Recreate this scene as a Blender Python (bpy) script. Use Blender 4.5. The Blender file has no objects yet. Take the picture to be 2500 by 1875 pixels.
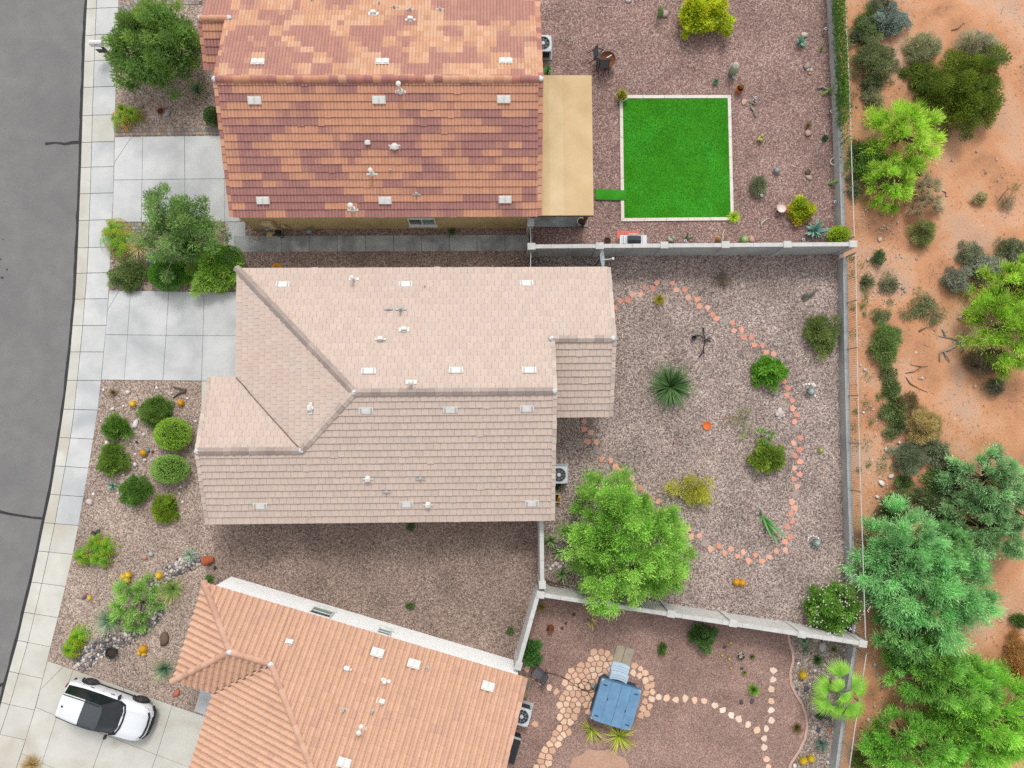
import bpy, math, random
import numpy as np
from mathutils import Vector, Matrix

random.seed(7)
rng = np.random.default_rng(11)
scene = bpy.context.scene
C = scene.collection

# ------------------------------------------------------------------ camera
CAM_H, FPX = 37.0, 1750.0                  # metres above ground, focal length in photo pixels (2500 wide)
NADIR = (1215.0, 1020.0)                   # photo pixel straight below the drone
_n = Vector(((NADIR[0] - 1250) / FPX, -(NADIR[1] - 937.5) / FPX, -1)).normalized()
ROT = _n.rotation_difference(Vector((0, 0, -1))).to_matrix()
EYE = Vector((0, 0, CAM_H))
cam_data = bpy.data.cameras.new('camera')
cam_data.sensor_width = 36.0
cam_data.lens = FPX / 2500 * 36.0
cam_data.clip_end = 2000
cam = bpy.data.objects.new('camera', cam_data)
cam.matrix_world = Matrix.Translation(EYE) @ ROT.to_4x4()
C.objects.link(cam)
scene.camera = cam

# ------------------------------------------------------------------ light
SUN_EL, SUN_AZ = math.radians(52), math.radians(5)     # azimuth measured from +Y (top of the picture), positive to the east
world = bpy.data.worlds.new('World')
scene.world = world
world.use_nodes = True
nt = world.node_tree
bg = nt.nodes['Background']
sky = nt.nodes.new('ShaderNodeTexSky')
sky.sky_type = 'NISHITA'
sky.sun_disc = False
sky.sun_elevation = SUN_EL
sky.sun_rotation = SUN_AZ
sky.air_density = 1.0
sky.dust_density = 1.5
sky.ozone_density = 1.0
hs = nt.nodes.new('ShaderNodeHueSaturation')
hs.inputs['Saturation'].default_value = 0.10             # hazy, nearly white sky
nt.links.new(sky.outputs[0], hs.inputs['Color'])
nt.links.new(hs.outputs[0], bg.inputs[0])
bg.inputs[1].default_value = 0.15
sun_data = bpy.data.lights.new('sun', 'SUN')
sun_data.energy = 1.0
sun_data.angle = math.radians(14)
sun_data.color = (1.0, 0.965, 0.90)
sun = bpy.data.objects.new('sun', sun_data)
sd = Vector((math.sin(SUN_AZ) * math.cos(SUN_EL), math.cos(SUN_AZ) * math.cos(SUN_EL), math.sin(SUN_EL)))
sun.rotation_euler = (-sd).to_track_quat('-Z', 'Y').to_euler()
sun.location = (0, 0, 60)
C.objects.link(sun)
scene.view_settings.view_transform = 'Standard'
scene.view_settings.look = 'None'
scene.view_settings.gamma = 1.0
scene.view_settings.use_curve_mapping = False
scene.view_settings.exposure = 0.95
scene.cycles.max_bounces = 6
scene.cycles.use_denoising = False                       # the photograph is crisp and grainy

# ------------------------------------------------------------------ picture coordinates
LEVEL = 1.5                                              # how bright a sunlit level surface comes out against its base colour
def S(r, g, b):                                          # seen colour (0-255) -> base colour
    def l(c):
        c /= 255.0
        c = c / 12.92 if c <= 0.04045 else ((c + 0.055) / 1.055) ** 2.4
        return min(0.9, c / LEVEL)
    return (l(r), l(g), l(b), 1.0)
K = 700 / 2212.0
def Z(c, r, x, y):                                       # crop column, row, x, y -> photo pixel
    return (c * 600 + x * K, r * 450 + y * K)
def ray(p):
    return (ROT @ Vector(((p[0] - 1250) / FPX, -(p[1] - 937.5) / FPX, -1)))
def G(p, z=0.0):                                         # photo pixel -> point at height z
    d = ray(p)
    t = (z - CAM_H) / d.z
    return EYE + d * t
def onplane(p, pl):                                      # photo pixel -> point on plane (point, normal)
    d = ray(p)
    t = (pl[0] - EYE).dot(pl[1]) / d.dot(pl[1])
    return EYE + d * t
def GZ(c, r, x, y, z=0.0):
    return G(Z(c, r, x, y), z)
def M(px, z=0.0):                                        # crop pixels -> metres
    return px * K * (CAM_H - z) / FPX

# ------------------------------------------------------------------ materials
MATS = {}
def _nodes(name):
    m = bpy.data.materials.new(name)
    m.use_nodes = True
    t = m.node_tree
    return m, t, t.nodes['Principled BSDF']
def mat(name, c1, c2=None, scale=3.0, rough=0.85, bump=0.0, bscale=40.0, metal=0.0, attr=None, detail=4.0, spec=0.3, stain=None, stain_scale=0.6, coat=0.0):
    """noise between c1 and c2; attr multiplies in a colour attribute; stain adds large dirt patches"""
    if name in MATS:
        return MATS[name]
    m, t, p = _nodes(name)
    n, L = t.nodes, t.links
    tc = n.new('ShaderNodeTexCoord')
    p.inputs['Roughness'].default_value = rough
    p.inputs['Metallic'].default_value = metal
    p.inputs['Specular IOR Level'].default_value = spec
    p.inputs['Coat Weight'].default_value = coat
    if c2 is None:
        c2 = tuple(x * 0.86 for x in c1[:3]) + (1,)
    no = n.new('ShaderNodeTexNoise')
    no.inputs['Scale'].default_value = scale
    no.inputs['Detail'].default_value = detail
    no.inputs['Roughness'].default_value = 0.65
    L.new(tc.outputs['Object'], no.inputs['Vector'])
    rp = n.new('ShaderNodeMapRange')
    rp.inputs[1].default_value, rp.inputs[2].default_value = 0.35, 0.65
    L.new(no.outputs[0], rp.inputs[0])
    mx = n.new('ShaderNodeMix'); mx.data_type = 'RGBA'
    mx.inputs['A'].default_value, mx.inputs['B'].default_value = c1, c2
    L.new(rp.outputs[0], mx.inputs['Factor'])
    out = mx.outputs['Result']
    if attr:
        at = n.new('ShaderNodeAttribute'); at.attribute_name = attr
        mm = n.new('ShaderNodeMix'); mm.data_type = 'RGBA'; mm.blend_type = 'MULTIPLY'
        mm.inputs['Factor'].default_value = 1.0
        L.new(out, mm.inputs['A']); L.new(at.outputs['Color'], mm.inputs['B'])
        out = mm.outputs['Result']
    if stain:
        n2 = n.new('ShaderNodeTexNoise')
        n2.inputs['Scale'].default_value = stain_scale; n2.inputs['Detail'].default_value = 5; n2.inputs['Distortion'].default_value = 0.6
        L.new(tc.outputs['Object'], n2.inputs['Vector'])
        r2 = n.new('ShaderNodeMapRange'); r2.inputs[1].default_value, r2.inputs[2].default_value = 0.45, 0.72
        L.new(n2.outputs[0], r2.inputs[0])
        ms = n.new('ShaderNodeMix'); ms.data_type = 'RGBA'
        ms.inputs['B'].default_value = stain
        L.new(r2.outputs[0], ms.inputs['Factor']); L.new(out, ms.inputs['A'])
        out = ms.outputs['Result']
    L.new(out, p.inputs['Base Color'])
    if bump:
        nb = n.new('ShaderNodeTexNoise'); nb.inputs['Scale'].default_value = bscale; nb.inputs['Detail'].default_value = 6
        L.new(tc.outputs['Object'], nb.inputs['Vector'])
        b = n.new('ShaderNodeBump'); b.inputs['Strength'].default_value = bump; b.inputs['Distance'].default_value = 0.02
        L.new(nb.outputs[0], b.inputs['Height']); L.new(b.outputs[0], p.inputs['Normal'])
    MATS[name] = m
    return m
def ramp(n, stops):
    r = n.new('ShaderNodeValToRGB')
    e = r.color_ramp.elements
    while len(e) < len(stops):
        e.new(0.5)
    for k, (pos, col) in enumerate(stops):
        e[k].position = pos; e[k].color = col
    return r
def gravel_mat(name, cols, scale=15.0, tone=None):
    m, t, p = _nodes(name)
    n, L = t.nodes, t.links
    tc = n.new('ShaderNodeTexCoord')
    wn = n.new('ShaderNodeTexNoise'); wn.inputs['Scale'].default_value = 9; wn.inputs['Detail'].default_value = 3
    L.new(tc.outputs['Object'], wn.inputs['Vector'])
    va = n.new('ShaderNodeVectorMath'); va.operation = 'SCALE'; va.inputs['Scale'].default_value = 0.10
    L.new(wn.outputs['Color'], va.inputs[0])
    vb = n.new('ShaderNodeVectorMath'); vb.operation = 'ADD'
    L.new(tc.outputs['Object'], vb.inputs[0]); L.new(va.outputs[0], vb.inputs[1])
    v = n.new('ShaderNodeTexVoronoi'); v.inputs['Scale'].default_value = scale
    L.new(vb.outputs[0], v.inputs['Vector'])
    sp = n.new('ShaderNodeSeparateColor'); L.new(v.outputs['Color'], sp.inputs[0])
    k = len(cols)
    rp = ramp(n, [((i + .5) / k, c) for i, c in enumerate(cols)]); rp.color_ramp.interpolation = 'CONSTANT'
    L.new(sp.outputs[0], rp.inputs[0])
    big = n.new('ShaderNodeTexNoise'); big.inputs['Scale'].default_value = 0.5; big.inputs['Detail'].default_value = 7
    L.new(tc.outputs['Object'], big.inputs['Vector'])
    mr = n.new('ShaderNodeMapRange'); mr.inputs[1].default_value, mr.inputs[2].default_value = 0.3, 0.7
    mr.inputs[3].default_value, mr.inputs[4].default_value = 0.76, 1.20
    L.new(big.outputs[0], mr.inputs[0])
    mm = n.new('ShaderNodeMix'); mm.data_type = 'RGBA'; mm.blend_type = 'MULTIPLY'; mm.inputs['Factor'].default_value = 1
    L.new(rp.outputs[0], mm.inputs['A']); L.new(mr.outputs[0], mm.inputs['B'])
    L.new(mm.outputs['Result'], p.inputs['Base Color'])
    p.inputs['Roughness'].default_value = 0.9; p.inputs['Specular IOR Level'].default_value = 0.2
    inv = n.new('ShaderNodeMath'); inv.operation = 'SUBTRACT'; inv.inputs[0].default_value = 1.0
    L.new(v.outputs['Distance'], inv.inputs[1])
    b = n.new('ShaderNodeBump'); b.inputs['Strength'].default_value = 0.9; b.inputs['Distance'].default_value = 0.03
    L.new(inv.outputs[0], b.inputs['Height']); L.new(b.outputs[0], p.inputs['Normal'])
    MATS[name] = m
    return m
def attr_mat(name, rough=0.7, trans=0.0, spec=0.25, bump=0.0):
    """colour from the mesh's own per-piece colour attribute, with fine grain; trans = light through leaves"""
    if name in MATS:
        return MATS[name]
    m, t, p = _nodes(name)
    n, L = t.nodes, t.links
    at = n.new('ShaderNodeAttribute'); at.attribute_name = 'tint'
    tc = n.new('ShaderNodeTexCoord')
    no = n.new('ShaderNodeTexNoise'); no.inputs['Scale'].default_value = 22; no.inputs['Detail'].default_value = 3
    L.new(tc.outputs['Object'], no.inputs['Vector'])
    mr = n.new('ShaderNodeMapRange'); mr.inputs[1].default_value, mr.inputs[2].default_value = 0.3, 0.7
    mr.inputs[3].default_value, mr.inputs[4].default_value = 0.86, 1.12
    L.new(no.outputs[0], mr.inputs[0])
    mm = n.new('ShaderNodeMix'); mm.data_type = 'RGBA'; mm.blend_type = 'MULTIPLY'; mm.inputs['Factor'].default_value = 1
    L.new(at.outputs['Color'], mm.inputs['A']); L.new(mr.outputs[0], mm.inputs['B'])
    L.new(mm.outputs['Result'], p.inputs['Base Color'])
    p.inputs['Roughness'].default_value = rough
    p.inputs['Specular IOR Level'].default_value = spec
    if bump:
        b = n.new('ShaderNodeBump'); b.inputs['Strength'].default_value = bump; b.inputs['Distance'].default_value = 0.01
        L.new(no.outputs[0], b.inputs['Height']); L.new(b.outputs[0], p.inputs['Normal'])
    if trans:
        tr = n.new('ShaderNodeBsdfTranslucent'); L.new(mm.outputs['Result'], tr.inputs['Color'])
        ms = n.new('ShaderNodeMixShader'); ms.inputs[0].default_value = trans
        L.new(p.outputs[0], ms.inputs[1]); L.new(tr.outputs[0], ms.inputs[2])
        L.new(ms.outputs[0], n['Material Output'].inputs[0])
    MATS[name] = m
    return m

# ------------------------------------------------------------------ mesh building
def tag(o, label=None, cat=None, group=None, kind=None):
    if label: o['label'] = label
    if cat: o['category'] = cat
    if group: o['group'] = group
    if kind: o['kind'] = kind
    return o
def thing(name, label, cat, loc=(0, 0, 0), group=None, kind=None):
    o = bpy.data.objects.new(name, None)
    o.location = loc
    o.empty_display_size = 0.2
    C.objects.link(o)
    return tag(o, label, cat, group, kind)
def root_loc(o):
    v = Vector((0, 0, 0))
    while o is not None:
        v += o.location
        o = o.parent
    return v
def link(name, me, parent=None, loc=None):
    o = bpy.data.objects.new(name, me)
    if parent is not None:
        o.parent = parent
    if loc is not None:
        o.location = loc
    C.objects.link(o)
    return o
class MB:
    def __init__(s):
        s.v, s.f, s.c = [], [], []
    def add(s, vs, fs, col=None):
        k = len(s.v)
        s.v += [tuple(v) for v in vs]
        s.f += [tuple(i + k for i in f) for f in fs]
        if col is not None:
            s.c += [tuple(col)[:3] + (1,)] * len(vs)
        elif s.c:
            s.c += [(1, 1, 1, 1)] * len(vs)
        return s
    def box(s, c, size, rz=0.0, col=None, mtx=None, bev=0.0):
        x, y, z = (d / 2 for d in size)
        if bev:
            pts = [(-x + bev, -y), (x - bev, -y), (x, -y + bev), (x, y - bev), (x - bev, y), (-x + bev, y), (-x, y - bev), (-x, -y + bev)]
            zb = min(bev, z * .9)
            vs = [(px, py, -z) for px, py in pts] + [(px, py, z - zb) for px, py in pts] + [(px * (x - bev) / x, py * (y - bev) / y, z) for px, py in pts]
            fs = [tuple(range(7, -1, -1)), tuple(range(16, 24))]
            for L0 in (0, 8):
                fs += [(L0 + i, L0 + (i + 1) % 8, L0 + 8 + (i + 1) % 8, L0 + 8 + i) for i in range(8)]
        else:
            vs = [(-x, -y, -z), (x, -y, -z), (x, y, -z), (-x, y, -z), (-x, -y, z), (x, -y, z), (x, y, z), (-x, y, z)]
            fs = [(3, 2, 1, 0), (4, 5, 6, 7), (0, 1, 5, 4), (1, 2, 6, 5), (2, 3, 7, 6), (3, 0, 4, 7)]
        m = mtx if mtx is not None else Matrix.Translation(Vector(c)) @ Matrix.Rotation(rz, 4, 'Z')
        return s.add([m @ Vector(v) for v in vs], fs, col)
    def prism(s, pts, z0, z1, col=None, inset=0.0):
        pts = [(p[0], p[1]) for p in pts]
        a = sum(pts[i][0] * pts[(i + 1) % len(pts)][1] - pts[(i + 1) % len(pts)][0] * pts[i][1] for i in range(len(pts)))
        if a < 0:
            pts = pts[::-1]
        n = len(pts)
        cx, cy = sum(p[0] for p in pts) / n, sum(p[1] for p in pts) / n
        top = pts
        vs = [(p[0], p[1], z0) for p in pts]
        fs = []
        if inset:
            zi = z1 - inset
            vs += [(p[0], p[1], zi) for p in pts]
            top = []
            for p in pts:
                d = Vector((cx - p[0], cy - p[1])); l = max(d.length, 1e-6)
                top.append((p[0] + d.x / l * inset, p[1] + d.y / l * inset))
            fs += [(i, (i + 1) % n, n + (i + 1) % n, n + i) for i in range(n)]
            fs += [(n + i, n + (i + 1) % n, 2 * n + (i + 1) % n, 2 * n + i) for i in range(n)]
            vs += [(p[0], p[1], z1) for p in top]
            fs += [tuple(range(2 * n, 3 * n))]
        else:
            vs += [(p[0], p[1], z1) for p in top]
            fs += [(i, (i + 1) % n, n + (i + 1) % n, n + i) for i in range(n)]
            fs += [tuple(range(n, 2 * n))]
        return s.add(vs, fs, col)
    def sheet(s, pts, z, col=None):
        pts = [(p[0], p[1], z) for p in pts]
        a = sum(pts[i][0] * pts[(i + 1) % len(pts)][1] - pts[(i + 1) % len(pts)][0] * pts[i][1] for i in range(len(pts)))
        return s.add(pts if a > 0 else pts[::-1], [tuple(range(len(pts)))], col)
    def tube(s, path, radii, n=8, col=None, cap=True):
        path = [Vector(p) for p in path]
        if not hasattr(radii, '__len__'):
            radii = [radii] * len(path)
        vs, fs = [], []
        ref = None
        for i, p in enumerate(path):
            d = (path[min(i + 1, len(path) - 1)] - path[max(i - 1, 0)]).normalized()
            if ref is None:
                ref = Vector((0, 0, 1)) if abs(d.z) < 0.9 else Vector((1, 0, 0))
            a = d.cross(ref).normalized(); b = d.cross(a).normalized()
            ref = a.cross(d)
            for k in range(n):
                t = 2 * math.pi * k / n
                vs.append(p + (a * math.cos(t) + b * math.sin(t)) * radii[i])
        for i in range(len(path) - 1):
            for k in range(n):
                fs.append((i * n + k, i * n + (k + 1) % n, (i + 1) * n + (k + 1) % n, (i + 1) * n + k))
        if cap:
            fs += [tuple(range(n - 1, -1, -1)), tuple(range((len(path) - 1) * n, len(path) * n))]
        return s.add(vs, fs, col)
    def lathe(s, c, prof, n=16, col=None, mtx=None, ribs=0, depth=0.0, cap=True):
        """prof: (radius, z) from bottom to top"""
        vs, fs = [], []
        m = mtx if mtx is not None else Matrix.Translation(Vector(c))
        for r, z in prof:
            for k in range(n):
                t = 2 * math.pi * k / n
                rr = r * (1 - depth * (0.5 - 0.5 * math.cos(t * ribs))) if ribs else r
                vs.append(m @ Vector((rr * math.cos(t), rr * math.sin(t), z)))
        for i in range(len(prof) - 1):
            for k in range(n):
                fs.append((i * n + k, i * n + (k + 1) % n, (i + 1) * n + (k + 1) % n, (i + 1) * n + k))
        if cap:
            fs += [tuple(range(n - 1, -1, -1)), tuple(range((len(prof) - 1) * n, len(prof) * n))]
        return s.add(vs, fs, col)
    def rock(s, c, r, col=None, flat=0.7, seed=None, stretch=1.0, rz=0.0):
        q = random.Random(seed if seed is not None else random.random())
        ring = [(0.0, -0.5, 1), (0.85, -0.25, 8), (1.0, 0.1, 8), (0.72, 0.55, 8), (0.0, 0.75, 1)]
        vs, idx = [], []
        for rr, z, n in ring:
            idx.append((len(vs), n))
            for k in range(n):
                t = 2 * math.pi * k / n + z + rz
                j = 1 + q.uniform(-.22, .22)
                x, y = rr * math.cos(t) * j * r * stretch, rr * math.sin(t) * j * r
                vs.append((c[0] + x * math.cos(rz) - y * math.sin(rz), c[1] + x * math.sin(rz) + y * math.cos(rz), c[2] + (z * flat + q.uniform(-.06, .06)) * r))
        fs = []
        for i in range(4):
            (a, na), (b, nb) = idx[i], idx[i + 1]
            for k in range(8):
                if na == 1: fs.append((a, b + (k + 1) % 8, b + k))
                elif nb == 1: fs.append((a + k, a + (k + 1) % 8, b))
                else: fs.append((a + k, a + (k + 1) % 8, b + (k + 1) % 8, b + k))
        return s.add(vs, fs, col)
    def mesh(s, name, org=(0, 0, 0), smooth=False):
        me = bpy.data.meshes.new(name)
        o = Vector(org)
        me.from_pydata([(v[0] - o.x, v[1] - o.y, v[2] - o.z) for v in s.v], [], s.f)
        if s.c:
            a = me.color_attributes.new('tint', 'FLOAT_COLOR', 'POINT')
            a.data.foreach_set('color', np.array(s.c, dtype=np.float32).ravel())
        if smooth:
            me.polygons.foreach_set('use_smooth', [True] * len(me.polygons))
        me.update()
        return me
    def build(s, name, material, parent=None, org=None, smooth=False):
        if org is None:
            org = root_loc(parent) if parent is not None else (0, 0, 0)
        me = s.mesh(name, org, smooth)
        me.materials.append(material)
        o = link(name, me, parent)
        if parent is None:
            o.location = org
        return o
def qmesh(name, V, F, col, material, parent=None, org=(0, 0, 0), smooth=False):
    """fast mesh from numpy: V (n,3), F (m,4) or (m,3), col (n,3)"""
    me = bpy.data.meshes.new(name)
    V = np.asarray(V, dtype=np.float32) - np.array(org, dtype=np.float32)
    F = np.asarray(F, dtype=np.int32)
    k = F.shape[1]
    me.vertices.add(len(V)); me.vertices.foreach_set('co', V.ravel())
    me.loops.add(F.size); me.loops.foreach_set('vertex_index', F.ravel())
    me.polygons.add(len(F))
    me.polygons.foreach_set('loop_start', np.arange(0, F.size, k, dtype=np.int32))
    me.polygons.foreach_set('loop_total', np.full(len(F), k, dtype=np.int32))
    if smooth:
        me.polygons.foreach_set('use_smooth', np.ones(len(F), dtype=bool))
    me.update(calc_edges=True)
    a = me.color_attributes.new('tint', 'FLOAT_COLOR', 'POINT')
    cc = np.ones((len(V), 4), dtype=np.float32); cc[:, :3] = col
    a.data.foreach_set('color', cc.ravel())
    me.materials.append(material)
    o = link(name, me, parent)
    if parent is None:
        o.location = org
    return o
def poly_x(poly, y):
    """x of a polyline of photo pixels at photo row y"""
    p = sorted(poly, key=lambda q: q[1])
    if y <= p[0][1]: a, b = p[0], p[1]
    elif y >= p[-1][1]: a, b = p[-2], p[-1]
    else:
        for a, b in zip(p, p[1:]):
            if a[1] <= y <= b[1]: break
    return a[0] + (b[0] - a[0]) * (y - a[1]) / (b[1] - a[1])
def inside(p, poly):
    r = False
    for i in range(len(poly)):
        a, b = poly[i], poly[i - 1]
        if (a[1] > p[1]) != (b[1] > p[1]) and p[0] < (b[0] - a[0]) * (p[1] - a[1]) / (b[1] - a[1]) + a[0]:
            r = not r
    return r
def np_inside(P, poly):
    r = np.zeros(len(P), bool)
    x, y = P[:, 0], P[:, 1]
    for i in range(len(poly)):
        a, b = poly[i], poly[i - 1]
        if a[1] == b[1]: continue
        r ^= ((a[1] > y) != (b[1] > y)) & (x < (b[0] - a[0]) * (y - a[1]) / (b[1] - a[1]) + a[0])
    return r
def structure(name, mb, material, smooth=False):
    return tag(mb.build(name, material, smooth=smooth), kind='structure')
# ------------------------------------------------------------------ ground, road, pavements
DZ = -0.15                                               # level of the open desert beyond the fence
def zl(c, r, pts):
    return [Z(c, r, x, y) for x, y in pts]
def ext(poly, y0=-170.0, y1=2060.0):
    poly = sorted(poly, key=lambda q: q[1])
    return [(poly_x(poly, y0), y0)] + poly + [(poly_x(poly, y1), y1)]
TAR = ext(zl(0, 0, [(670, 0), (660, 170), (650, 400), (640, 700), (630, 1000), (625, 1200)]) +
          zl(0, 1, [(612, 120), (600, 430), (590, 650), (580, 850), (560, 1050), (545, 1250)]) +
          zl(0, 2, [(525, 0), (505, 200), (475, 400), (430, 700), (395, 930), (345, 1150)]) +
          zl(0, 3, [(290, 0), (240, 230), (180, 470), (130, 690), (80, 870), (40, 1010), (0, 1180)]))
GUT = ext(zl(0, 0, [(748, 0), (735, 300), (725, 600), (715, 900), (708, 1200)]) +
          zl(0, 1, [(698, 80), (690, 300), (680, 600), (660, 850), (640, 1100), (620, 1300)]) +
          zl(0, 2, [(608, 0), (575, 320), (545, 540), (505, 760), (465, 980), (425, 1200)]) +
          zl(0, 3, [(378, 0), (325, 240), (270, 470), (215, 700), (150, 920), (80, 1160), (0, 1400)]))
WALK = ext(zl(0, 0, [(915, 0), (905, 300), (895, 600), (888, 900), (880, 1200)]) +
           zl(0, 1, [(877, 50), (862, 300), (850, 600), (840, 820), (820, 1100), (800, 1290)]) +
           zl(0, 2, [(790, 0), (755, 320), (720, 540), (685, 760), (645, 990), (605, 1210)]) +
           zl(0, 3, [(565, 0), (505, 260), (450, 490), (390, 730), (330, 970), (270, 1200), (180, 1500), (125, 1659)]))

m_asphalt = mat('asphalt', S(138, 137, 136), S(128, 127, 126), scale=1.1, rough=0.95, bump=0.5, bscale=160, detail=9, stain=S(124, 123, 123), stain_scale=0.28)
m_tar = mat('tar_seal', S(48, 48, 50), S(62, 62, 64), scale=5, rough=0.75, bump=0.4, bscale=70)
m_conc = mat('pale_concrete', S(220, 221, 219), S(207, 208, 207), scale=1.0, rough=0.9, bump=0.12, bscale=220, attr='tint', detail=8, stain=S(184, 187, 190), stain_scale=0.45)
m_conc_drive = mat('driveway_concrete', S(220, 221, 220), S(206, 207, 207), scale=0.7, rough=0.9, bump=0.12, bscale=220, attr='tint', detail=8, stain=S(178, 180, 182), stain_scale=0.38)
m_conc_warm = mat('warm_concrete', S(220, 218, 209), S(208, 206, 197), scale=0.8, rough=0.9, bump=0.12, bscale=220, attr='tint', detail=8, stain=S(198, 192, 178), stain_scale=0.5)
m_conc_old = mat('weathered_concrete', S(196, 196, 192), S(164, 166, 165), scale=1.2, rough=0.9, bump=0.15, bscale=200, attr='tint', detail=8, stain=S(120, 122, 122), stain_scale=0.8)
m_joint = mat('joint_dirt', S(112, 108, 104), S(90, 86, 82), scale=8)
m_desert = None
def desert_material():
    m, t, p = _nodes('desert_sand')
    n, L = t.nodes, t.links
    tc = n.new('ShaderNodeTexCoord')
    a = n.new('ShaderNodeTexNoise'); a.inputs['Scale'].default_value = 0.34; a.inputs['Detail'].default_value = 9; a.inputs['Roughness'].default_value = 0.6; a.inputs['Distortion'].default_value = 0.4
    L.new(tc.outputs['Object'], a.inputs['Vector'])
    rp = ramp(n, [(0.26, S(154, 108, 82)), (0.38, S(200, 146, 112)), (0.48, S(216, 158, 118)), (0.57, S(220, 170, 136)), (0.68, S(208, 172, 148))])
    L.new(a.outputs[0], rp.inputs[0])
    b = n.new('ShaderNodeTexNoise'); b.inputs['Scale'].default_value = 14; b.inputs['Detail'].default_value = 8; b.inputs['Roughness'].default_value = 0.75
    L.new(tc.outputs['Object'], b.inputs['Vector'])
    mr = n.new('ShaderNodeMapRange'); mr.inputs[1].default_value, mr.inputs[2].default_value = 0.3, 0.7
    mr.inputs[3].default_value, mr.inputs[4].default_value = 0.80, 1.16
    L.new(b.outputs[0], mr.inputs[0])
    mm = n.new('ShaderNodeMix'); mm.data_type = 'RGBA'; mm.blend_type = 'MULTIPLY'; mm.inputs['Factor'].default_value = 1
    L.new(rp.outputs[0], mm.inputs['A']); L.new(mr.outputs[0], mm.inputs['B'])
    v = n.new('ShaderNodeTexVoronoi'); v.inputs['Scale'].default_value = 5.5
    L.new(tc.outputs['Object'], v.inputs['Vector'])
    lt = n.new('ShaderNodeMath'); lt.operation = 'LESS_THAN'; lt.inputs[1].default_value = 0.11
    L.new(v.outputs['Distance'], lt.inputs[0])
    mg = n.new('ShaderNodeMix'); mg.data_type = 'RGBA'; mg.inputs['B'].default_value = S(120, 92, 76)
    L.new(lt.outputs[0], mg.inputs['Factor']); L.new(mm.outputs['Result'], mg.inputs['A'])
    L.new(mg.outputs['Result'], p.inputs['Base Color'])
    p.inputs['Roughness'].default_value = 0.95; p.inputs['Specular IOR Level'].default_value = 0.15
    bb = n.new('ShaderNodeBump'); bb.inputs['Strength'].default_value = 0.6; bb.inputs['Distance'].default_value = 0.05
    L.new(b.outputs[0], bb.inputs['Height']); L.new(bb.outputs[0], p.inputs['Normal'])
    return m
m_desert = desert_material()

# open desert: a fine sheet near by with low mounds, joined to a plain sheet out to the horizon
gx = np.linspace(14, 48, 140); gy = np.linspace(-34, 38, 260)
GX, GY = np.meshgrid(gx, gy)
def mounds(x, y):
    return (0.05 * np.sin(x * .9 + 1.3 * np.sin(y * .5)) + 0.04 * np.sin(y * 1.7 + x * .6) + 0.02 * np.sin(x * 3.1 + y * 2.3) + 0.015 * np.sin(y * 5.2 - x * 3.7))
edge = np.minimum(np.minimum(GX - 14, 48 - GX), np.minimum(GY + 34, 38 - GY)).clip(0, 3) / 3
GZZ = DZ + mounds(GX, GY) * edge * (np.clip(GX - 18.5, 0, 2) / 2)
V = np.stack([GX.ravel(), GY.ravel(), GZZ.ravel()], 1)
nx, ny = len(gx), len(gy)
i0 = (np.arange(ny - 1)[:, None] * nx + np.arange(nx - 1)[None, :]).ravel()
F = np.stack([i0, i0 + 1, i0 + nx + 1, i0 + nx], 1)
big = [(-400, -400), (400, -400), (400, 400), (-400, 400)]
hole = [(14, -34), (48, -34), (48, 38), (14, 38)]
k = len(V)
V = np.vstack([V, [(x, y, DZ) for x, y in big + hole]])
F = np.vstack([F, [(k + i, k + (i + 1) % 4, k + 4 + (i + 1) % 4, k + 4 + i) for i in range(4)]])
tag(qmesh('desert_ground', V, F, (1, 1, 1), m_desert, smooth=True), kind='structure')

# road with sealed cracks
road_pts = [G(p, -.10) for p in TAR] + [G((-700, 2060), -.10), G((-700, -170), -.10)]
structure('road', MB().prism(road_pts, DZ - .05, -.10), m_asphalt)
def strip(path, w, z0, z1, wob=0.0):
    mb = MB()
    pts = [Vector((p[0], p[1])) for p in path]
    L, R = [], []
    for i, p in enumerate(pts):
        d = (pts[min(i + 1, len(pts) - 1)] - pts[max(i - 1, 0)]).normalized()
        n = Vector((-d.y, d.x))
        ww = w * (1 + random.uniform(-wob, wob)) / 2
        L.append(p + n * ww); R.append(p - n * ww)
    for i in range(len(pts) - 1):
        mb.prism([L[i], L[i + 1], R[i + 1], R[i]], z0, z1)
    return mb
def dense(path, step=0.35, jit=0.0):
    out = []
    for a, b in zip(path, path[1:]):
        a, b = Vector(a[:2]), Vector(b[:2])
        n = max(1, int((b - a).length / step))
        for i in range(n):
            q = a.lerp(b, i / n)
            out.append(q + Vector((random.uniform(-jit, jit), random.uniform(-jit, jit))))
    out.append(Vector(path[-1][:2]))
    return out
tar_line = [G((p[0] - 2, p[1]), -.1) for p in TAR]
structure('tar_joint', strip(dense(tar_line, .4, .012), .16, -.12, -.094, .3), m_tar)
for nm, pp in (('tar_crack', zl(0, 0, [(350, 1110), (430, 1100), (500, 1112), (560, 1100), (622, 1098)])),
               ('tar_crack', zl(0, 2, [(-400, 1080), (0, 1105), (130, 1130), (250, 1150), (345, 1158)])),
               ('tar_crack', zl(0, 3, [(-300, 1060), (0, 1022), (42, 1005)]))):
    structure(nm, strip(dense([G(p, -.1) for p in pp], .3, .012), .15, -.12, -.090, .35), m_tar)
m_oil = mat('oil_spot', S(70, 70, 72), S(86, 86, 88), scale=6)
for (x, y, r) in ((15, 720, 12), (55, 658, 9), (3, 578, 8), (35, 135, 4), (25, 425, 5)):
    c = GZ(0, 1, x, y, -.1)
    pts = [(c.x + M(r) * math.cos(t) * random.uniform(.8, 1.2), c.y + M(r) * math.sin(t) * random.uniform(.8, 1.2)) for t in np.linspace(0, 2 * math.pi, 10)[:-1]]
    structure('oil_stain', MB().sheet(pts, -.096), m_oil)

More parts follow.
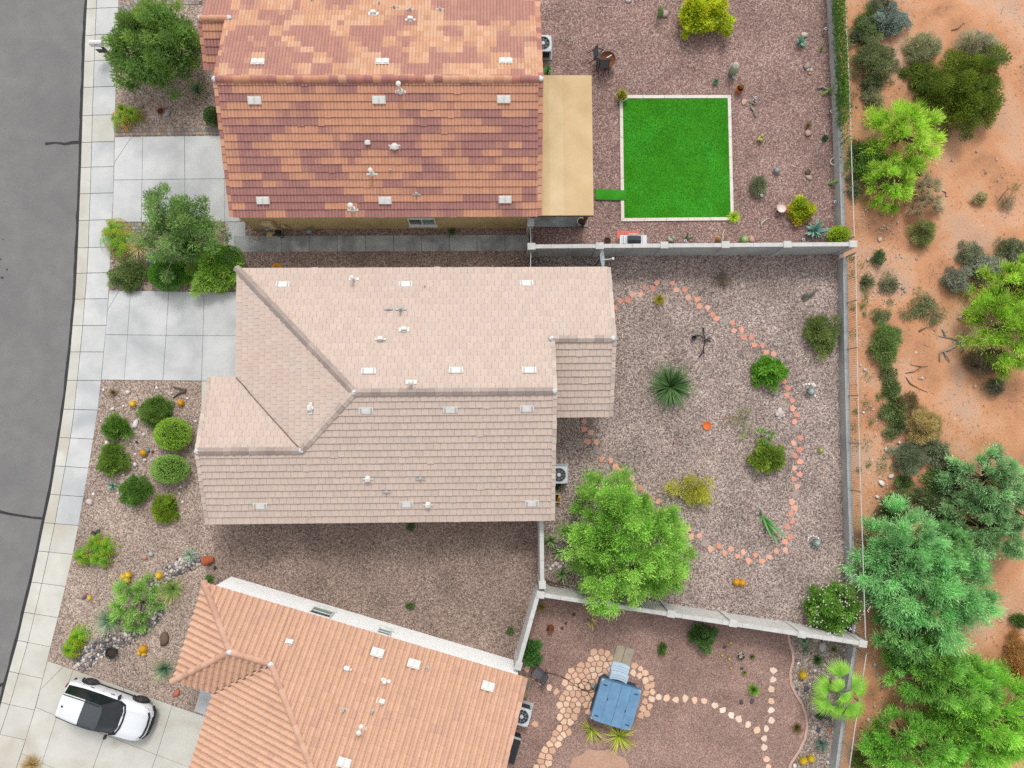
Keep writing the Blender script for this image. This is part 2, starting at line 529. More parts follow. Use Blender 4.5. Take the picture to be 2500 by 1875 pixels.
# gutter and sidewalk, slab by slab
J = [Z(0, 0, 0, y)[1] for y in (65, 270, 470, 672, 890, 1097, 1290, 1493)] + [Z(0, 1, 0, y)[1] for y in (277, 488, 685, 885, 1090, 1293, 1513)] + \
    [Z(0, 2, 0, y)[1] for y in (315, 535, 755, 975, 1195, 1415)] + [Z(0, 3, 0, y)[1] for y in (235, 470, 690, 930, 1170, 1400, 1640)]
J = [J[0] - 65 * 2, J[0] - 65] + J + [J[-1] + 70, J[-1] + 140]
def outer_shift(y):                                     # joints stay square to a walk that curves
    return np.interp(y, [0, 700, 950, 1150, 1300, 1450, 1600, 1875], [-2, -1, 1, 4, 5, 8, 12, 14])
warm = {3, 6, 21, 22, 23, 24, 25, 26, 27, 28, 29, 30, 31}
bed = [G(p, 0) for p in TAR] + [G(p, 0) for p in WALK[::-1]]
gut = structure('gutter', MB().prism([G(p, -.1) for p in TAR] + [G((p[0] + 2, p[1]), 0) for p in GUT[::-1]], DZ - .04, -.125), m_joint)
walk = structure('sidewalk', MB().prism([G(p, 0) for p in GUT] + [G(p, 0) for p in WALK[::-1]], DZ - .04, -.02), m_joint)
for i in range(len(J) - 1):
    y0, y1 = J[i] + .55, J[i + 1] - .55
    s0, s1 = outer_shift(y0), outer_shift(y1)
    q = [G((poly_x(GUT, y0), y0)), G((poly_x(GUT, y1), y1)), G((poly_x(WALK, y1 + s1), y1 + s1)), G((poly_x(WALK, y0 + s0), y0 + s0))]
    v = random.uniform(.93, 1.03)
    MB().prism(q, -.06, .02 + random.uniform(-.003, .003), col=(v, v, v), inset=.008).build('sidewalk_slab', m_conc_warm if i in warm else m_conc, walk)
    a0, a1 = G((poly_x(TAR, y0 - s0 * .4) + 1.2, y0 - s0 * .4), -.09), G((poly_x(TAR, y1 - s1 * .4) + 1.2, y1 - s1 * .4), -.09)
    b1, b0 = G((poly_x(GUT, y1) - .9, y1)), G((poly_x(GUT, y0) - .9, y0))
    v = random.uniform(.95, 1.03)
    mb = MB()
    zz = [-.085, -.075, -.02, .015]
    for k in range(3):
        f0, f1 = (0, .45, .75, 1)[k], (0, .45, .75, 1)[k + 1]
        p = [a0.lerp(b0, f0), a1.lerp(b1, f0), a1.lerp(b1, f1), a0.lerp(b0, f1)]
        mb.add([(p[0].x, p[0].y, zz[k]), (p[1].x, p[1].y, zz[k]), (p[2].x, p[2].y, zz[k + 1]), (p[3].x, p[3].y, zz[k + 1])], [(0, 1, 2, 3)], (v, v, v))
    mb.build('gutter_slab', m_conc_warm, gut)

# gravel yards
PAL_FRONT = [S(196, 176, 162), S(168, 146, 132), S(142, 122, 110), S(214, 198, 186), S(180, 156, 142), S(126, 110, 102), S(190, 166, 148)]
PAL_FRONT_SHADE = [S(172, 149, 135), S(148, 126, 115), S(124, 106, 98), S(192, 171, 157), S(156, 133, 121), S(112, 96, 91), S(166, 141, 126)]  # front gravel colours darkened to paint in the shade beside the houses
PAL_RED = [S(162, 128, 121), S(140, 109, 106), S(184, 156, 146), S(126, 99, 99), S(172, 141, 126), S(198, 178, 166), S(152, 116, 107), S(114, 92, 92)]
PAL_GREY = [S(192, 174, 166), S(162, 143, 137), S(130, 115, 111), S(180, 157, 147), S(212, 198, 188), S(150, 128, 118), S(116, 103, 101), S(190, 166, 150)]
PAL_FINE = [S(168, 136, 126), S(152, 121, 112), S(184, 153, 141), S(138, 110, 103), S(178, 145, 130), S(198, 172, 159)]
PAL_MIX = [S(176, 158, 146), S(146, 128, 118), S(206, 194, 182), S(118, 106, 100), S(160, 138, 124)]
m_gfront = gravel_mat('tan_gravel', PAL_FRONT, 20)
m_gfront_shade = gravel_mat('shade_tinted_gravel', PAL_FRONT_SHADE, 20)  # house shade is in this colour, not another kind of gravel
m_gred = gravel_mat('red_gravel', PAL_RED, 20)
m_ggrey = gravel_mat('grey_gravel', PAL_GREY, 18)
m_gfine = gravel_mat('fine_brown_gravel', PAL_FINE, 24)
m_gmix = gravel_mat('pebbly_gravel', PAL_MIX, 18)
front_px = WALK + [(1180, 2060), (1264, 1640), (1318, 1455), (1316, 1270), (1294, 1200), (1294, 540), (1200, 540), (1200, -170)]
side_px = [(520, 1240), (512, 1290), (522, 1330), (508, 1372), (500, 1420), (520, 1460), (1264, 1640), (1318, 1455), (1316, 1270), (1290, 1230)]  # outline of the painted shade south of the tan house
strip_px = [(598, 536), (1293, 536), (1293, 700), (590, 700), (596, 640), (585, 612)]  # painted shade along the strip below the top house
red_px = [(1200, -170), (2030, -170), (2036, 0), (2046, 220), (2058, 600), (1294, 602), (1294, 540), (1200, 540)]
grey_px = [(1294, 602), (2058, 600), (2064, 960), (2072, 1230), (2080, 1425), (2083, 1562), (1938, 1540), (1788, 1514), (1320, 1450), (1316, 1270), (1294, 1200)]
fine_px = [(1320, 1450), (1788, 1514), (1938, 1540), (2083, 1562), (2030, 2060), (1180, 2060), (1264, 1640)]
EDG = zl(3, 3, [(392, 625), (400, 690), (425, 760), (428, 830), (405, 920), (410, 1010), (450, 1090), (495, 1160), (525, 1240), (535, 1330), (518, 1430), (470, 1530), (410, 1620), (390, 1680), (370, 1800)])
mix_px = [Z(3, 3, 392, 622)] + EDG + [(2030, 2060), (2083, 1562), (1938, 1540)]
for nm, px, m, z in (('front_yard_gravel', front_px, m_gfront, 0.0), ('shade_tinted_side_yard', side_px, m_gfront_shade, .006), ('shade_tinted_side_strip', strip_px, m_gfront_shade, .006), ('red_yard_gravel', red_px, m_gred, .004), ('grey_yard_gravel', grey_px, m_ggrey, .008),
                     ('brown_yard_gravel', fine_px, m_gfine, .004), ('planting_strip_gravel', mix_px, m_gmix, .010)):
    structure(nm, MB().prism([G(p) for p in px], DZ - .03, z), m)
def loose_stones(name, px, pal, per_m2, size, z, seed, avoid=()):
    """loose gravel as real stones: squat four-sided chips, one mass per yard"""
    r = np.random.default_rng(seed)
    poly = [(G(p).x, G(p).y) for p in px]
    xs, ys = [p[0] for p in poly], [p[1] for p in poly]
    x0, x1, y0, y1 = max(min(xs), -30), min(max(xs), 22), max(min(ys), -22), min(max(ys), 24)
    n = int((x1 - x0) * (y1 - y0) * per_m2)
    P = np.stack([r.uniform(x0, x1, n), r.uniform(y0, y1, n)], 1)
    P = P[np_inside(P, poly)]
    for a in avoid:
        P = P[~np_inside(P, [(q.x, q.y) for q in a])]
    n = len(P)
    s = size * r.uniform(.5, 1.5, n)[:, None]
    th = r.uniform(0, 2 * np.pi, n)
    el = r.uniform(1.0, 2.0, n)
    V = np.zeros((n, 5, 3), np.float32)
    for k in range(4):
        a = th + k * np.pi / 2 + r.uniform(-.3, .3, n)
        rad = s[:, 0] * r.uniform(.7, 1.15, n) * (el if k % 2 == 0 else 1 / el ** .5)
        V[:, k, 0] = P[:, 0] + np.cos(a) * rad; V[:, k, 1] = P[:, 1] + np.sin(a) * rad
        V[:, k, 2] = z - .004
    V[:, 4, 0] = P[:, 0] + r.uniform(-.3, .3, n) * s[:, 0]; V[:, 4, 1] = P[:, 1] + r.uniform(-.3, .3, n) * s[:, 0]
    V[:, 4, 2] = z + s[:, 0] * r.uniform(.35, .9, n)
    b = np.arange(n)[:, None, None] * 5
    F = (b + np.array([[0, 1, 4], [1, 2, 4], [2, 3, 4], [3, 0, 4]])[None]).reshape(-1, 3)
    pa = np.array(pal)[:, :3]
    big = np.sin(P[:, 0] * .9 + 1.7 * np.sin(P[:, 1] * .6)) + .8 * np.sin(P[:, 1] * 1.3 + 1.2 * np.sin(P[:, 0] * .8 + 2)) + .5 * np.sin(P[:, 0] * 3.1 + P[:, 1] * 2.3)
    col = pa[r.integers(0, len(pa), n)] * (r.uniform(.8, 1.2, n) * (1 + .06 * big))[:, None]
    return tag(qmesh(name, V.reshape(-1, 3), F, np.repeat(col, 5, 0), attr_mat('loose_stone', .9)), kind='stuff')
# ------------------------------------------------------------------ driveways and walks
def slab_grid(name, rows, material, c, r, gap=0.012, tint=(.95, 1.04), z=.028, diag=()):
    """rows: lists of crop points; one slab object between neighbouring points"""
    W = [[GZ(c, r, x, y) for x, y in row] for row in rows]
    outline = W[0] + [row[-1] for row in W[1:]] + W[-1][::-1][1:] + [row[0] for row in W[1:-1]][::-1]
    base = structure(name, MB().prism([(p.x, p.y) for p in outline], DZ - .03, .012), m_joint)
    for i in range(len(W) - 1):
        for j in range(len(W[i]) - 1):
            q = [Vector(p[:2]) for p in (W[i][j], W[i][j + 1], W[i + 1][j + 1], W[i + 1][j])]
            cen = sum(q, Vector((0, 0))) / 4
            q = [p + (cen - p).normalized() * gap for p in q]
            v = random.uniform(*tint)
            polys = [q]
            if (i, j) in diag:                           # a corner cut off by a diagonal score line
                k, f = diag[(i, j)]
                a, b, d = q[k], q[k - 1], q[(k + 1) % 4]
                e1, e2 = a.lerp(b, f), a.lerp(d, f)
                sh = (cen - a).normalized() * .009
                rest = [e2 + sh] + [q[(k + 1 + m) % 4] for m in range(3)] + [e1 + sh]
                polys = [[a, e2 - sh, e1 - sh], rest]
            for pl in polys:
                MB().prism(pl, -.05, z + random.uniform(-.002, .002), col=(v, v, v), inset=.006).build('concrete_slab', material, base)
    return base
slab_grid('driveway', [[(888, 1058), (1103, 1055), (1425, 1051), (1735, 1047), (1850, 1047)],
                       [(880, 1390), (1097, 1387), (1427, 1383), (1735, 1380), (1850, 1380)],
                       [(868, 1714), (1092, 1713), (1428, 1712), (1735, 1712), (1850, 1712)]], m_conc_drive, 0, 0, diag={(0, 0): (0, .6)})
slab_grid('driveway', [[(845, 818), (1010, 821), (1303, 826), (1577, 828), (1960, 830)],
                       [(815, 1160), (985, 1162), (1283, 1165), (1567, 1168), (1960, 1170)],
                       [(784, 1509), (960, 1511), (1258, 1514), (1556, 1517), (1960, 1520)]], m_conc_drive, 0, 1, diag={(0, 0): (0, .45)})
def wk(y):                                                # back edge of the sidewalk at crop row y
    s_ = 3 * 450 + y * K
    return ((poly_x(WALK, s_) + 1.5) / K, y)
slab_grid('driveway', [[wk(832), (567, 899), (960, 1041), (1330, 1175), (1700, 1300)],
                       [wk(1190), (440, 1258), (812, 1401), (1210, 1557), (1640, 1720)],
                       [wk(1545), (325, 1622), (680, 1768), (1080, 1925), (1580, 2110)],
                       [wk(1880), (215, 1990), (550, 2130), (950, 2290), (1520, 2500)]], m_conc_warm, 0, 3, diag={(0, 0): (0, .62)})
slab_grid('entry_walk', [[(1557, 96), (1760, 96)], [(1553, 380), (1760, 380)], [(1540, 640), (1760, 640)]], m_conc_warm, 0, 2)
slab_grid('entry_walk', [[(1548, 1050), (1760, 1122)], [(1533, 1104), (1740, 1176)], [(1496, 1218), (1700, 1292)]], m_conc, 0, 3)
wx = [275, 490, 707, 925, 1140, 1357, 1572, 1785, 2000, 2215]
slab_grid('side_walk', [[(-92, 398)] + [(x, 398 - i) for i, x in enumerate(wx)], [(-92, 523)] + [(x, 522 - .8 * i) for i, x in enumerate(wx)]], m_conc_old, 1, 1, tint=(.88, 1.05))
slab_grid('side_walk', [[(1738, 291), (1895, 291)], [(1770, 523), (1895, 523)]], m_conc, 0, 1)
m_redpad = mat('red_concrete_paver', S(232, 128, 112), S(214, 110, 96), scale=6, bump=.1)
slab_grid('barbecue_pad', [[(965, 360), (1024, 360), (1082, 360), (1140, 360)], [(965, 415), (1024, 415), (1082, 415), (1140, 415)], [(965, 470), (1024, 470), (1082, 470), (1140, 470)]], m_redpad, 2, 1, gap=.004, z=.04)
slab_grid('patio_slab', [[(328, 60), (745, 60)], [(328, 332), (742, 332)]], m_conc_old, 2, 1, z=.09)

# small pavers edging the first front yard
m_paver = mat('paver_stone', (1, 1, 1, 1), (.86, .86, .86, 1), scale=20, bump=.2, bscale=120, attr='tint')
PAV = [S(172, 158, 150), S(150, 146, 146), S(188, 164, 140), S(160, 140, 126), S(176, 170, 166)]
def pavers(name, c, r, x0, x1, y0, y1, sx, sy, skew=0.0):
    bd = structure(name, MB().prism([GZ(c, r, x0, y0), GZ(c, r, x1, y0 + skew), GZ(c, r, x1, y1 + skew), GZ(c, r, x0, y1)], -.02, .012), m_joint)
    me = {}
    nrow = max(1, round((y1 - y0) / sy))
    for j in range(nrow):
        x = x0 + (sx * .5 if j % 2 else sx * .2)
        while x < x1 - sx * .3:
            q = GZ(c, r, x, y0 + (j + .5) * (y1 - y0) / nrow + skew * (x - x0) / (x1 - x0))
            k = random.randrange(len(PAV))
            if k not in me:
                me[k] = MB().prism([(-M(sx) / 2 + .004, -M(sy) / 2 + .004), (M(sx) / 2 - .004, -M(sy) / 2 + .004), (M(sx) / 2 - .004, M(sy) / 2 - .004), (-M(sx) / 2 + .004, M(sy) / 2 - .004)], -.02, .03, col=PAV[k], inset=.006).mesh('paver')
                me[k].materials.append(m_paver)
            link('paver', me[k], bd, (q.x, q.y, random.uniform(-.003, .003)))
            x += sx
pavers('paver_edging', 0, 0, 890, 1732, 996, 1050, 27, 27, -10)
pavers('paver_edging', 0, 1, 940, 1100, 297, 350, 27, 27)
pavers('paver_edging', 0, 1, 1690, 1766, 297, 362, 27, 27)
pavers('paver_path', 0, 0, 1090, 1560, -60, 36, 28, 26)
pavers('paver_path', 0, 0, 930, 1085, 40, 110, 28, 26, -55)

# ------------------------------------------------------------------ houses
P = 0.38
HE = 2.75
m_tile = attr_mat('concrete_roof_tile', .82, bump=.25)
m_deck = mat('roof_underlay', S(96, 76, 68), S(80, 64, 58), scale=4)
m_valley = mat('valley_metal', S(122, 104, 96), S(104, 88, 82), scale=8)
m_mortar = mat('white_mortar', S(226, 228, 230), S(205, 208, 212), scale=9, bump=.4)
m_vent = mat('white_vent_metal', S(234, 232, 227), S(220, 217, 211), scale=5, rough=.5)
m_pipe = mat('vent_pipe_grey', S(196, 194, 190), S(172, 170, 166), scale=8, rough=.5)
m_glass = mat('window_glass', S(46, 62, 58), S(30, 40, 40), scale=2, rough=.06, spec=.6)
m_glass2 = mat('green_window_glass', S(92, 130, 116), S(76, 112, 100), scale=2, rough=.06, spec=.6)
m_frame = mat('white_window_frame', S(235, 235, 232), rough=.5)
def clip(poly, a, b):
    """keep the side left of a->b (u,v); poly of (u,v,w)"""
    out = []
    ex, ey = b[0] - a[0], b[1] - a[1]
    def d(p):
        return ex * (p[1] - a[1]) - ey * (p[0] - a[0])
    for i in range(len(poly)):
        p, q = poly[i], poly[(i + 1) % len(poly)]
        dp, dq = d(p), d(q)
        if dp >= 0: out.append(p)
        if (dp > 0 > dq) or (dp < 0 < dq):
            t = dp / (dp - dq)
            out.append(tuple(p[k] + (q[k] - p[k]) * t for k in range(3)))
    return out
STY = {  # tile width, exposure, lip height, thickness, profile samples (fraction, height)
    'flat': (.325, .335, .056, .026, [(.012, 0), (.988, 0)]),
    'villa': (.315, .345, .048, .026, [(.0, .0), (.08, .026), (.22, .038), (.36, .030), (.47, .0), (.53, .0), (.60, .026), (.74, .038), (.88, .030), (1.0, .0)]),
    'barrel': (.300, .370, .036, .024, [(.0, .0), (.12, .0), (.22, .050), (.40, .096), (.60, .096), (.80, .050), (.90, .0), (1.0, .0)]),
}
class House:
    def __init__(s, name, label, org, ang, style, colour):
        s.m = Matrix.Translation(Vector((org[0], org[1], 0))) @ Matrix.Rotation(ang, 4, 'Z')
        s.root = thing(name, label, 'house', (org[0], org[1], 0))
        s.style, s.colour = style, colour
        s.deck = MB(); s.tiles = []; s.planes = {}
    def w(s, x, y, z=0.0):
        return s.m @ Vector((x, y, z))
    def face(s, key, pts, tiles=True, deck=True, seed=0):
        """pts: local (x,y,z), first two along the eave, counter-clockwise seen from above, convex"""
        Wp = [s.w(*p) for p in pts]
        U = (Wp[1] - Wp[0]).normalized()
        N = (Wp[1] - Wp[0]).cross(Wp[-1] - Wp[0]).normalized()
        Vv = N.cross(U)
        s.planes[key] = (Wp[0], N, U, Vv)
        if deck:
            k = len(s.deck.v)
            s.deck.add([p - N * .015 for p in Wp] + [p - N * .16 for p in Wp], [tuple(range(len(Wp))), tuple(range(2 * len(Wp) - 1, len(Wp) - 1, -1))] + [(i, len(Wp) + i, len(Wp) + (i + 1) % len(Wp), (i + 1) % len(Wp)) for i in range(len(Wp))])
        if not tiles:
            return
        O = Wp[0]
        uv = [((p - O).dot(U), (p - O).dot(Vv)) for p in Wp]
        tw, ex, lip, th, prof = STY[s.style]
        u0, u1 = min(p[0] for p in uv), max(p[0] for p in uv)
        v1 = max(p[1] for p in uv)
        rr = random.Random(seed)
        for j in range(int(v1 / ex) + 1):
            off = (tw * .5 if j % 2 else 0) if s.style == 'flat' else 0
            i0, i1 = int((u0 - off) / tw) - 1, int((u1 - off) / tw) + 1
            for i in range(i0, i1):
                a = i * tw + off
                slip = rr.uniform(.015, .05) if rr.random() < .025 else 0
                va, vb = j * ex - slip - (.03 if j == 0 else 0) + rr.uniform(-.004, .004), (j + 1) * ex + .02
                dz = rr.uniform(-.004, .006)
                sk = rr.uniform(-.004, .004)
                top = [(a + f * tw, va + sk * f, lip + dz + h) for f, h in prof]
                back = [(a + f * tw, vb, h + .002) for f, h in prof]
                bot = [(p[0], p[1], p[2] - th - .012) for p in top]
                polys = []
                for k in range(len(prof) - 1):
                    polys.append([top[k], top[k + 1], back[k + 1], back[k]])
                    polys.append([bot[k], bot[k + 1], top[k + 1], top[k]])
                if s.style == 'flat':
                    for k in (0, -1):
                        polys.append([top[k], back[k], (back[k][0], back[k][1], back[k][2] - .03), (bot[k])])
                full = True
                for k in range(len(uv)):
                    A, B = uv[k], uv[(k + 1) % len(uv)]
                    if k == 0:
                        continue                          # the eave course hangs over the edge
                    ee = (B[0] - A[0], B[1] - A[1])
                    def inn(p):
                        return ee[0] * (p[1] - A[1]) - ee[1] * (p[0] - A[0]) >= -1e-6
                    if all(inn(p) for p in (top[0], top[-1], back[0], back[-1])):
                        continue
                    full = False
                    polys = [q for q in (clip(pl, A, B) for pl in polys) if len(q) > 2]
                if not polys:
                    continue
                col = s.colour(key, i, j, rr)
                mb = MB()
                for pl in polys:
                    mb.add([O + U * p[0] + Vv * p[1] + N * p[2] for p in pl], [tuple(range(len(pl)))], col)
                cen = O + U * (a + tw / 2) + Vv * ((va + vb) / 2)
                s.tiles.append((full, (cen - EYE).length, mb))
    def finish(s):
        s.roof = s.deck.build('roof', m_deck, s.root)
        s.tiles.sort(key=lambda t: (not t[0], t[1]))
        field = MB()
        for k, (full, d, mb) in enumerate(s.tiles):
            if k < 300:
                mb.build('roof_tile', m_tile, s.roof)
            else:
                field.add(mb.v, mb.f); field.c = field.c[:len(field.v) - len(mb.v)] + mb.c
        f = field.build('tile_field', m_tile, s.roof)
        tag(f, kind='stuff')
    def ridge(s, p0, p1, w=.17, rise=.10, seg=.40, barrel=False, cols=None, capend=(False, False)):
        a, b = s.w(*p0), s.w(*p1)
        n = max(1, round((b - a).length / seg))
        d = (b - a).normalized()
        side = d.cross(Vector((0, 0, 1))).normalized()
        up = side.cross(d)
        L = (b - a).length / n
        for i in range(n):
            q0 = a + d * (L * i - .03); q1 = a + d * (L * (i + 1) + .02)
            r0, r1 = 1.0, .88
            lift0, lift1 = .045 + random.uniform(0, .008), .03
            mb = MB()
            m = 7 if barrel else 3
            rings = []
            for q, r, lf in ((q0, r0, lift0), (q1, r1, lift1)):
                ring = []
                for k in range(m):
                    t = math.pi * k / (m - 1)
                    if barrel:
                        ring.append(q + side * (math.cos(t) * w * .72 * r) + up * (math.sin(t) * w * .72 * r + lf - .02))
                    else:
                        ring.append(q + side * ((1 - k) * w * r) + up * ((rise if k == 1 else -.0) * r + lf))
                rings.append(ring)
            th = up * .03
            vs = rings[0] + rings[1] + [v - th for v in rings[0]] + [v - th for v in rings[1]]
            fs = []
            for k in range(m - 1):
                fs.append((k, m + k, m + k + 1, k + 1))
                fs.append((k, k + 1, 2 * m + k + 1, 2 * m + k))
                fs.append((m + k + 1, m + k, 3 * m + k, 3 * m + k + 1))
            fs += [(0, 2 * m, 3 * m, m), (m - 1, 2 * m - 1, 4 * m - 1, 3 * m - 1)]
            c = random.choice(cols); v = random.uniform(.93, 1.05)
            mb.add(vs, fs, tuple(x * v for x in c[:3]))
            mb.build('ridge_cap', m_tile, s.roof, smooth=False)
    def mortar(s, p, r=.13):
        q = s.w(*p)
        MB().rock((q.x, q.y, q.z + .07), r, flat=.75).build('mortar_cap', m_mortar, s.roof, smooth=True)
    def rake(s, p0, p1, out, cols, w=.17, h=.15):
        """edge tiles up a gable from eave p0 to ridge p1; out = local outward direction"""
        a, b = s.w(*p0), s.w(*p1)
        o = (s.m.to_3x3() @ Vector(out)).normalized()
        n = max(1, round((b - a).length / .36)); d = (b - a).normalized(); L = (b - a).length / n
        up = o.cross(d); up = up if up.z > 0 else -up
        for i in range(n):
            q = a + d * (L * i); e = a + d * (L * (i + 1) + .04)
            l0, l1 = up * .065, up * .03
            wv = o * w; j = o * random.uniform(-.012, .012)
            vs = [q - o * .02 + l0, q + wv + l0 + j, e + wv + l1 + j, e - o * .02 + l1, q - o * .02 + l0 - up * .03, q + wv + j - up * h, e + wv + j - up * h, e - o * .02]
            fs = [(0, 1, 2, 3), (1, 5, 6, 2), (0, 4, 5, 1), (3, 2, 6, 7), (0, 3, 7, 4)]
            c = random.choice(cols); v = random.uniform(.92, 1.06)
            MB().add(vs, fs, tuple(x * v for x in c[:3])).build('rake_tile', m_tile, s.roof)
    def valley(s, p0, p1, w=.07):
        """dark open metal valley between two slopes"""
        a, b = s.w(*p0), s.w(*p1)
        d = (b - a).normalized(); side = d.cross(Vector((0, 0, 1))).normalized(); up = side.cross(d)
        n = 14
        pts = [a.lerp(b, i / n) for i in range(n + 1)]
        vs, fs = [], []
        for i, q in enumerate(pts):
            j = random.uniform(-.02, .02)
            vs += [q + side * (w * .5 + j) + up * .085, q - up * -.06, q - side * (w * .5 - j) + up * .085]
        for i in range(n):
            for k in (0, 1):
                fs.append((3 * i + k, 3 * i + k + 1, 3 * i + 4 + k, 3 * i + 3 + k))
        MB().add(vs, fs).build('valley_flashing', m_valley, s.roof)
    def frame(s, key, px, lift=0.0):
        O, N, U, Vv = s.planes[key]
        p = onplane(px, (O + N * .03, N))
        if U.z < -.01 or U.z > .01: pass
        return Matrix((( U.x, Vv.x, N.x, p.x), (U.y, Vv.y, N.y, p.y), (U.z, Vv.z, N.z, p.z), (0, 0, 0, 1)))
    def tile_vent(s, key, px, w=.62, h=.36):
        m = s.frame(key, px) @ Matrix.Translation((0, 0, .075 if s.style == 'barrel' else .03))
        mb = MB().box(None, (w, h, .03), mtx=m @ Matrix.Translation((0, 0, .03)), bev=.012)
        for sx in (-1, 1):
            mb.box(None, (w * .40, h * .84, .035), mtx=m @ Matrix.Translation((sx * w * .24, -.02, .06)), bev=.016)
        mb.build('tile_vent', m_vent, s.roof)
    def flat_vent(s, key, px, w=.66, h=.30):
        m = s.frame(key, px)
        MB().box(None, (w, h, .02), mtx=m @ Matrix.Translation((0, 0, .028)), bev=.008).build('tile_vent', m_vent, s.roof)
        for sx in (-1, 1):
            MB().box(None, (.07, h * .82, .014), mtx=m @ Matrix.Translation((sx * w * .36, 0, .046)), bev=.005).build('vent_slot', m_pipe, s.roof)
    def pipe(s, key, px, h=.35, r=.05, capped=False, flash=(.5, .16), hood=False):
        m = s.frame(key, px)
        mb = MB()
        if flash:
            mb.box(None, (flash[0], flash[1], .012), mtx=m @ Matrix.Translation((0, -.02, .035)), bev=.004)
            mb.lathe(None, [(r * 2.4, .03), (r * 1.8, .07), (r * 1.1, .12)], 12, mtx=m)
        q = m.translation
        mb.tube([q - Vector((0, 0, .05)), q + Vector((0, 0, h))], r, 12)
        if capped:
            mb.lathe((q.x, q.y, q.z + h), [(r * 1.0, -.02), (r * 1.9, -.01), (r * 1.9, .05), (r * .6, .09)], 12)
        if hood:
            mb.box(None, (.26, .20, .14), mtx=m @ Matrix.Translation((0, -.03, .11)), bev=.03)
        mb.build('vent_pipe', m_vent if (capped or hood) else m_pipe, s.roof, smooth=False)
    def walls(s, pts, material, z1=HE - .02):
        s.wall = MB().prism([s.w(*p)[:2] for p in pts], -.1, z1).build('wall', material, s.root)
        return s.wall
    def gable(s, tri, material):
        """triangle or polygon of wall under a gable, local points, given thickness outward"""
        a = [s.w(*p) for p in tri]
        n = (a[1] - a[0]).cross(a[2] - a[0]).normalized() * .06
        k = len(a)
        MB().add([p + n for p in a] + [p - n for p in a], [tuple(range(k)), tuple(range(2 * k - 1, k - 1, -1))] + [(i, k + i, k + (i + 1) % k, (i + 1) % k) for i in range(k)]).build('gable_wall', material, s.root)
    def window(s, p0, p1, z0, z1, out, split='v', glass=None):
        """sash window on a wall between local points p0,p1"""
        a, b = s.w(*p0), s.w(*p1)
        o = (s.m.to_3x3() @ Vector(out)).normalized()
        d = (b - a).normalized(); L = (b - a).length
        rz = math.atan2(d.y, d.x)
        c = (a + b) / 2
        def bx(cx, cz, sx, sz, dep, of):
            q = c + d * cx + o * of
            return MB().box((q.x, q.y, cz), (sx, dep, sz), rz)
        w = bx(0, (z0 + z1) / 2, L, z1 - z0, .03, .012).build('window', m_glass, s.root)
        fr = MB()
        for cx, cz, sx, sz in ((0, z0, L + .06, .07), (0, z1, L + .06, .07), (-L / 2, (z0 + z1) / 2, .06, z1 - z0), (L / 2, (z0 + z1) / 2, .06, z1 - z0)):
            q = c + d * cx + o * .03
            fr.box((q.x, q.y, cz), (sx, .09, sz), rz)
        q = c + o * .03
        fr.box((q.x, q.y, (z0 + z1) / 2), (.05, .07, z1 - z0) if split == 'v' else (L, .07, .05), rz)
        fr.build('frame', m_frame, w)
        h = bx(L / 4, (z0 + z1) / 2, L / 2 - .08, z1 - z0 - .1, .02, .032) if split == 'v' else bx(0, z0 + (z1 - z0) / 4, L - .1, (z1 - z0) / 2 - .08, .02, .032)
        h.build('pane', glass or m_glass2, w)
        bx(0, z0 - .06, L + .16, .06, .16, .08).build('sill', m_frame, w)

# --- the tan-roofed house in the middle
def tan_col(key, i, j, r):
    v = r.uniform(.955, 1.035) * (.97 if r.random() < .12 else 1)
    c = S(212, 191, 178)
    w = r.uniform(-.012, .012)
    return (c[0] * v + w * .5, c[1] * v, c[2] * v - w * .5)
TAN = [S(206, 188, 176), S(196, 178, 167), S(214, 196, 182)]
GREYC = [S(172, 156, 148), S(164, 149, 142), S(178, 162, 153)]
m_white_wall = mat('white_stucco', (.80, .81, .80, 1), (.74, .75, .745, 1), scale=2, bump=.3, bscale=120)
m_tan_wall = mat('tan_stucco', S(206, 182, 132), S(192, 168, 120), scale=1.2, bump=.35, bscale=120, stain=S(176, 152, 108), stain_scale=.5)
m_cream_wall = mat('cream_stucco', S(226, 214, 200), S(214, 202, 188), scale=2, bump=.3, bscale=120)
A = House('tan_house', 'single-storey house with tan flat-tile hip roof, between the two orange-roofed houses', (0, 0), .0074, 'flat', tan_col)
YN, YS, YR = 7.2, -4.85, 1.175
XW, XE, XX, XG = -13.6, 2.5, 5.35, -12.38
zr = HE + (YN - YR) * P
YQ = -1.42; zq = HE + (YQ - YS) * P; XQ = XG + (YQ - YS); XP = XG + (YR - YS)
YV = YQ + (YQ - YS)
YX = 3.62; zx = HE + (YN - YX) * P; YXS = YX - (zx - HE) / P
A.face('S', [(XQ, YS, HE), (XE, YS, HE), (XE, YR, zr), (XP, YR, zr), (XQ, YQ, zq)], seed=1)
A.face('Sw', [(XW, YS, HE), (XQ, YS, HE), (XQ, YQ, zq), (XW, YQ, zq)], seed=2)
A.face('N', [(XE, YN, HE), (XG, YN, HE), (XP, YR, zr), (XE, YR, zr)], seed=3)
A.face('Nx', [(XX, YN, HE), (XE, YN, HE), (XE, YX, zx), (XX, YX, zx)], seed=4)
A.face('W', [(XG, YN, HE), (XG, YV, HE), (XQ, YQ, zq), (XP, YR, zr)], seed=5)
A.face('Ne', [(XG, YV, HE), (XW, YV, HE), (XW, YQ, zq), (XQ, YQ, zq)], seed=6)
A.face('Sx', [(XE, YXS, HE), (XX, YXS, HE), (XX, YX, zx), (XE, YX, zx)], seed=7)
A.finish()
A.ridge((XP, YR, zr), (XE, YR, zr), cols=GREYC)
A.ridge((XG - .05, YN + .05, HE), (XP, YR, zr), cols=GREYC)
A.ridge((XQ, YQ, zq), (XP, YR, zr), cols=TAN[:2] + GREYC[2:])
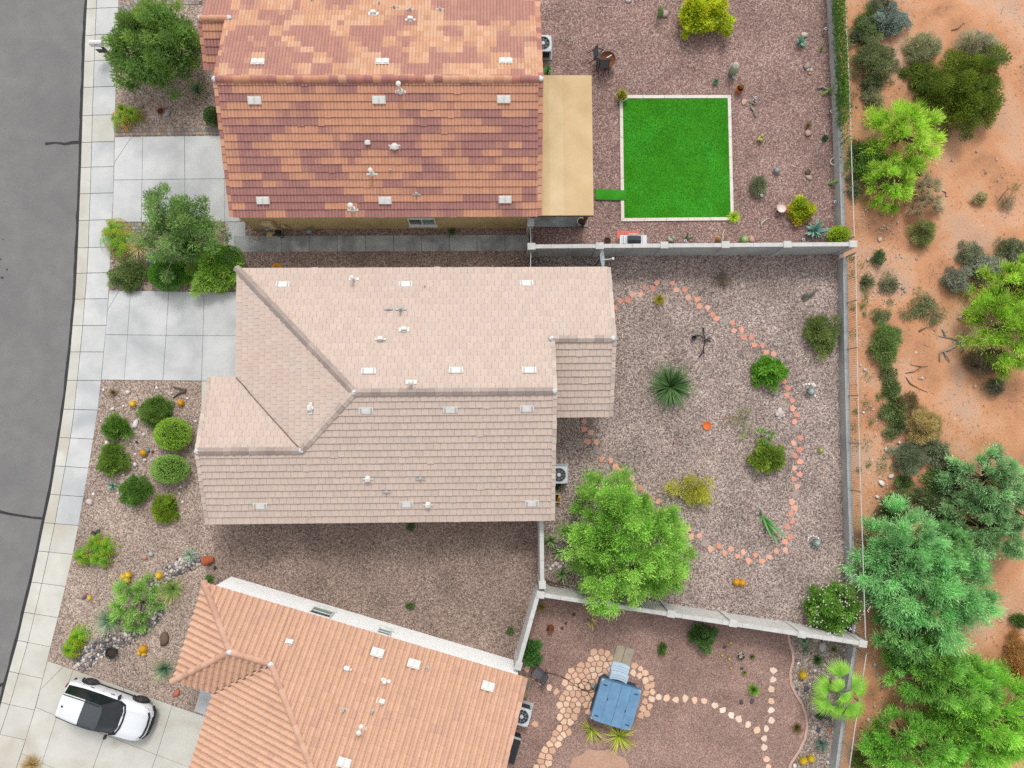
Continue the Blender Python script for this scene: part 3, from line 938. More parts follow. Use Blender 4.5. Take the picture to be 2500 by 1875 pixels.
A.ridge((XW, YQ, zq), (XQ, YQ, zq), cols=GREYC)
A.ridge((XE, YX, zx), (XX, YX, zx), cols=TAN[:2] + GREYC[2:])
A.rake((XE, YS, HE), (XE, YR, zr), (1, 0, 0), TAN)
A.rake((XW, YS, HE), (XW, YQ, zq), (-1, 0, 0), TAN)
A.rake((XW, YV, HE), (XW, YQ, zq), (-1, 0, 0), TAN)
A.rake((XX, YN, HE), (XX, YX, zx), (1, 0, 0), TAN)
A.rake((XX, YXS, HE), (XX, YX, zx), (1, 0, 0), TAN)
A.rake((XE, YX, zx), (XE, YR, zr), (1, 0, 0), TAN)
A.valley((XG, YV, HE), (XQ, YQ, zq), .035)
for p in ((XP, YR, zr), (XE + .05, YR, zr), (XQ, YQ, zq), (XW - .05, YQ, zq), (XE, YX, zx), (XX, YX, zx)):
    A.mortar(p)
A.walls([(XW + .35, YS + .3), (XE - .25, YS + .3), (XE - .25, YN - .35), (XG + .4, YN - .35), (XG + .4, YV - .1), (XW + .35, YV - .4)], m_cream_wall)
A.gable([(XE - .1, YS + .1, HE - .05), (XE - .1, YN - .1, HE - .05), (XE - .1, YR, zr - .08)], m_cream_wall)
A.gable([(XW + .1, YV - .1, HE - .05), (XW + .1, YS + .1, HE - .05), (XW + .1, YQ, zq - .08)], m_cream_wall)
A.gable([(XX - .12, YXS + .2, HE - .05), (XX - .12, YN - .2, HE - .05), (XX - .12, YX, zx - .08)], m_cream_wall)
m_garage = mat('garage_door_paint', S(214, 202, 188), rough=.6)
gd = MB()
for k in range(4):
    gd.box(A.w(XG + .36, 4.6, .28 + k * .55), (.06, 4.6, .53), .0074, bev=.01)
gd.build('garage_door', m_garage, A.root)
for y in (YXS + .35, 6.6):                               # posts of the covered patio
    q = A.w(XX - .4, y)
    MB().box((q.x, q.y, HE / 2 - .05), (.3, .3, HE - .1)).build('patio_post', m_cream_wall, A.root)
for (c, r, x, y) in ((1, 1, 285, 772), (1, 1, 1233, 770), (2, 1, 270, 763), (1, 1, 947, 1440), (1, 1, 1622, 1433), (2, 1, 290, 1433)):
    A.flat_vent('N' if Z(c, r, x, y)[0] < 1340 or c == 1 else 'N', Z(c, r, x, y))
for (c, r, x, y) in ((1, 2, 928, 323), (1, 2, 1578, 316), (2, 2, 273, 308), (1, 2, 112, 1060), (1, 2, 1240, 1046), (2, 2, 312, 1039)):
    A.flat_vent('S' if Z(c, r, x, y)[0] > 735 else 'Sw', Z(c, r, x, y))
for (x, y, h, rr, cp, fl, hd) in ((835, 735, .5, .055, True, (.5, .16), False), (1383, 785, .18, .03, False, None, False), (1103, 965, .2, .035, False, (.4, .10), False),
                                  (1198, 965, .45, .06, False, (.5, .14), False), (1222, 1125, .1, .06, False, (.5, .22), True), (1040, 1200, .1, .05, False, (.5, .1), True), (1278, 1530, .42, .06, True, (.52, .2), False)):
    A.pipe('N', Z(1, 1, x, y), h, rr, cp, fl, hd)
for (x, y, h, rr, cp, fl, hd) in ((942, 845, .1, .06, False, (.5, .1), True), (1347, 848, .16, .04, False, (.45, .1), False), (1085, 950, .16, .04, False, (.4, .1), False), (1406, 1045, .1, .06, False, (.45, .1), True)):
    A.pipe('S', Z(1, 2, x, y), h, rr, cp, fl, hd)
A.pipe('W', Z(1, 2, 505, 305), .1, .06, False, (.56, .2), True)

# --- the mottled orange-roofed house at the top
def cell_noise(x, y, seed):
    return random.Random(int(x) * 73856093 ^ int(y) * 19349663 ^ seed * 83492791).random()
def mottled(key, i, j, r):
    def vn(x, y, sd_):
        x0, y0 = math.floor(x), math.floor(y); fx, fy = x - x0, y - y0
        fx, fy = fx * fx * (3 - 2 * fx), fy * fy * (3 - 2 * fy)
        g = [[cell_noise(x0 + a, y0 + b, sd_) for b in (0, 1)] for a in (0, 1)]
        return (g[0][0] * (1 - fx) + g[1][0] * fx) * (1 - fy) + (g[0][1] * (1 - fx) + g[1][1] * fx) * fy
    wx, wy = (3.0, 1.05) if key[0] == 'S' else (2.4, 1.7)
    t = .66 * vn(i / wx, j / wy, 4) + .24 * vn(i / 11, j / 5, 8) + .10 * cell_noise(i // 2, j, 5) + r.uniform(-.05, .05)
    t = min(1, max(0, (t - .42) / .16)); t = t * t * (3 - 2 * t)
    lo_ = S(210, 154, 126) if key[0] == 'S' else (S(214, 164, 132) if r.random() < .6 else S(220, 176, 146))
    hi_ = S(174, 124, 117) if key[0] == 'S' else S(186, 136, 123)
    c = tuple(lo_[q] * (1 - t) + hi_[q] * t for q in range(3))
    v = r.uniform(.94, 1.06)
    return tuple(x * v for x in c[:3])
ORA = [S(206, 150, 120), S(184, 124, 108), S(212, 162, 132), S(170, 118, 110)]
B = House('orange_mottled_house', 'house with mottled orange and purple-brown tile roof and tan walls, at the top', (0, 0), .009, 'villa', mottled)
BW, BE, BS, BR, BN = -12.6, 2.0, 9.75, 15.45, 21.15
bz = HE + (BR - BS) * P
SXW, SR, SS = -13.9, 19.05, 16.95
sz = HE + (BN - SR) * P
B.face('S', [(BW, BS, HE), (BE, BS, HE), (BE, BR, bz), (BW, BR, bz)], seed=11)
B.face('N', [(BE, BN, HE), (BW, BN, HE), (BW, BR, bz), (BE, BR, bz)], seed=12)
B.face('Nw', [(BW, BN, HE), (SXW, BN, HE), (SXW, SR, sz), (BW, SR, sz)], seed=13)
B.face('Ss', [(SXW, SS, sz - (SR - SS) * P), (BW, SS, sz - (SR - SS) * P), (BW, SR, sz), (SXW, SR, sz)], seed=14)
B.finish()
B.ridge((BW, BR, bz), (BE, BR, bz), barrel=True, w=.24, cols=ORA)
B.ridge((SXW, SR, sz), (BW, SR, sz), barrel=True, w=.22, cols=ORA)
B.rake((BW, BS, HE), (BW, BR, bz), (-1, 0, 0), ORA)
B.rake((BW, SR, sz), (BW, BR, bz), (-1, 0, 0), ORA)
B.rake((BE, BS, HE), (BE, BR, bz), (1, 0, 0), ORA, w=.22)
B.rake((BE, BN, HE), (BE, BR, bz), (1, 0, 0), ORA, w=.22)
B.rake((SXW, SS, sz - (SR - SS) * P), (SXW, SR, sz), (-1, 0, 0), ORA)
for p in ((BW - .05, BR, bz), (BE + .1, BR, bz), (SXW, SR, sz), (BW, SR, sz)):
    B.mortar(p, .15)
B.walls([(BW + .05, BS + .12), (BE - .3, BS + .12), (BE - .3, BN - .3), (SXW + .3, BN - .3), (SXW + .3, SS + .5), (BW + .05, SS + .5)], m_tan_wall)
B.gable([(BE - .1, BS + .1, HE - .05), (BE - .1, BN - .1, HE - .05), (BE - .1, BR, bz - .08)], m_tan_wall)
B.gable([(BW + .08, BN - .1, HE - .05), (BW + .08, BS + .1, HE - .05), (BW + .08, BR, bz - .08)], m_tan_wall)
B.window((-4.35, BS + .12), (-3.05, BS + .12), .95, 2.0, (0, -1, 0))
gd = MB()
for k in range(4):
    gd.box(B.w(BW - .0, 13.2, .28 + k * .55), (.06, 4.6, .53), .009, bev=.01)
gd.build('garage_door', m_garage, B.root)
for (x, y, k) in ((95, 482, 'N'), (1055, 480, 'N'), (2005, 475, 'N'), (70, 775, 'S'), (1028, 771, 'S'), (1990, 766, 'S'), (135, 1546, 'S'), (1075, 1546, 'S'), (2000, 1539, 'S')):
    B.tile_vent(k, Z(1, 0, x, y))
for (x, y, h, rr, cp, fl, hd) in ((985, 110, .12, .07, False, (.5, .2), True), (1145, 58, .2, .035, False, (.42, .1), False), (1268, 78, .2, .035, False, (.42, .1), False), (1270, 158, .12, .06, False, (.5, .12), True),
                                  (1500, 78, .2, .035, False, (.42, .1), False), (1030, 24, .18, .03, False, None, False), (512, 4, .18, .04, False, None, False)):
    B.pipe('N', Z(1, 0, x, y), h, rr, cp, fl, hd)
for (x, y, h, rr, cp, fl, hd) in ((1195, 705, .75, .06, True, (.5, .14), False), (942, 1095, .12, .06, False, None, True), (1148, 1130, .14, .07, False, (.55, .2), True), (975, 1340, .5, .055, True, (.52, .1), False),
                                  (1117, 1318, .2, .04, False, None, False), (1319, 1498, .22, .04, False, (.42, .08), False), (828, 1615, .65, .065, True, (.52, .12), False)):
    B.pipe('S', Z(1, 0, x, y), h, rr, cp, fl, hd)
# services on its side wall
m_box = mat('tan_box_paint', S(208, 186, 138), rough=.6)
m_grey_metal = mat('grey_metal', S(150, 156, 162), S(128, 134, 140), scale=6, rough=.45, metal=.4)
q = B.w(-11.35, BS + .0)
MB().box((q.x, q.y, 1.35), (.5, .22, .95), bev=.02).build('electric_panel', m_box, B.root)
MB().lathe(None, [(.1, 0), (.1, .12), (.06, .16)], 14, mtx=Matrix.Translation((q.x - .12, q.y - .11, 1.25)) @ Matrix.Rotation(math.pi / 2, 4, 'X')).build('electric_meter', m_grey_metal, B.root)
q = B.w(-10.75, BS + .05)
MB().box((q.x, q.y, .9), (.16, .12, .3), bev=.01).box((q.x + .12, q.y + .03, .5), (.03, .04, 1.0)).build('cable_box', m_box, B.root)
q = B.w(-9.55, BS - .1)
gm = MB().tube([(q.x - .22, q.y, 0), (q.x - .22, q.y, .45), (q.x, q.y, .5), (q.x + .2, q.y + .05, .5), (q.x + .2, q.y + .15, .5)], .028, 8)
gm.lathe((q.x, q.y, .36), [(.05, 0), (.13, .03), (.13, .22), (.05, .26)], 14).box((q.x - .08, q.y - .08, .5), (.14, .1, .16), .4, bev=.02).build('gas_meter', m_grey_metal, B.root)
# its patio cover: flat rolled roof on dark posts
pc = thing('patio_cover', 'flat tan patio cover on dark red posts beside the mottled roof', 'patio cover', (3.4, 13.4, 0))
m_roll = mat('tan_rolled_roof', S(222, 194, 150), S(214, 185, 141), scale=.8, bump=.2, bscale=90, stain=S(204, 174, 130), stain_scale=.5)
m_roll2 = mat('tan_rolled_roof_faded', S(228, 202, 162), S(219, 192, 150), scale=.8, bump=.2, bscale=90, stain=S(208, 180, 138), stain_scale=.5)
m_maroon = mat('maroon_wood_paint', S(98, 58, 62), S(84, 48, 52), scale=7, rough=.6)
xs = [2.02, 2.62, 3.32, 4.02, 4.74]
for k in range(4):
    MB().add([B.w(xs[k] + .004 + .12 * 0, 9.78, 2.60), B.w(xs[k + 1] - .004, 9.78, 2.60), B.w(xs[k + 1] - .004, 16.72, 2.60), B.w(xs[k] + .004, 16.72, 2.60),
              B.w(xs[k], 9.78, 2.72 - .002 * k), B.w(xs[k + 1] + .003, 9.78, 2.715 - .002 * k), B.w(xs[k + 1] + .003, 16.72, 2.715 - .002 * k), B.w(xs[k], 16.72, 2.72 - .002 * k)],
             [(3, 2, 1, 0), (4, 5, 6, 7), (0, 1, 5, 4), (1, 2, 6, 5), (2, 3, 7, 6), (3, 0, 4, 7)]).build('roof_panel', m_roll2 if k == 1 else m_roll, pc)
fa = MB()
for (x0, y0, x1, y1) in ((2.05, 9.82, 4.72, 9.82), (4.68, 9.8, 4.68, 16.7), (2.05, 16.68, 4.72, 16.68)):
    a, b = B.w(x0, y0), B.w(x1, y1)
    c = (a + b) / 2; d = b - a
    fa.box((c.x, c.y, 2.5), (d.length, .05, .22), math.atan2(d.y, d.x))
fa.build('fascia_beam', m_maroon, pc)
for y in np.arange(10.2, 16.6, .61):
    a = B.w(3.37, y); MB().box((a.x, a.y, 2.5), (2.6, .05, .16), .009).build('rafter', m_maroon, pc)
for y in (9.98, 13.3, 16.5):
    a = B.w(4.5, y); MB().box((a.x, a.y, 1.22), (.14, .14, 2.36)).build('post', m_maroon, pc)

# --- the salmon-roofed house at the bottom, turned with the street
def salmon(key, i, j, r):
    v = r.uniform(.95, 1.05)
    c = S(218, 174, 147)
    if r.random() < .05: c = S(210, 166, 144)
    if key == 'N' and r.random() < .07 and j > 6 and i < -8: c = S(200, 166, 148)
    return tuple(x * v for x in c[:3])
SAL = [S(210, 166, 142), S(201, 157, 134), S(215, 173, 150)]
ang = -math.radians(16.6)
NW3 = (-13.71, -7.72)
D = House('salmon_roof_house', 'house with salmon barrel-tile hip roof and white walls, beside the parked car', NW3, ang, 'barrel', salmon)
def dv(u, v, z=HE):                                       # v runs south in this house
    return (u, -v, z)
hz = HE + 2.325 * P; mz = HE + 6 * P
D.face('N', [dv(15.62, 0), dv(4.275, 0), dv(4.275, 2.325, hz), dv(7.95, 6, mz), dv(15.62, 6, mz)], seed=21)
D.face('Nw', [dv(4.275, 0), dv(0, 0), dv(2.325, 2.325, hz), dv(4.275, 2.325, hz)], seed=22)
D.face('W1', [dv(0, 0), dv(0, 4.65), dv(2.325, 2.325, hz)], seed=23)
D.face('S1', [dv(0, 4.65), dv(1.95, 4.65), dv(4.275, 2.325, hz), dv(2.325, 2.325, hz)], seed=24)
D.face('W2', [dv(1.95, 4.65), dv(1.95, 12), dv(7.95, 6, mz), dv(4.275, 2.325, hz)], seed=25)
D.face('Sm', [dv(1.95, 12), dv(15.62, 12), dv(15.62, 6, mz), dv(7.95, 6, mz)], seed=26)
D.finish()
for a, b in ((dv(-.05, -.05), dv(2.325, 2.325, hz)), (dv(-.05, 4.7), dv(2.325, 2.325, hz)), (dv(2.325, 2.325, hz), dv(4.275, 2.325, hz)), (dv(4.275, 2.325, hz), dv(7.95, 6, mz)), (dv(7.95, 6, mz), dv(15.62, 6, mz)), (dv(1.9, 12.05), dv(7.95, 6, mz))):
    D.ridge(a, b, barrel=True, w=.22, cols=SAL)
D.rake(dv(15.62, 0), dv(15.62, 6, mz), (1, 0, 0), SAL)
D.rake(dv(15.62, 12), dv(15.62, 6, mz), (1, 0, 0), SAL)
D.valley(dv(1.95, 4.65), dv(4.275, 2.325, hz), .12)
for p in (dv(2.325, 2.325, hz + .04), dv(4.275, 2.325, hz + .04)):
    D.mortar(p, .15)
D.walls([(.3, -.22), (15.4, -.22), (15.4, -11.7), (2.35, -11.7), (2.35, -4.3), (.3, -4.3)], m_white_wall)
D.gable([dv(15.5, 11.8, HE - .05), dv(15.5, .2, HE - .05), dv(15.5, 6, mz - .08)], m_white_wall)
D.window((5.95, -.22), (4.95, -.22), .95, 2.0, (0, 1, 0), 'h')
D.window((8.95, -.22), (8.35, -.22), 1.3, 2.0, (0, 1, 0), 'h')
for (x, y, k) in ((1017, 768, 'N'), (1298, 855, 'N'), (1868, 1028, 'N'), (760, 1618, 'N')):
    D.tile_vent(k, Z(1, 3, x, y), w=.60, h=.40)
for (x, y, h, rr, cp, fl, hd) in ((345, 690, .12, .07, False, (.5, .24), True), (780, 895, .14, .06, False, (.45, .1), True), (1075, 985, .2, .05, True, (.5, .16), False), (1410, 885, .25, .04, False, (.42, .12), False),
                                  (1052, 1150, .14, .06, False, (.52, .24), True), (757, 1205, .25, .04, False, (.42, .12), False), (980, 1215, .25, .04, False, (.42, .12), False), (890, 1345, .55, .06, True, (.5, .14), False)):
    D.pipe('N', Z(1, 3, x, y), h, rr, cp, fl, hd)
# ------------------------------------------------------------------ block walls, gates, iron fence
m_block = mat('grey_block', S(196, 196, 194), S(178, 179, 178), scale=3, bump=.5, bscale=60, stain=S(162, 163, 164), stain_scale=.7)
m_block_lt = mat('pale_block', S(216, 214, 210), S(200, 198, 194), scale=3, bump=.4, bscale=60)
m_cap = mat('pale_wall_cap', S(214, 213, 209), S(198, 197, 193), scale=4, bump=.2, bscale=80)
m_iron = mat('tan_iron_paint', S(170, 164, 152), S(152, 146, 136), scale=12, rough=.5)
m_dark_iron = mat('dark_iron_paint', S(66, 62, 62), S(52, 48, 48), scale=12, rough=.5)
WH = 1.8
def block_wall(name, label, pts, pillars, material, h=WH, thick=.20, skip=()):
    """wall through ground points with pillars at given points; courses of blocks shown by raked joints"""
    pts = [Vector((p[0], p[1])) for p in pts]
    root = thing(name, label, 'wall', (pts[0].x, pts[0].y, 0))
    for a, b in zip(pts, pts[1:]):
        d = b - a; L = d.length; rz = math.atan2(d.y, d.x)
        n = max(1, round(L / 2.4))
        c = (a + b) / 2
        MB().box((c.x, c.y, h / 2 - .08), (L, thick - .016, h - .04), rz).build('wall_core', material, root)
        # facing courses, one per 0.2 m
        for k in range(int(h / .2) - 0):
            MB().box((c.x, c.y, .1 + k * .2 - .02), (L - .01, thick, .19), rz).build('block_course', material, root)
        nn = max(1, round(L / 1.0))
        for k in range(nn):
            q = a + d * ((k + .5) / nn)
            MB().box((q.x, q.y, h - .005), (L / nn - .006, thick + .004, .05), rz, bev=.008).build('cap_stone', m_cap, root)
    for p in pillars:
        rz = math.atan2((pts[-1] - pts[0]).y, (pts[-1] - pts[0]).x)
        pl = MB().box((p[0], p[1], h / 2 - .04), (.34, .29, h + .02), rz, bev=.01).build('pillar', material, root)
        MB().box((p[0], p[1], h + .025), (.40, .34, .07), rz, bev=.012).build('pillar_cap', m_cap, pl)
    return root
yb = lambda x: 8.56 + (x - 1.6) * .0058
np_ = [GZ(2, 1, 308, 480, WH), GZ(2, 1, 834, 476, WH), GZ(2, 1, 1332, 470, WH), GZ(2, 1, 1805, 467, WH), GZ(3, 1, 385, 464, WH), GZ(3, 1, 892, 462, WH)]
block_wall('block_wall', 'grey block wall with white caps between the red and the grey gravel yards', [np_[0], np_[-1]], [(p.x, p[1]) for p in np_], m_block)
sp_ = [GZ(2, 3, 377, 322, WH), GZ(2, 3, 897, 398, WH), GZ(2, 3, 1385, 470, WH), GZ(2, 3, 1863, 543, WH), GZ(3, 3, 497, 627, WH), GZ(3, 3, 968, 700, WH)]
block_wall('block_wall', 'pale block wall running under the big tree toward the palm', [sp_[0], sp_[-1]], [(p.x, p[1]) for p in sp_], m_block_lt)
a, b = GZ(2, 2, 385, 1170, WH), GZ(2, 3, 392, 245, WH)
block_wall('block_wall', 'short pale block wall from the tan house down to the corner pillar', [(a.x, a.y + .35), b], [(b.x, b.y)], m_block_lt)
a, b = GZ(2, 3, 355, 335, WH), GZ(2, 3, 207, 870, WH)
block_wall('block_wall', 'slanting pale block wall between the side yard and the hot tub yard', [a, b], [(b.x, b.y)], m_block_lt)
a = GZ(2, 1, 303, 292, WH)
block_wall('block_wall', 'stub of block wall with one capped pillar at the tan wall corner', [(a.x, a.y + .1), (a.x, a.y + .55)], [(a.x, a.y)], m_block_lt)
def gate(label, a, b, h=1.6):
    root = thing('side_gate', label, 'gate', (a.x, a.y, 0))
    d = (b - a); d.z = 0; L = d.length; rz = math.atan2(d.y, d.x); u = d.normalized()
    MB().tube([(a.x, a.y, h), (b.x, b.y, h)], .022, 8).build('top_rail', m_block_lt, root)
    MB().box(((a.x + b.x) / 2, (a.y + b.y) / 2, h / 2 - .02), (L, .02, h - .16), rz).build('mesh_panel', m_dark_iron, root)
    MB().tube([(a.x, a.y, .12), (b.x, b.y, .12)], .02, 8).build('bottom_rail', m_dark_iron, root)
    for t in (.02, .98):
        q = a + d * t
        MB().tube([(q.x, q.y, 0), (q.x, q.y, h)], .025, 8).build('gate_post', m_dark_iron, root)
gate('dark side gate between the two capped pillars over the concrete walk', Vector((a.x - .02, a.y - .2, 0)), Vector((np_[0].x - .02, np_[0].y + .2, 0)))
gate('dark side gate between the corner pillar and the tan house', Vector((np_[0].x - .02, np_[0].y - .2, 0)), Vector((np_[0].x - .06, 7.0, 0)))

# low wall with iron view fence along the desert
def view_fence(name, label, wall_px, h0=.62, h1=1.62, post_every=2.45):
    pts = [G(p, h0) for p in wall_px]
    root = thing(name, label, 'fence', (pts[0].x, pts[0].y, 0))
    for i, (a, b) in enumerate(zip(pts, pts[1:])):
        d = b - a; L = d.length; rz = math.atan2(d.y, d.x); c = (a + b) / 2
        MB().box((c.x, c.y, h0 / 2 - .15), (L + .02, .2, h0 + .26), rz).build('low_wall', m_block, root)
        n = max(1, round(L / 1.0))
        for k in range(n):
            q = a + d * ((k + .5) / n)
            MB().box((q.x, q.y, h0 + .0), (L / n - .005, .23, .06), rz, bev=.01).build('cap_stone', m_block, root)
    # iron panels follow the outer edge
    path = []
    for i, p in enumerate(pts):
        d = (pts[min(i + 1, len(pts) - 1)] - pts[max(i - 1, 0)]).normalized()
        nrm = Vector((-d.y, d.x, 0))
        nrm = nrm if nrm.x > 0 else -nrm
        path.append(Vector((p.x, p.y, 0)) + nrm * .05)
    tot = sum((b - a).length for a, b in zip(path, path[1:]))
    def at(s_):
        for a, b in zip(path, path[1:]):
            l = (b - a).length
            if s_ <= l: return a + (b - a) * (s_ / l)
            s_ -= l
        return path[-1]
    up = Vector((0, 0, 1))
    np2 = max(1, round(tot / post_every))
    MB().tube([p + up * (h1) for p in path], .024, 6).build('top_rail', m_cap, root)
    MB().tube([p + up * (h0 + .12) for p in path], .018, 6).build('bottom_rail', m_iron, root)
    for k in range(np2 + 1):
        q = at(tot * k / np2)
        MB().box((q.x, q.y, (h0 + h1) / 2 + .02), (.055, .055, h1 - h0 + .06)).build('fence_post', m_iron, root)
    pk = MB().box((0, 0, (h0 + .12 + h1) / 2), (.013, .013, h1 - h0 - .12)).mesh('picket')
    pk.materials.append(m_iron)
    n = min(295, int(tot / .115))
    for k in range(n):
        q = at(tot * (k + .5) / n) - root.location
        link('picket', pk, root, (q.x, q.y, 0))
view_fence('iron_view_fence', 'iron picket fence on a low wall behind the red gravel yard, vine-covered', [(2028, -120), (2037, 0), (2047, 200), (2053, 380), (2060, 590)])
view_fence('iron_view_fence', 'iron picket fence on a low wall along the grey gravel yard and desert', [(2063, 628), (2067, 900), (2073, 1150), (2079, 1320), (2086, 1545)])
view_fence('iron_view_fence', 'iron picket fence on a low wall beside the fan palm', [(2088, 1580), (2076, 1660), (2060, 1760), (2045, 1870), (2020, 2040)])
# ------------------------------------------------------------------ lawn
m_turf = mat('artificial_turf', S(64, 158, 16), S(52, 138, 12), scale=1.2, rough=.9, bump=.5, bscale=220, attr='tint', stain=S(62, 172, 40), stain_scale=.5)
m_border = mat('white_stone_border', S(238, 228, 218), S(226, 214, 204), scale=5, bump=.15)
q = [GZ(2, 0, 986, 738), GZ(2, 0, 1843, 737), GZ(2, 1, 1867, 280), GZ(2, 1, 998, 288)]
lawn = structure('lawn', MB().prism(q, -.02, .045, col=(1, 1, 1)), m_turf)
def inset_quad(q, d):
    c = sum((Vector(p[:2]) for p in q), Vector((0, 0))) / 4
    return [Vector(p[:2]) + Vector((math.copysign(d, c.x - p[0]), math.copysign(d, c.y - p[1]))) for p in q]
qi = inset_quad(q, .17)
for i in range(4):
    a0, a1, b1, b0 = Vector(q[i][:2]), Vector(q[(i + 1) % 4][:2]), qi[(i + 1) % 4], qi[i]
    n = max(2, round((a1 - a0).length / 1.2))
    for k in range(n):
        f0, f1 = k / n + .001, (k + 1) / n - .001
        MB().prism([a0.lerp(a1, f0), a0.lerp(a1, f1), b0.lerp(b1, f1), b0.lerp(b1, f0)], -.02, .075 + random.uniform(-.002, .002), inset=.008).build('border_stone', m_border, lawn)
def turf_blades(poly, name, per, hgt):
    r = np.random.default_rng(5)
    xs, ys = [p[0] for p in poly], [p[1] for p in poly]
    n = int((max(xs) - min(xs)) * (max(ys) - min(ys)) * per)
    Pp = np.stack([r.uniform(min(xs), max(xs), n), r.uniform(min(ys), max(ys), n)], 1)
    Pp = Pp[np_inside(Pp, [(p[0], p[1]) for p in poly])]; n = len(Pp)
    t = r.uniform(0, 6.28, n); w = .02
    V = np.zeros((n, 3, 3)); dx, dy = np.cos(t) * w, np.sin(t) * w
    V[:, 0] = np.stack([Pp[:, 0] - dx, Pp[:, 1] - dy, np.full(n, .044)], 1)
    V[:, 1] = np.stack([Pp[:, 0] + dx, Pp[:, 1] + dy, np.full(n, .044)], 1)
    V[:, 2] = np.stack([Pp[:, 0] + r.normal(0, .03, n), Pp[:, 1] + r.normal(0, .03, n), .044 + hgt * r.uniform(.5, 1, n)], 1)
    ys_ = (Pp[:, 1] - min(ys)) / (max(ys) - min(ys))
    roll = np.where(ys_ > .50, .93, 1.04) + .05 * np.sin(Pp[:, 0] * 2.1 + 2 * np.sin(Pp[:, 1] * 1.1)) + .04 * np.sin(Pp[:, 1] * 4.3 + Pp[:, 0] * 1.7)
    V[:, 2, 1] += np.where(ys_ > .50, .02, -.02)
    g = np.array(S(70, 164, 16)[:3]) * (r.uniform(.72, 1.28, n) * roll)[:, None]
    # seams between the turf rolls, as a change of pile direction
    tag(qmesh(name, V.reshape(-1, 3), np.arange(n * 3).reshape(-1, 3), np.repeat(g, 3, 0), attr_mat('turf_blade', .9, trans=.2)), kind='stuff')
turf_blades([(p.x, p.y) for p in qi], 'turf_pile', 900, .03)
ts = [GZ(2, 0, 800, 1462), GZ(2, 0, 1038, 1472), GZ(2, 0, 1036, 1550), GZ(2, 0, 800, 1543)]
tr = MB().prism(ts, .0, .10, col=(.85, .9, .85), inset=.01).build('turf_runner', m_turf)
tag(tr, 'narrow green turf runner bridging the white border of the lawn', 'turf mat')

# ------------------------------------------------------------------ stepping stones and flagstones
m_stone = attr_mat('flagstone', .85, bump=.5)
SALM = [S(238, 172, 148), S(230, 160, 136), S(236, 182, 160), S(222, 156, 138)]
SGREY = [S(178, 160, 152), S(168, 156, 148)]
def flag(path, p, size, cols, rot, n=5, kite=True, z=.03):
    rr = random.Random(int(p.x * 1000) * 7 + int(p.y * 1000))
    pts = []
    for k in range(n):
        t = rot + 2 * math.pi * (k + rr.uniform(-.22, .22)) / n
        r = size * rr.uniform(.74, 1.2)
        if kite and k == 0: r *= 1.25
        pts.append((p.x + math.cos(t) * r, p.y + math.sin(t) * r))
    c = rr.choice(cols); v = rr.uniform(.93, 1.06)
    MB().prism(pts, -.02, z + rr.uniform(-.006, .008), col=tuple(x * v for x in c[:3]), inset=.012).build('flagstone', m_stone, path)
def path_root(name):
    return tag(bpy.data.objects.new(name, None), kind='structure')
sp = path_root('stepping_stone_path'); C.objects.link(sp)
chainA = [(945, 950), (987, 898), (1047, 893), (1090, 850), (1148, 848), (1181, 797), (1240, 805), (1275, 758), (1337, 762, 1), (1395, 763), (1424, 812), (1487, 820), (1518, 873), (1585, 888), (1605, 940), (1664, 950), (1706, 1003), (1736, 1040), (1802, 1062, 1), (1858, 1067), (1867, 1130), (1928, 1123), (1945, 1178), (2006, 1178), (2027, 1238), (2088, 1242), (2119, 1295), (2177, 1310)]
chainB = [(375, 40), (362, 98), (392, 147), (383, 203), (427, 247), (422, 310), (465, 357), (437, 410), (452, 468, 1), (483, 532), (437, 576), (478, 625), (443, 673), (476, 718), (440, 768), (479, 818), (436, 853), (456, 910), (447, 968, 1), (417, 1028), (442, 1075), (412, 1120), (432, 1180), (388, 1222), (408, 1295), (363, 1333), (372, 1400), (300, 1410), (250, 1455), (190, 1483), (138, 1440), (85, 1477), (45, 1420), (0, 1445)]
chainC = [(1850, 1393), (1795, 1420), (1752, 1365), (1692, 1390), (1643, 1350, 1), (1605, 1288), (1538, 1298), (1520, 1238), (1455, 1228), (1400, 1170), (1345, 1095), (1290, 1085), (1283, 1025), (1230, 1000), (1179, 957), (1150, 915), (1101, 905), (1085, 850), (1035, 828), (1003, 787), (957, 760), (920, 708), (847, 700), (815, 632, 1), (805, 570), (740, 557), (758, 495), (713, 460), (713, 403)]
for (c, r), ch in (((2, 1), chainA), ((3, 2), chainB), ((2, 2), chainC)):
    for k, e in enumerate(ch):
        o = ch[min(k + 1, len(ch) - 1)]; i_ = ch[max(k - 1, 0)]
        d = math.atan2(-(o[1] - i_[1]), o[0] - i_[0]) + (math.pi / 2 if k % 2 else -math.pi / 2)
        g = len(e) == 3
        flag(sp, GZ(c, r, e[0], e[1]), M(32 if g else 26), SGREY if g else SALM, d + random.uniform(-.4, .4), 8 if g else 5, not g)
hp = path_root('flagstone_path'); C.objects.link(hp)
CRM = [S(240, 200, 170), S(232, 188, 158), S(244, 210, 184), S(224, 180, 152)]
LTS = [S(244, 226, 206), S(240, 216, 194), S(236, 206, 180)]
right_arc = [(1103, 870), (1147, 893), (1094, 925), (1143, 945), (1188, 925), (1230, 967), (1185, 985), (1238, 1020), (1200, 1035), (1241, 1073), (1190, 1085), (1234, 1127), (1183, 1147), (1216, 1183), (1166, 1198), (1197, 1240), (1152, 1252), (752, 1225), (800, 1260), (852, 1283)]
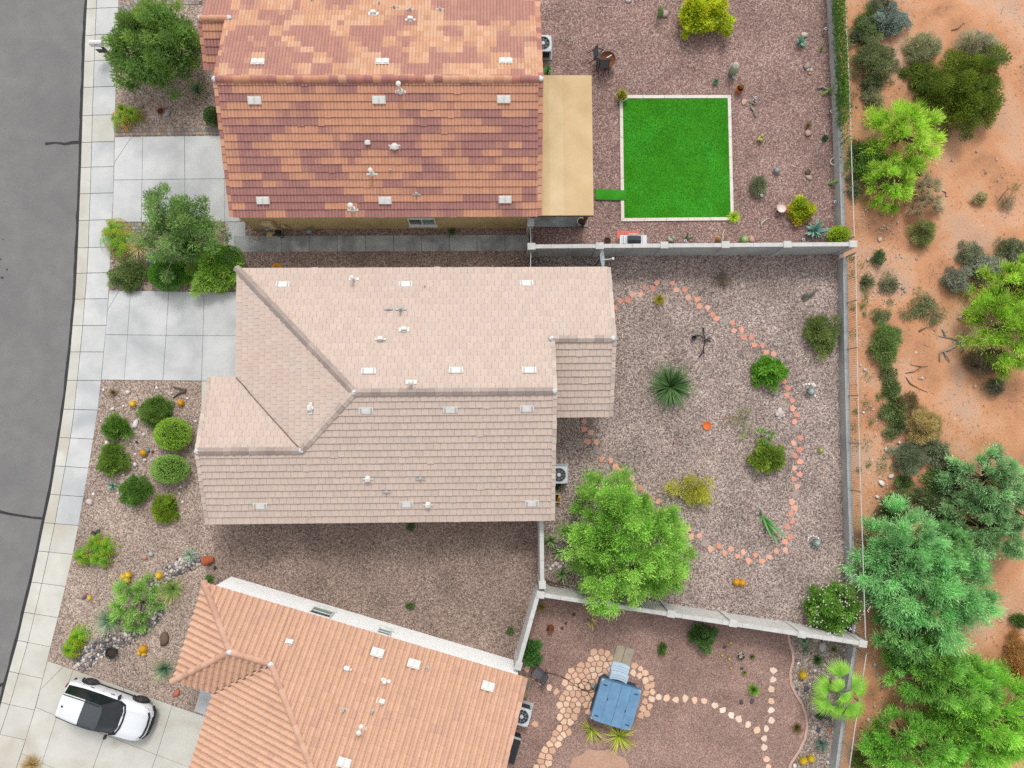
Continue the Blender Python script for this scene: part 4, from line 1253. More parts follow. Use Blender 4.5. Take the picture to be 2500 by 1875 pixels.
chain = [(1290, 1110), (1352, 1120), (1421, 1130), (1491, 1122), (1566, 1137), (1640, 1145), (1717, 1175), (1785, 1213), (1847, 1250), (1908, 1283), (1979, 1322), (2050, 1367), (2120, 1357), (2176, 902), (2174, 978), (2162, 1052), (2155, 1142), (2158, 1210), (2155, 1288), (2101, 1432), (2108, 1500), (2120, 1588), (2135, 1650), (2128, 1720)]
west = [(275, 895), (325, 955), (382, 995), (443, 1038), (500, 1070), (336, 1322)]
for x, y in right_arc: flag(hp, GZ(2, 3, x, y), M(27), CRM, random.uniform(0, 6), 6, False)
for x, y in chain: flag(hp, GZ(2, 3, x, y), M(28), LTS + CRM[:1], random.uniform(0, 6), 6, False)
for x, y in west: flag(hp, GZ(2, 3, x, y), M(26), CRM, random.uniform(0, 6), 6, False)
outl = [(825, 745), (870, 760), (965, 795), (945, 860), (925, 985), (840, 985), (800, 1030), (775, 1130), (768, 1195), (720, 1198), (685, 1228), (640, 1245), (645, 1300), (600, 1335), (585, 1400), (560, 1450), (510, 1525), (470, 1570), (440, 1625), (395, 1690), (290, 1700), (345, 1600), (415, 1520), (465, 1430), (495, 1370), (515, 1270), (528, 1180), (552, 1080), (572, 970), (612, 895), (690, 845), (740, 805), (790, 765)]
rr = random.Random(4)
seeds = []
for j in range(24):
    for i in range(18):
        x, y = 280 + i * 49 + (24 if j % 2 else 0) + rr.uniform(-13, 13), 730 + j * 44 + rr.uniform(-12, 12)
        if inside((x, y), outl): seeds.append((x, y))
def halfplane(poly, a, b):
    mx, my = (a[0] + b[0]) / 2, (a[1] + b[1]) / 2
    dx, dy = a[0] - b[0], a[1] - b[1]
    out = []
    for i in range(len(poly)):
        p, q = poly[i], poly[(i + 1) % len(poly)]
        dp, dq = (p[0] - mx) * dx + (p[1] - my) * dy, (q[0] - mx) * dx + (q[1] - my) * dy
        if dp >= 0: out.append(p)
        if (dp > 0) != (dq > 0) and dp != dq:
            t = dp / (dp - dq); out.append((p[0] + (q[0] - p[0]) * t, p[1] + (q[1] - p[1]) * t))
    return out
for s_ in seeds:
    poly = [(s_[0] + 40 * math.cos(t), s_[1] + 40 * math.sin(t)) for t in np.linspace(0, 2 * math.pi, 6)[:-1] + rr.uniform(0, 1)]
    for o in seeds:
        if o is not s_ and abs(o[0] - s_[0]) < 90 and abs(o[1] - s_[1]) < 90:
            poly = halfplane(poly, s_, o)
    if len(poly) < 3: continue
    cx, cy = sum(p[0] for p in poly) / len(poly), sum(p[1] for p in poly) / len(poly)
    pts = [GZ(2, 3, cx + (p[0] - cx) * .86, cy + (p[1] - cy) * .86) for p in poly]
    c = rr.choice(CRM); v = rr.uniform(.93, 1.06)
    MB().prism(pts, -.02, .035 + rr.uniform(-.006, .006), col=tuple(x * v for x in c[:3]), inset=.012).build('flagstone', m_stone, hp)
# curved concrete edging
m_edge = mat('pink_concrete_edging', S(214, 178, 164), S(202, 166, 152), scale=8, bump=.2)
ed = tag(bpy.data.objects.new('garden_edging', None), kind='structure'); C.objects.link(ed)
ep = dense([G(p) for p in EDG], .28)
for a, b in zip(ep, ep[1:]):
    strip([a, b], .12, -.02, .07).build('edging_block', m_edge, ed)
# tan mound of sand at the bottom
c = GZ(2, 3, 830, 1650)
mb = MB()
for k in range(9):
    pass
mb.lathe((c.x, c.y, 0), [(M(235), -.03), (M(205), .012), (M(150), .05), (M(90), .08), (.05, .09)], 40)
for i, v in enumerate(mb.v):
    jj = 1 + .06 * math.sin(v[0] * 7) + .05 * math.sin(v[1] * 11)
    mb.v[i] = (c.x + (v[0] - c.x) * jj, c.y + (v[1] - c.y) * .6 * jj, v[2])
structure('sand_mound', mb, mat('sand_pile', S(206, 168, 144), S(188, 148, 128), scale=9, bump=.8, detail=8), smooth=True)

# dry creek of river rocks
creek = [(1540, 50), (1440, 85), (1340, 120), (1250, 190), (1215, 280), (1205, 380), (1190, 470), (1120, 560), (1010, 615), (900, 680), (800, 715), (720, 760), (650, 820), (570, 860)]
cw = [(1540, 42), (1340, 62), (1215, 62), (1190, 58), (1010, 62), (800, 66), (650, 85), (570, 70)]
cb = tag(bpy.data.objects.new('dry_creek', None), kind='structure'); C.objects.link(cb)
ROCKC = [S(150, 146, 146), S(190, 182, 176), S(110, 110, 116), S(206, 192, 180), S(132, 126, 126), S(90, 92, 100), S(176, 156, 144), S(222, 214, 206)]
m_rock = attr_mat('river_rock', .75, bump=.3)
rr = random.Random(9)
placed = []
small = MB()
tries = 0
while tries < 5200:
    tries += 1
    k = rr.randrange(len(creek) - 1); t = rr.random()
    a, b = creek[k], creek[k + 1]
    w = np.interp(-(a[0] + (b[0] - a[0]) * t), [-1540, -1340, -1215, -1190, -1010, -800, -650, -570], [42, 62, 60, 58, 62, 66, 85, 70])
    d = Vector((b[0] - a[0], b[1] - a[1])).normalized()
    o = rr.uniform(-1, 1) * w
    x, y = a[0] + (b[0] - a[0]) * t - d.y * o, a[1] + (b[1] - a[1]) * t + d.x * o
    if not inside((x, y), [(370, 800), (1700, -200), (1700, 400), (800, 900), (640, 915)]): continue
    s_ = rr.uniform(6, 15)
    if any((x - px) ** 2 + (y - py) ** 2 < ((s_ + ps) * .82) ** 2 for px, py, ps in placed): continue
    placed.append((x, y, s_))
placed.sort(key=lambda e: -e[2])
for k, (x, y, s_) in enumerate(placed):
    p = GZ(0, 3, x, y)
    c = rr.choice(ROCKC); v = rr.uniform(.85, 1.1)
    col = tuple(q * v for q in c[:3])
    if k < 300:
        MB().rock((p.x, p.y, .03), M(s_) * 1.05, col, flat=.6, seed=k, stretch=rr.uniform(1, 1.5), rz=rr.uniform(0, 3)).build('river_rock', m_rock, cb, smooth=True)
    else:
        small.rock((p.x, p.y, .03), M(s_) * 1.05, col, flat=.6, seed=k, stretch=rr.uniform(1, 1.5), rz=rr.uniform(0, 3))
if small.v:
    tag(small.build('river_pebbles', m_rock, cb, smooth=True), kind='stuff')

# ------------------------------------------------------------------ loose rocks
WHITE = [S(236, 230, 224), S(222, 214, 206), S(240, 236, 232)]
def rocks(c, r, lst, cols, label, group=None, cat='rock', flat=.7, z=0.0, name='rock'):
    for e in lst:
        x, y, s_ = e[:3]
        p = GZ(c, r, x, y, z)
        k = random.choice(cols); v = random.uniform(.9, 1.05)
        o = MB().rock((p.x, p.y, z + M(s_) * .25), M(s_), tuple(q * v for q in k[:3]), flat=flat, stretch=e[3] if len(e) > 3 else random.uniform(1, 1.35), rz=e[4] if len(e) > 4 else random.uniform(0, 3)).build(name, m_rock, None, (p.x, p.y, z), smooth=True)
        tag(o, label, cat, group)
rocks(0, 2, [(800, 165, 11), (990, 183, 17), (1210, 150, 13), (870, 312, 14), (950, 290, 9), (1110, 507, 14), (830, 578, 18, 1.5, 1.5), (1007, 582, 9), (1042, 738, 16), (1118, 703, 13), (1045, 660, 9), (953, 818, 10), (1012, 835, 10),
               (1105, 825, 13), (912, 960, 12), (722, 968, 13), (1395, 910, 11), (1385, 962, 9), (1195, 968, 7), (1408, 1028, 12), (1375, 1050, 9), (1405, 1110, 7), (940, 1037, 7), (1508, 405, 12), (1447, 230, 10), (1170, 705, 8), (780, 405, 7), (1325, 190, 10), (1380, 540, 6)],
      WHITE, 'small white rock scattered among the round shrubs of the front bed', 'white rocks in the front bed')
rocks(0, 2, [(1045, 430, 22, 1.6, 1.2)], WHITE, 'large upright white rock between two round shrubs in the front bed')
rocks(0, 2, [(693, 1028, 24)], [S(214, 196, 190)], 'pinkish quartz boulder near the sidewalk edge of the front bed', cat='boulder')
rocks(0, 2, [(722, 1268, 19), (758, 1256, 17)], [S(70, 70, 78)], 'black rock of the touching pair near the sidewalk', 'pair of black rocks')
rocks(0, 2, [(1118, 1455, 22)], [S(196, 150, 136)], 'flat reddish rock below the sago plants', flat=.4)
rocks(0, 2, [(1165, 1430, 20)], [S(190, 188, 186)], 'pale grey rock next to the flat reddish rock')
rocks(0, 2, [(1058, 566, 10)], [S(60, 60, 64)], 'tiny black rock left of the upper clipped ball')
rocks(0, 2, [(1660, 1535, 14)], [S(66, 64, 70)], 'dark rock below the fallen terracotta pot')
rocks(0, 3, [(657, 316, 16), (648, 342, 15)], [S(176, 140, 116), S(110, 106, 110)], 'small rock beside the lone yellow barrel cactus', 'rocks by the lone barrel cactus')
rocks(0, 3, [(1365, 1080, 24)], [S(206, 120, 92)], 'rust-red rock in the bed beside the driveway and salmon roof', cat='rock')
rocks(0, 3, [(1270, 660, 36, 1.5, 1.6)], [S(118, 100, 86)], 'knobbly brown rock beside the salmon roof eave', cat='boulder')
rocks(0, 0, [(1050, 635, 27)], [S(184, 170, 152)], 'tan boulder under the edge of the front tree', cat='boulder')
rocks(0, 0, [(1085, 810, 23)], [S(172, 156, 140)], 'tan rock in the open gravel above the orange-tipped sago', cat='boulder')
rocks(0, 0, [(1290, 878, 28)], [S(172, 172, 170)], 'grey boulder touching the brown bowl planter', cat='boulder')
rocks(0, 0, [(1660, 962, 17), (1592, 955, 14)], [S(186, 160, 140)], 'small tan rock at the foot of the dark round shrub', 'rocks under the dark shrub')
rocks(0, 1, [(865, 595, 13), (880, 787, 16)], [S(196, 188, 180)], 'small pale rock at the sidewalk edge by the spreading shrub', 'rocks by the spreading shrub')
rocks(0, 1, [(1985, 418, 18)], [S(200, 170, 150)], 'pale rock filling the notch in the side walk')
rocks(2, 0, [(1340, 112, 27)], [S(190, 166, 154)], 'rounded pinkish boulder beside the twin column cactus', cat='boulder')
rocks(2, 0, [(1053, 2, 24)], [S(214, 210, 206)], 'white rock at the very top edge of the red yard')
rocks(2, 0, [(1945, 790, 22, 1.3, 1.1)], [S(206, 166, 150)], 'flat salmon rock beside the grey driftwood crook', flat=.3)
rocks(3, 0, [(515, 273, 24)], [S(214, 196, 182)], 'round tan boulder above the blue agave', cat='boulder')
rocks(3, 0, [(540, 512, 30)], [S(178, 158, 148)], 'large grey-tan rock of the little pile near the fence', 'rock pile near the fence', 'boulder')
rocks(3, 0, [(545, 540, 18)], [S(190, 190, 190)], 'grey rock in the middle of the little pile near the fence', 'rock pile near the fence')
rocks(3, 0, [(568, 540, 13)], [S(232, 214, 200)], 'cream rock of the little pile near the fence', 'rock pile near the fence')
rocks(3, 0, [(558, 568, 14)], [S(214, 150, 120)], 'orange rock of the little pile near the fence', 'rock pile near the fence')
rocks(3, 0, [(543, 1028, 28)], [S(204, 170, 156)], 'smooth pink boulder below a dry tuft', 'boulders', 'boulder')
rocks(3, 0, [(552, 1372, 22, 1.5, 2.6)], [S(190, 166, 146)], 'jagged tan rock beside the dead stump', flat=.5)
rocks(3, 1, [(110, 430, 25)], [S(214, 160, 144)], 'salmon rock right of the striped cactus cluster by the grey wall')
rocks(3, 2, [(588, 128, 19), (552, 122, 11), (530, 120, 9), (512, 126, 8), (598, 212, 11), (575, 118, 9)], WHITE, 'white stone curved around the upper striped barrel cactus', 'stones ringing the upper barrel cactus')
rocks(3, 2, [(550, 1305, 9), (567, 1294, 9), (588, 1292, 9), (608, 1298, 10), (625, 1310, 9), (546, 1322, 8)], WHITE, 'white stone curved around the lower striped barrel cactus', 'stones ringing the lower barrel cactus')
rocks(3, 2, [(325, 330, 22), (345, 345, 20), (312, 352, 18), (335, 365, 17), (355, 362, 14), (322, 380, 12), (300, 335, 12)], [S(222, 208, 204), S(202, 186, 182)], 'pale quartz chunk in the heap beside the stepping stones', 'heap of quartz chunks')
rocks(2, 2, [(500, 1505, 20), (475, 1520, 15), (525, 1530, 16), (570, 1525, 16), (545, 1500, 12), (455, 1545, 12), (590, 1550, 11)], WHITE + [S(200, 190, 178)], 'pale pebble heaped under the big tree by the short wall', 'pebbles under the big tree')
rocks(3, 3, [(655, 722, 32)], [S(206, 200, 196)], 'smooth oval white boulder below the pale wall', cat='boulder')
rocks(3, 3, [(530, 1045, 22), (462, 1050, 11), (695, 1260, 24), (625, 1365, 16), (30, 1150, 15), (112, 1142, 15), (640, 1420, 9), (655, 945, 14)], [S(96, 96, 104)], 'dark grey rock among the barrel cacti of the pebbly strip', 'dark rocks in the pebbly strip')
rocks(3, 3, [(470, 850, 10), (600, 905, 11), (690, 960, 15), (675, 975, 14), (560, 1010, 9), (700, 1555, 10), (700, 1615, 13), (440, 1640, 18), (735, 1380, 8), (590, 1120, 8), (735, 760, 8), (825, 745, 9), (850, 720, 9), (585, 1200, 8)], WHITE, 'small white rock among the barrel cacti of the pebbly strip', 'white rocks in the pebbly strip')
rocks(3, 3, [(712, 1368, 13)], [S(226, 120, 92)], 'bright orange-red stone on the pebbly strip below the palm')
rocks(2, 3, [(573, 543, 11), (545, 580, 12), (635, 475, 13), (1795, 725, 11), (1925, 1150, 16), (1930, 890, 12)], [S(84, 78, 82)], 'small dark rock on the brown gravel of the hot tub yard', 'dark rocks in the hot tub yard')
# desert rocks: the ones that read singly
desert_rocks = [(1, 2055, 475, 15), (1, 1870, 248, 20), (1, 1885, 325, 13), (0, 0, 0, 0)]
rocks(3, 0, [(1870, 250, 22), (2055, 478, 14), (2190, 510, 8), (2000, 1232, 13), (1660, 1236, 8), (1265, 662, 9), (1250, 680, 8), (920, 825, 12), (890, 555, 14), (1848, 1168, 11), (1575, 1210, 9), (2012, 1388, 9), (1918, 1330, 9), (1455, 152, 6), (1862, 188, 8)], [S(196, 180, 168), S(160, 150, 144)], 'small rock lying on open orange sand in the upper desert', 'rocks in the upper desert', z=DZ)
rocks(3, 1, [(1885, 325, 15), (1270, 562, 11), (1383, 575, 12), (1278, 800, 13), (1293, 825, 11), (1720, 1027, 13), (1540, 1010, 16), (1655, 1218, 9), (1375, 1298, 13), (1428, 1298, 11), (1425, 1495, 12), (1408, 1497, 10), (1300, 1605, 10), (1325, 1607, 10), (1350, 1605, 11), (1835, 1558, 10), (985, 1430, 15), (950, 1395, 10), (1010, 580, 17), (1098, 425, 18), (1240, 295, 9), (1085, 640, 8)], [S(214, 200, 188), S(180, 164, 152)], 'small pale rock lying on the sand of the middle desert', 'rocks in the middle desert', z=DZ)
rocks(3, 2, [(1185, 830, 18, 1.6, .5), (1112, 885, 20, 1.6, 2.6), (1205, 625, 12), (1150, 625, 15), (1690, 703, 12), (1635, 692, 10), (1080, 990, 13), (972, 338, 10), (1105, 357, 12), (1250, 570, 11), (1720, 497, 9), (1675, 385, 8)], WHITE, 'white rock along the weedy edge of the lower desert', 'white rocks in the lower desert', z=DZ)
rocks(3, 3, [(1085, 155, 14), (1095, 310, 18), (1060, 372, 14), (1085, 685, 16), (1060, 860, 17), (1075, 940, 13), (1120, 1032, 16), (1130, 1300, 20), (1060, 1182, 12), (1010, 1285, 14), (1100, 1225, 11), (1045, 1392, 11), (985, 1430, 10), (930, 1605, 14)], [S(190, 178, 166), S(214, 202, 190)], 'rock lying on the shaded path between fence and mesquites', 'rocks on the path by the mesquites', z=DZ)
rp = np.random.default_rng(3)
px_d = [(2130, -60), (2560, -60), (2560, 1940), (2110, 1940), (2122, 1560), (2105, 1000), (2095, 500)]
loose_stones('desert_pebbles', px_d, [S(222, 206, 192), S(180, 150, 128), S(150, 122, 104), S(236, 226, 216)], 12.0, .03, DZ, 21)
loose_stones('desert_grit', [(2095, 500), (2180, 500), (2230, 900), (2230, 1250), (2120, 1300)], [S(226, 212, 200), S(170, 140, 120), S(206, 190, 178)], 22, .035, DZ, 22)
SD = [[G(p) for p in side_px], [G(p) for p in strip_px]]
loose_stones('front_yard_stones', front_px, PAL_FRONT, 85, .027, .0, 31, avoid=SD)
loose_stones('shade_tinted_side_stones', side_px, PAL_FRONT_SHADE, 85, .027, .006, 36)  # chips tinted with the same painted shade as their sheet
loose_stones('shade_tinted_strip_stones', strip_px, PAL_FRONT_SHADE, 85, .027, .006, 37)
loose_stones('red_yard_stones', red_px, PAL_RED, 85, .027, .004, 32, avoid=[q])
loose_stones('grey_yard_stones', grey_px, PAL_GREY, 85, .031, .008, 33)
loose_stones('brown_yard_stones', fine_px, PAL_FINE, 45, .024, .004, 34)
loose_stones('planting_strip_stones', mix_px, PAL_MIX, 60, .035, .010, 35)

# ------------------------------------------------------------------ air conditioners
m_acw = mat('ac_white_paint', S(214, 220, 224), S(200, 206, 210), scale=5, rough=.5)
m_acd = mat('ac_dark_coil', S(64, 70, 74), S(48, 52, 56), scale=30, rough=.7)
m_fan = mat('ac_fan_grey', S(150, 158, 164), S(130, 138, 144), scale=5, rough=.5)
m_wire = mat('ac_wire', S(196, 202, 206), rough=.5)
def ac_unit(label, p, rz, w=.86, h=.78):
    root = thing('air_conditioner', label, 'air conditioner', (p.x, p.y, 0))
    T = Matrix.Translation((p.x, p.y, 0)) @ Matrix.Rotation(rz, 4, 'Z')
    MB().box(None, (w + .18, w + .18, .1), mtx=T @ Matrix.Translation((0, 0, .02)), bev=.01).build('pad', m_conc, root).data.materials[0] = m_block
    MB().box(None, (w - .06, w - .06, h - .14), mtx=T @ Matrix.Translation((0, 0, h / 2 + .0))).build('coil', m_acd, root)
    for sx in (-1, 1):
        for sy in (-1, 1):
            MB().box(None, (.09, .09, h - .1), mtx=T @ Matrix.Translation((sx * (w / 2 - .045), sy * (w / 2 - .045), h / 2)), bev=.015).build('corner_post', m_acw, root)
    r = w * .41
    mb = MB()                                             # top pan with round opening
    n = 32
    sq = []
    for k in range(n):
        t = 2 * math.pi * k / n
        cx, cy = math.cos(t), math.sin(t)
        f = 1 / max(abs(cx), abs(cy)); f = min(f, 1.26)
        sq.append((cx * f * w / 2, cy * f * w / 2))
    ci = [(math.cos(2 * math.pi * k / n) * r, math.sin(2 * math.pi * k / n) * r) for k in range(n)]
    vs = [T @ Vector((x, y, h)) for x, y in sq] + [T @ Vector((x, y, h + .012)) for x, y in ci] + [T @ Vector((x, y, h - .09)) for x, y in sq] + [T @ Vector((x, y, h - .12)) for x, y in ci]
    fs = []
    for k in range(n):
        j = (k + 1) % n
        fs += [(k, j, n + j, n + k), (2 * n + k, 2 * n + j, j, k), (n + k, n + j, 3 * n + j, 3 * n + k)]
    top = mb.add(vs, fs).build('top_pan', m_acw, root)
    MB().lathe(None, [(r, h - .16), (r, h - .15)], 24, mtx=T).build('fan_well', m_acd, top)
    for k in range(3):
        a0 = k * 2.09 + .5
        vs = []
        for t, zz in ((a0, -.02), (a0 + .95, -.07)):
            vs += [T @ Vector((math.cos(t) * .07, math.sin(t) * .07, h - .05 + zz)), T @ Vector((math.cos(t) * r * .92, math.sin(t) * r * .92, h - .05 + zz))]
        MB().add(vs, [(0, 1, 3, 2)]).build('fan_blade', m_fan, top)
    MB().lathe(None, [(.09, h - .08), (.09, h + .02), (.05, h + .03)], 14, mtx=T).build('fan_hub', m_acw, top)
    g = MB()
    for rr_ in (.22, .33):
        g.tube([T @ Vector((math.cos(t) * rr_, math.sin(t) * rr_, h + .015)) for t in np.linspace(0, 2 * math.pi, 25)], .004, 4)
    for k in range(8):
        t = k * math.pi / 4
        g.tube([T @ Vector((math.cos(t) * .08, math.sin(t) * .08, h + .02)), T @ Vector((math.cos(t) * r, math.sin(t) * r, h + .012))], .007, 5)
    g.build('grille', m_wire, top)
ac_unit('air conditioner beside the mottled orange roof, above the patio cover', GZ(2, 0, 398, 332, .78), 0)
ac_unit('air conditioner against the east side of the tan house', GZ(2, 2, 520, 820, .78), 0)
ac_unit('air conditioner beside the salmon roof in the hot tub yard', GZ(2, 3, 232, 1264, .78), ang)

# ------------------------------------------------------------------ hot tub
m_cover = mat('blue_vinyl_cover', S(116, 158, 192), S(102, 142, 178), scale=2.5, rough=.55, bump=.25, bscale=9)
m_cover2 = mat('blue_vinyl_skirt', S(84, 128, 166), S(70, 112, 150), scale=3, rough=.55)
m_strap = mat('dark_strap', S(44, 52, 66), rough=.6)
m_tub = mat('tub_cabinet', S(58, 82, 104), S(48, 70, 92), scale=5, rough=.6)
m_tub2 = mat('tub_shell', S(190, 192, 182), rough=.4)
m_step = mat('pale_blue_step', S(204, 220, 234), S(192, 210, 226), scale=4, rough=.6)
tc = GZ(2, 3, 962, 1172, .9)
tub = thing('hot_tub', 'hot tub with blue folding cover on flagstones in the lower yard', 'hot tub', (tc.x, tc.y, 0))
T = Matrix.Translation((tc.x, tc.y, 0)) @ Matrix.Rotation(-math.radians(17), 4, 'Z')
MB().box(None, (2.0, 2.0, .80), mtx=T @ Matrix.Translation((0, 0, .40)), bev=.16).build('cabinet', m_tub, tub)
MB().box(None, (2.08, 2.08, .08), mtx=T @ Matrix.Translation((0, 0, .80)), bev=.06).build('shell_rim', m_tub2, tub)
for sx in (-1, 1):
    cv = MB()
    x0, x1 = (-1.04, -.008) if sx < 0 else (.008, 1.04)
    bv = .22
    pts = [(x0 + (bv if sx < 0 else 0), -1.03), (x1 - (bv if sx > 0 else 0), -1.03), (x1, -1.03 + (bv if sx > 0 else 0)), (x1, 1.03 - (bv if sx > 0 else 0)), (x1 - (bv if sx > 0 else 0), 1.03), (x0 + (bv if sx < 0 else 0), 1.03), (x0, 1.03 - (bv if sx < 0 else 0)), (x0, -1.03 + (bv if sx < 0 else 0))]
    pts = [p for k, p in enumerate(pts) if (p[0] - pts[k - 1][0]) ** 2 + (p[1] - pts[k - 1][1]) ** 2 > 1e-6]
    n = len(pts)
    def hz_(x): return .90 + .07 * (1 - abs(x) / 1.04)
    vs = [T @ Vector((x, y, .84)) for x, y in pts] + [T @ Vector((x, y, hz_(x))) for x, y in pts]
    fs = [tuple(range(n, 2 * n))] + [(i, (i + 1) % n, n + (i + 1) % n, n + i) for i in range(n)]
    cvo = cv.add(vs, fs).build('cover_half', m_cover, tub)
    MB().box(None, (.012, 2.02, .006), mtx=T @ Matrix.Translation((sx * .53, 0, hz_(.53) + .004)) @ Matrix.Rotation(sx * .067, 4, 'Y')).build('cover_seam', m_cover2, cvo)
    for sy in (-1, 1):
        MB().box(None, (.20, .045, .012), mtx=T @ Matrix.Translation((sx * .80, sy * .78, hz_(.8) + .01)) @ Matrix.Rotation(sx * .067, 4, 'Y')).build('cover_strap', m_strap, cvo)
    MB().box(None, (.03, .13, .02), mtx=T @ Matrix.Translation((sx * .50, -sx * .15, hz_(.5) + .012))).build('cover_handle', m_strap, cvo)
sk = MB().box(None, (2.03, .035, .26), mtx=T @ Matrix.Translation((0, 1.03, .72)) @ Matrix.Rotation(-.18, 4, 'X')).box(None, (.035, 2.03, .26), mtx=T @ Matrix.Translation((-1.03, 0, .72)) @ Matrix.Rotation(-.18, 4, 'Y')).build('cover_skirt', m_cover2, tub)
stp = thing('tub_steps', 'pale blue two-tread curved steps in front of the hot tub', 'steps', T @ Vector((-.12, 1.45, 0)))
for k, (yy, zz, dd) in enumerate(((1.62, .22, .42), (1.24, .45, .40))):
    pts = []
    for t in np.linspace(-1, 1, 9):
        pts.append((-.12 + t * .46, yy + dd / 2 - .06 * t * t))
    for t in np.linspace(1, -1, 9):
        pts.append((-.12 + t * .46, yy - dd / 2 - .06 * t * t))
    tr_ = MB().prism([(T @ Vector((x, y, 0)))[:2] for x, y in pts], .0, zz, inset=.02).build('tread', m_step, stp)
    for g_ in (-.08, .04):
        MB().tube([T @ Vector((-.12 + t * .38, yy + g_ - .06 * t * t, zz + .004)) for t in np.linspace(-1, 1, 7)], .008, 5).build('grip_groove', m_cover, tr_)
m_padc = mat('tan_grey_paver', S(176, 166, 148), S(158, 148, 132), scale=3, bump=.2, stain=S(186, 168, 136), stain_scale=1.5)
pd = tag(bpy.data.objects.new('step_pad', None), kind='structure'); C.objects.link(pd)
for sx in (-1, 1):
    pts = [(-.12 + sx * .235 - .225, 1.75), (-.12 + sx * .235 + .225, 1.75), (-.12 + sx * .235 + .225, 2.62), (-.12 + sx * .235 - .225, 2.62)]
    MB().prism([(T @ Vector((x, y, 0)))[:2] for x, y in pts], -.02, .06, inset=.01).build('paver', m_padc, pd)

# ------------------------------------------------------------------ barbecue, chairs, boxes
m_steel = mat('pale_steel', S(226, 228, 230), S(210, 213, 216), scale=4, rough=.35, metal=.3)
m_black = mat('black_lid_enamel', S(58, 64, 72), S(44, 48, 56), scale=4, rough=.3)
p = GZ(2, 1, 1095, 430, .9)
g = thing('barbecue_grill', 'white steel barbecue cart with black lid against the grey wall', 'barbecue', (p.x, p.y, 0))
MB().box((p.x, p.y, .44), (1.36, .50, .78), bev=.02).build('cabinet', m_steel, g)
MB().box((p.x, p.y + .0, .86), (1.40, .52, .05), bev=.012).build('counter', m_steel, g)
lid = MB()
n = 8
prof = [(-.23, .88), (-.23, .98), (-.18, 1.07), (-.05, 1.12), (.10, 1.12), (.19, 1.05), (.22, .92), (.22, .88)]
vs = [(p.x + sx * .33 + .02, p.y + a, b) for sx in (-1, 1) for a, b in prof]
lo = lid.add(vs, [(i, i + 1, n + i + 1, n + i) for i in range(n - 1)] + [tuple(range(n - 1, -1, -1)), tuple(range(n, 2 * n))]).build('lid', m_black, g)
MB().tube([(p.x - .26, p.y + .27, 1.0), (p.x + .26, p.y + .27, 1.0)], .016, 8).build('lid_handle', m_steel, lo)
MB().box((p.x - .02, p.y + .30, .9), (.42, .05, .03)).build('towel_bar', m_steel, g)
for x in (-.5, .55):
    MB().box((p.x + x, p.y, .90), (.20, .40, .03), bev=.01).build('side_shelf', m_steel, g)
MB().box((p.x - .52, p.y + .05, .92), (.02, .34, .02), -.06).build('burner_knob_strip', m_black, g)
MB().box((p.x - .50, p.y - .18, .93), (.09, .03, .03)).build('handle', m_black, g)
for x in (-.6, .6):
    for y in (-.2, .2):
        MB().lathe(None, [(.05, -.02), (.05, .02)], 10, mtx=Matrix.Translation((p.x + x, p.y + y, .05)) @ Matrix.Rotation(math.pi / 2, 4, 'X')).build('caster', m_black, g)
m_chair = mat('dark_bronze_frame', S(70, 66, 70), S(54, 50, 54), scale=8, rough=.45, metal=.3)
m_sling = mat('grey_sling', S(112, 108, 114), S(96, 92, 98), scale=30, rough=.8)
def chair(label, p, yaw, tilt, lift=0.0, group=None):
    """patio armchair; local +Y is forward; tilt tips it forward"""
    root = thing('patio_chair', label, 'chair', (p.x, p.y, 0), group)
    T = Matrix.Translation((p.x, p.y, lift)) @ Matrix.Rotation(yaw, 4, 'Z') @ Matrix.Translation((0, .25, 0)) @ Matrix.Rotation(-tilt, 4, 'X') @ Matrix.Translation((0, -.25, 0))
    MB().box(None, (.50, .50, .05), mtx=T @ Matrix.Translation((0, 0, .42)), bev=.02).build('seat', m_sling, root)
    MB().box(None, (.48, .05, .52), mtx=T @ Matrix.Translation((0, -.28, .70)) @ Matrix.Rotation(.22, 4, 'X'), bev=.02).build('backrest', m_sling, root)
    for sx in (-1, 1):
        MB().tube([T @ Vector((sx * .27, .26, 0)), T @ Vector((sx * .27, .24, .64))], .02, 8).build('leg', m_chair, root)
        MB().tube([T @ Vector((sx * .27, -.30, 0)), T @ Vector((sx * .27, -.24, .42)), T @ Vector((sx * .25, -.36, .96))], .02, 8).build('leg', m_chair, root)
        MB().tube([T @ Vector((sx * .28, .26, .64)), T @ Vector((sx * .28, -.26, .66))], .024, 8).build('armrest', m_chair, root)
    MB().tube([T @ Vector((-.25, -.36, .96)), T @ Vector((.25, -.36, .96))], .02, 8).build('top_rail', m_chair, root)
    MB().tube([T @ Vector((-.27, .26, .12)), T @ Vector((.27, .26, .12))], .014, 6).build('stretcher', m_chair, root)
tb = GZ(2, 0, 893, 462, .5)
ft = thing('fire_table', 'round rusty fire bowl with dark chairs tipped against it', 'fire pit', (tb.x, tb.y, 0))
m_rust = mat('rusty_bowl', S(150, 84, 44), S(96, 58, 38), scale=6, rough=.7, bump=.3)
MB().lathe((tb.x, tb.y, 0), [(.20, .02), (.28, .2), (.36, .45), (.42, .56), (.42, .58), (.36, .50), (.2, .42), (.02, .40)], 24).build('bowl', m_rust, ft, smooth=True)
MB().tube([(tb.x + math.cos(t) * .42, tb.y + math.sin(t) * .42, .58) for t in np.linspace(0, 2 * math.pi, 25)], .016, 6).build('rim', m_chair, ft)
for k in range(3):
    t = k * 2.1 + .4
    MB().tube([(tb.x + math.cos(t) * .2, tb.y + math.sin(t) * .2, .1), (tb.x + math.cos(t) * .36, tb.y + math.sin(t) * .36, 0)], .02, 6).build('leg', m_chair, ft)
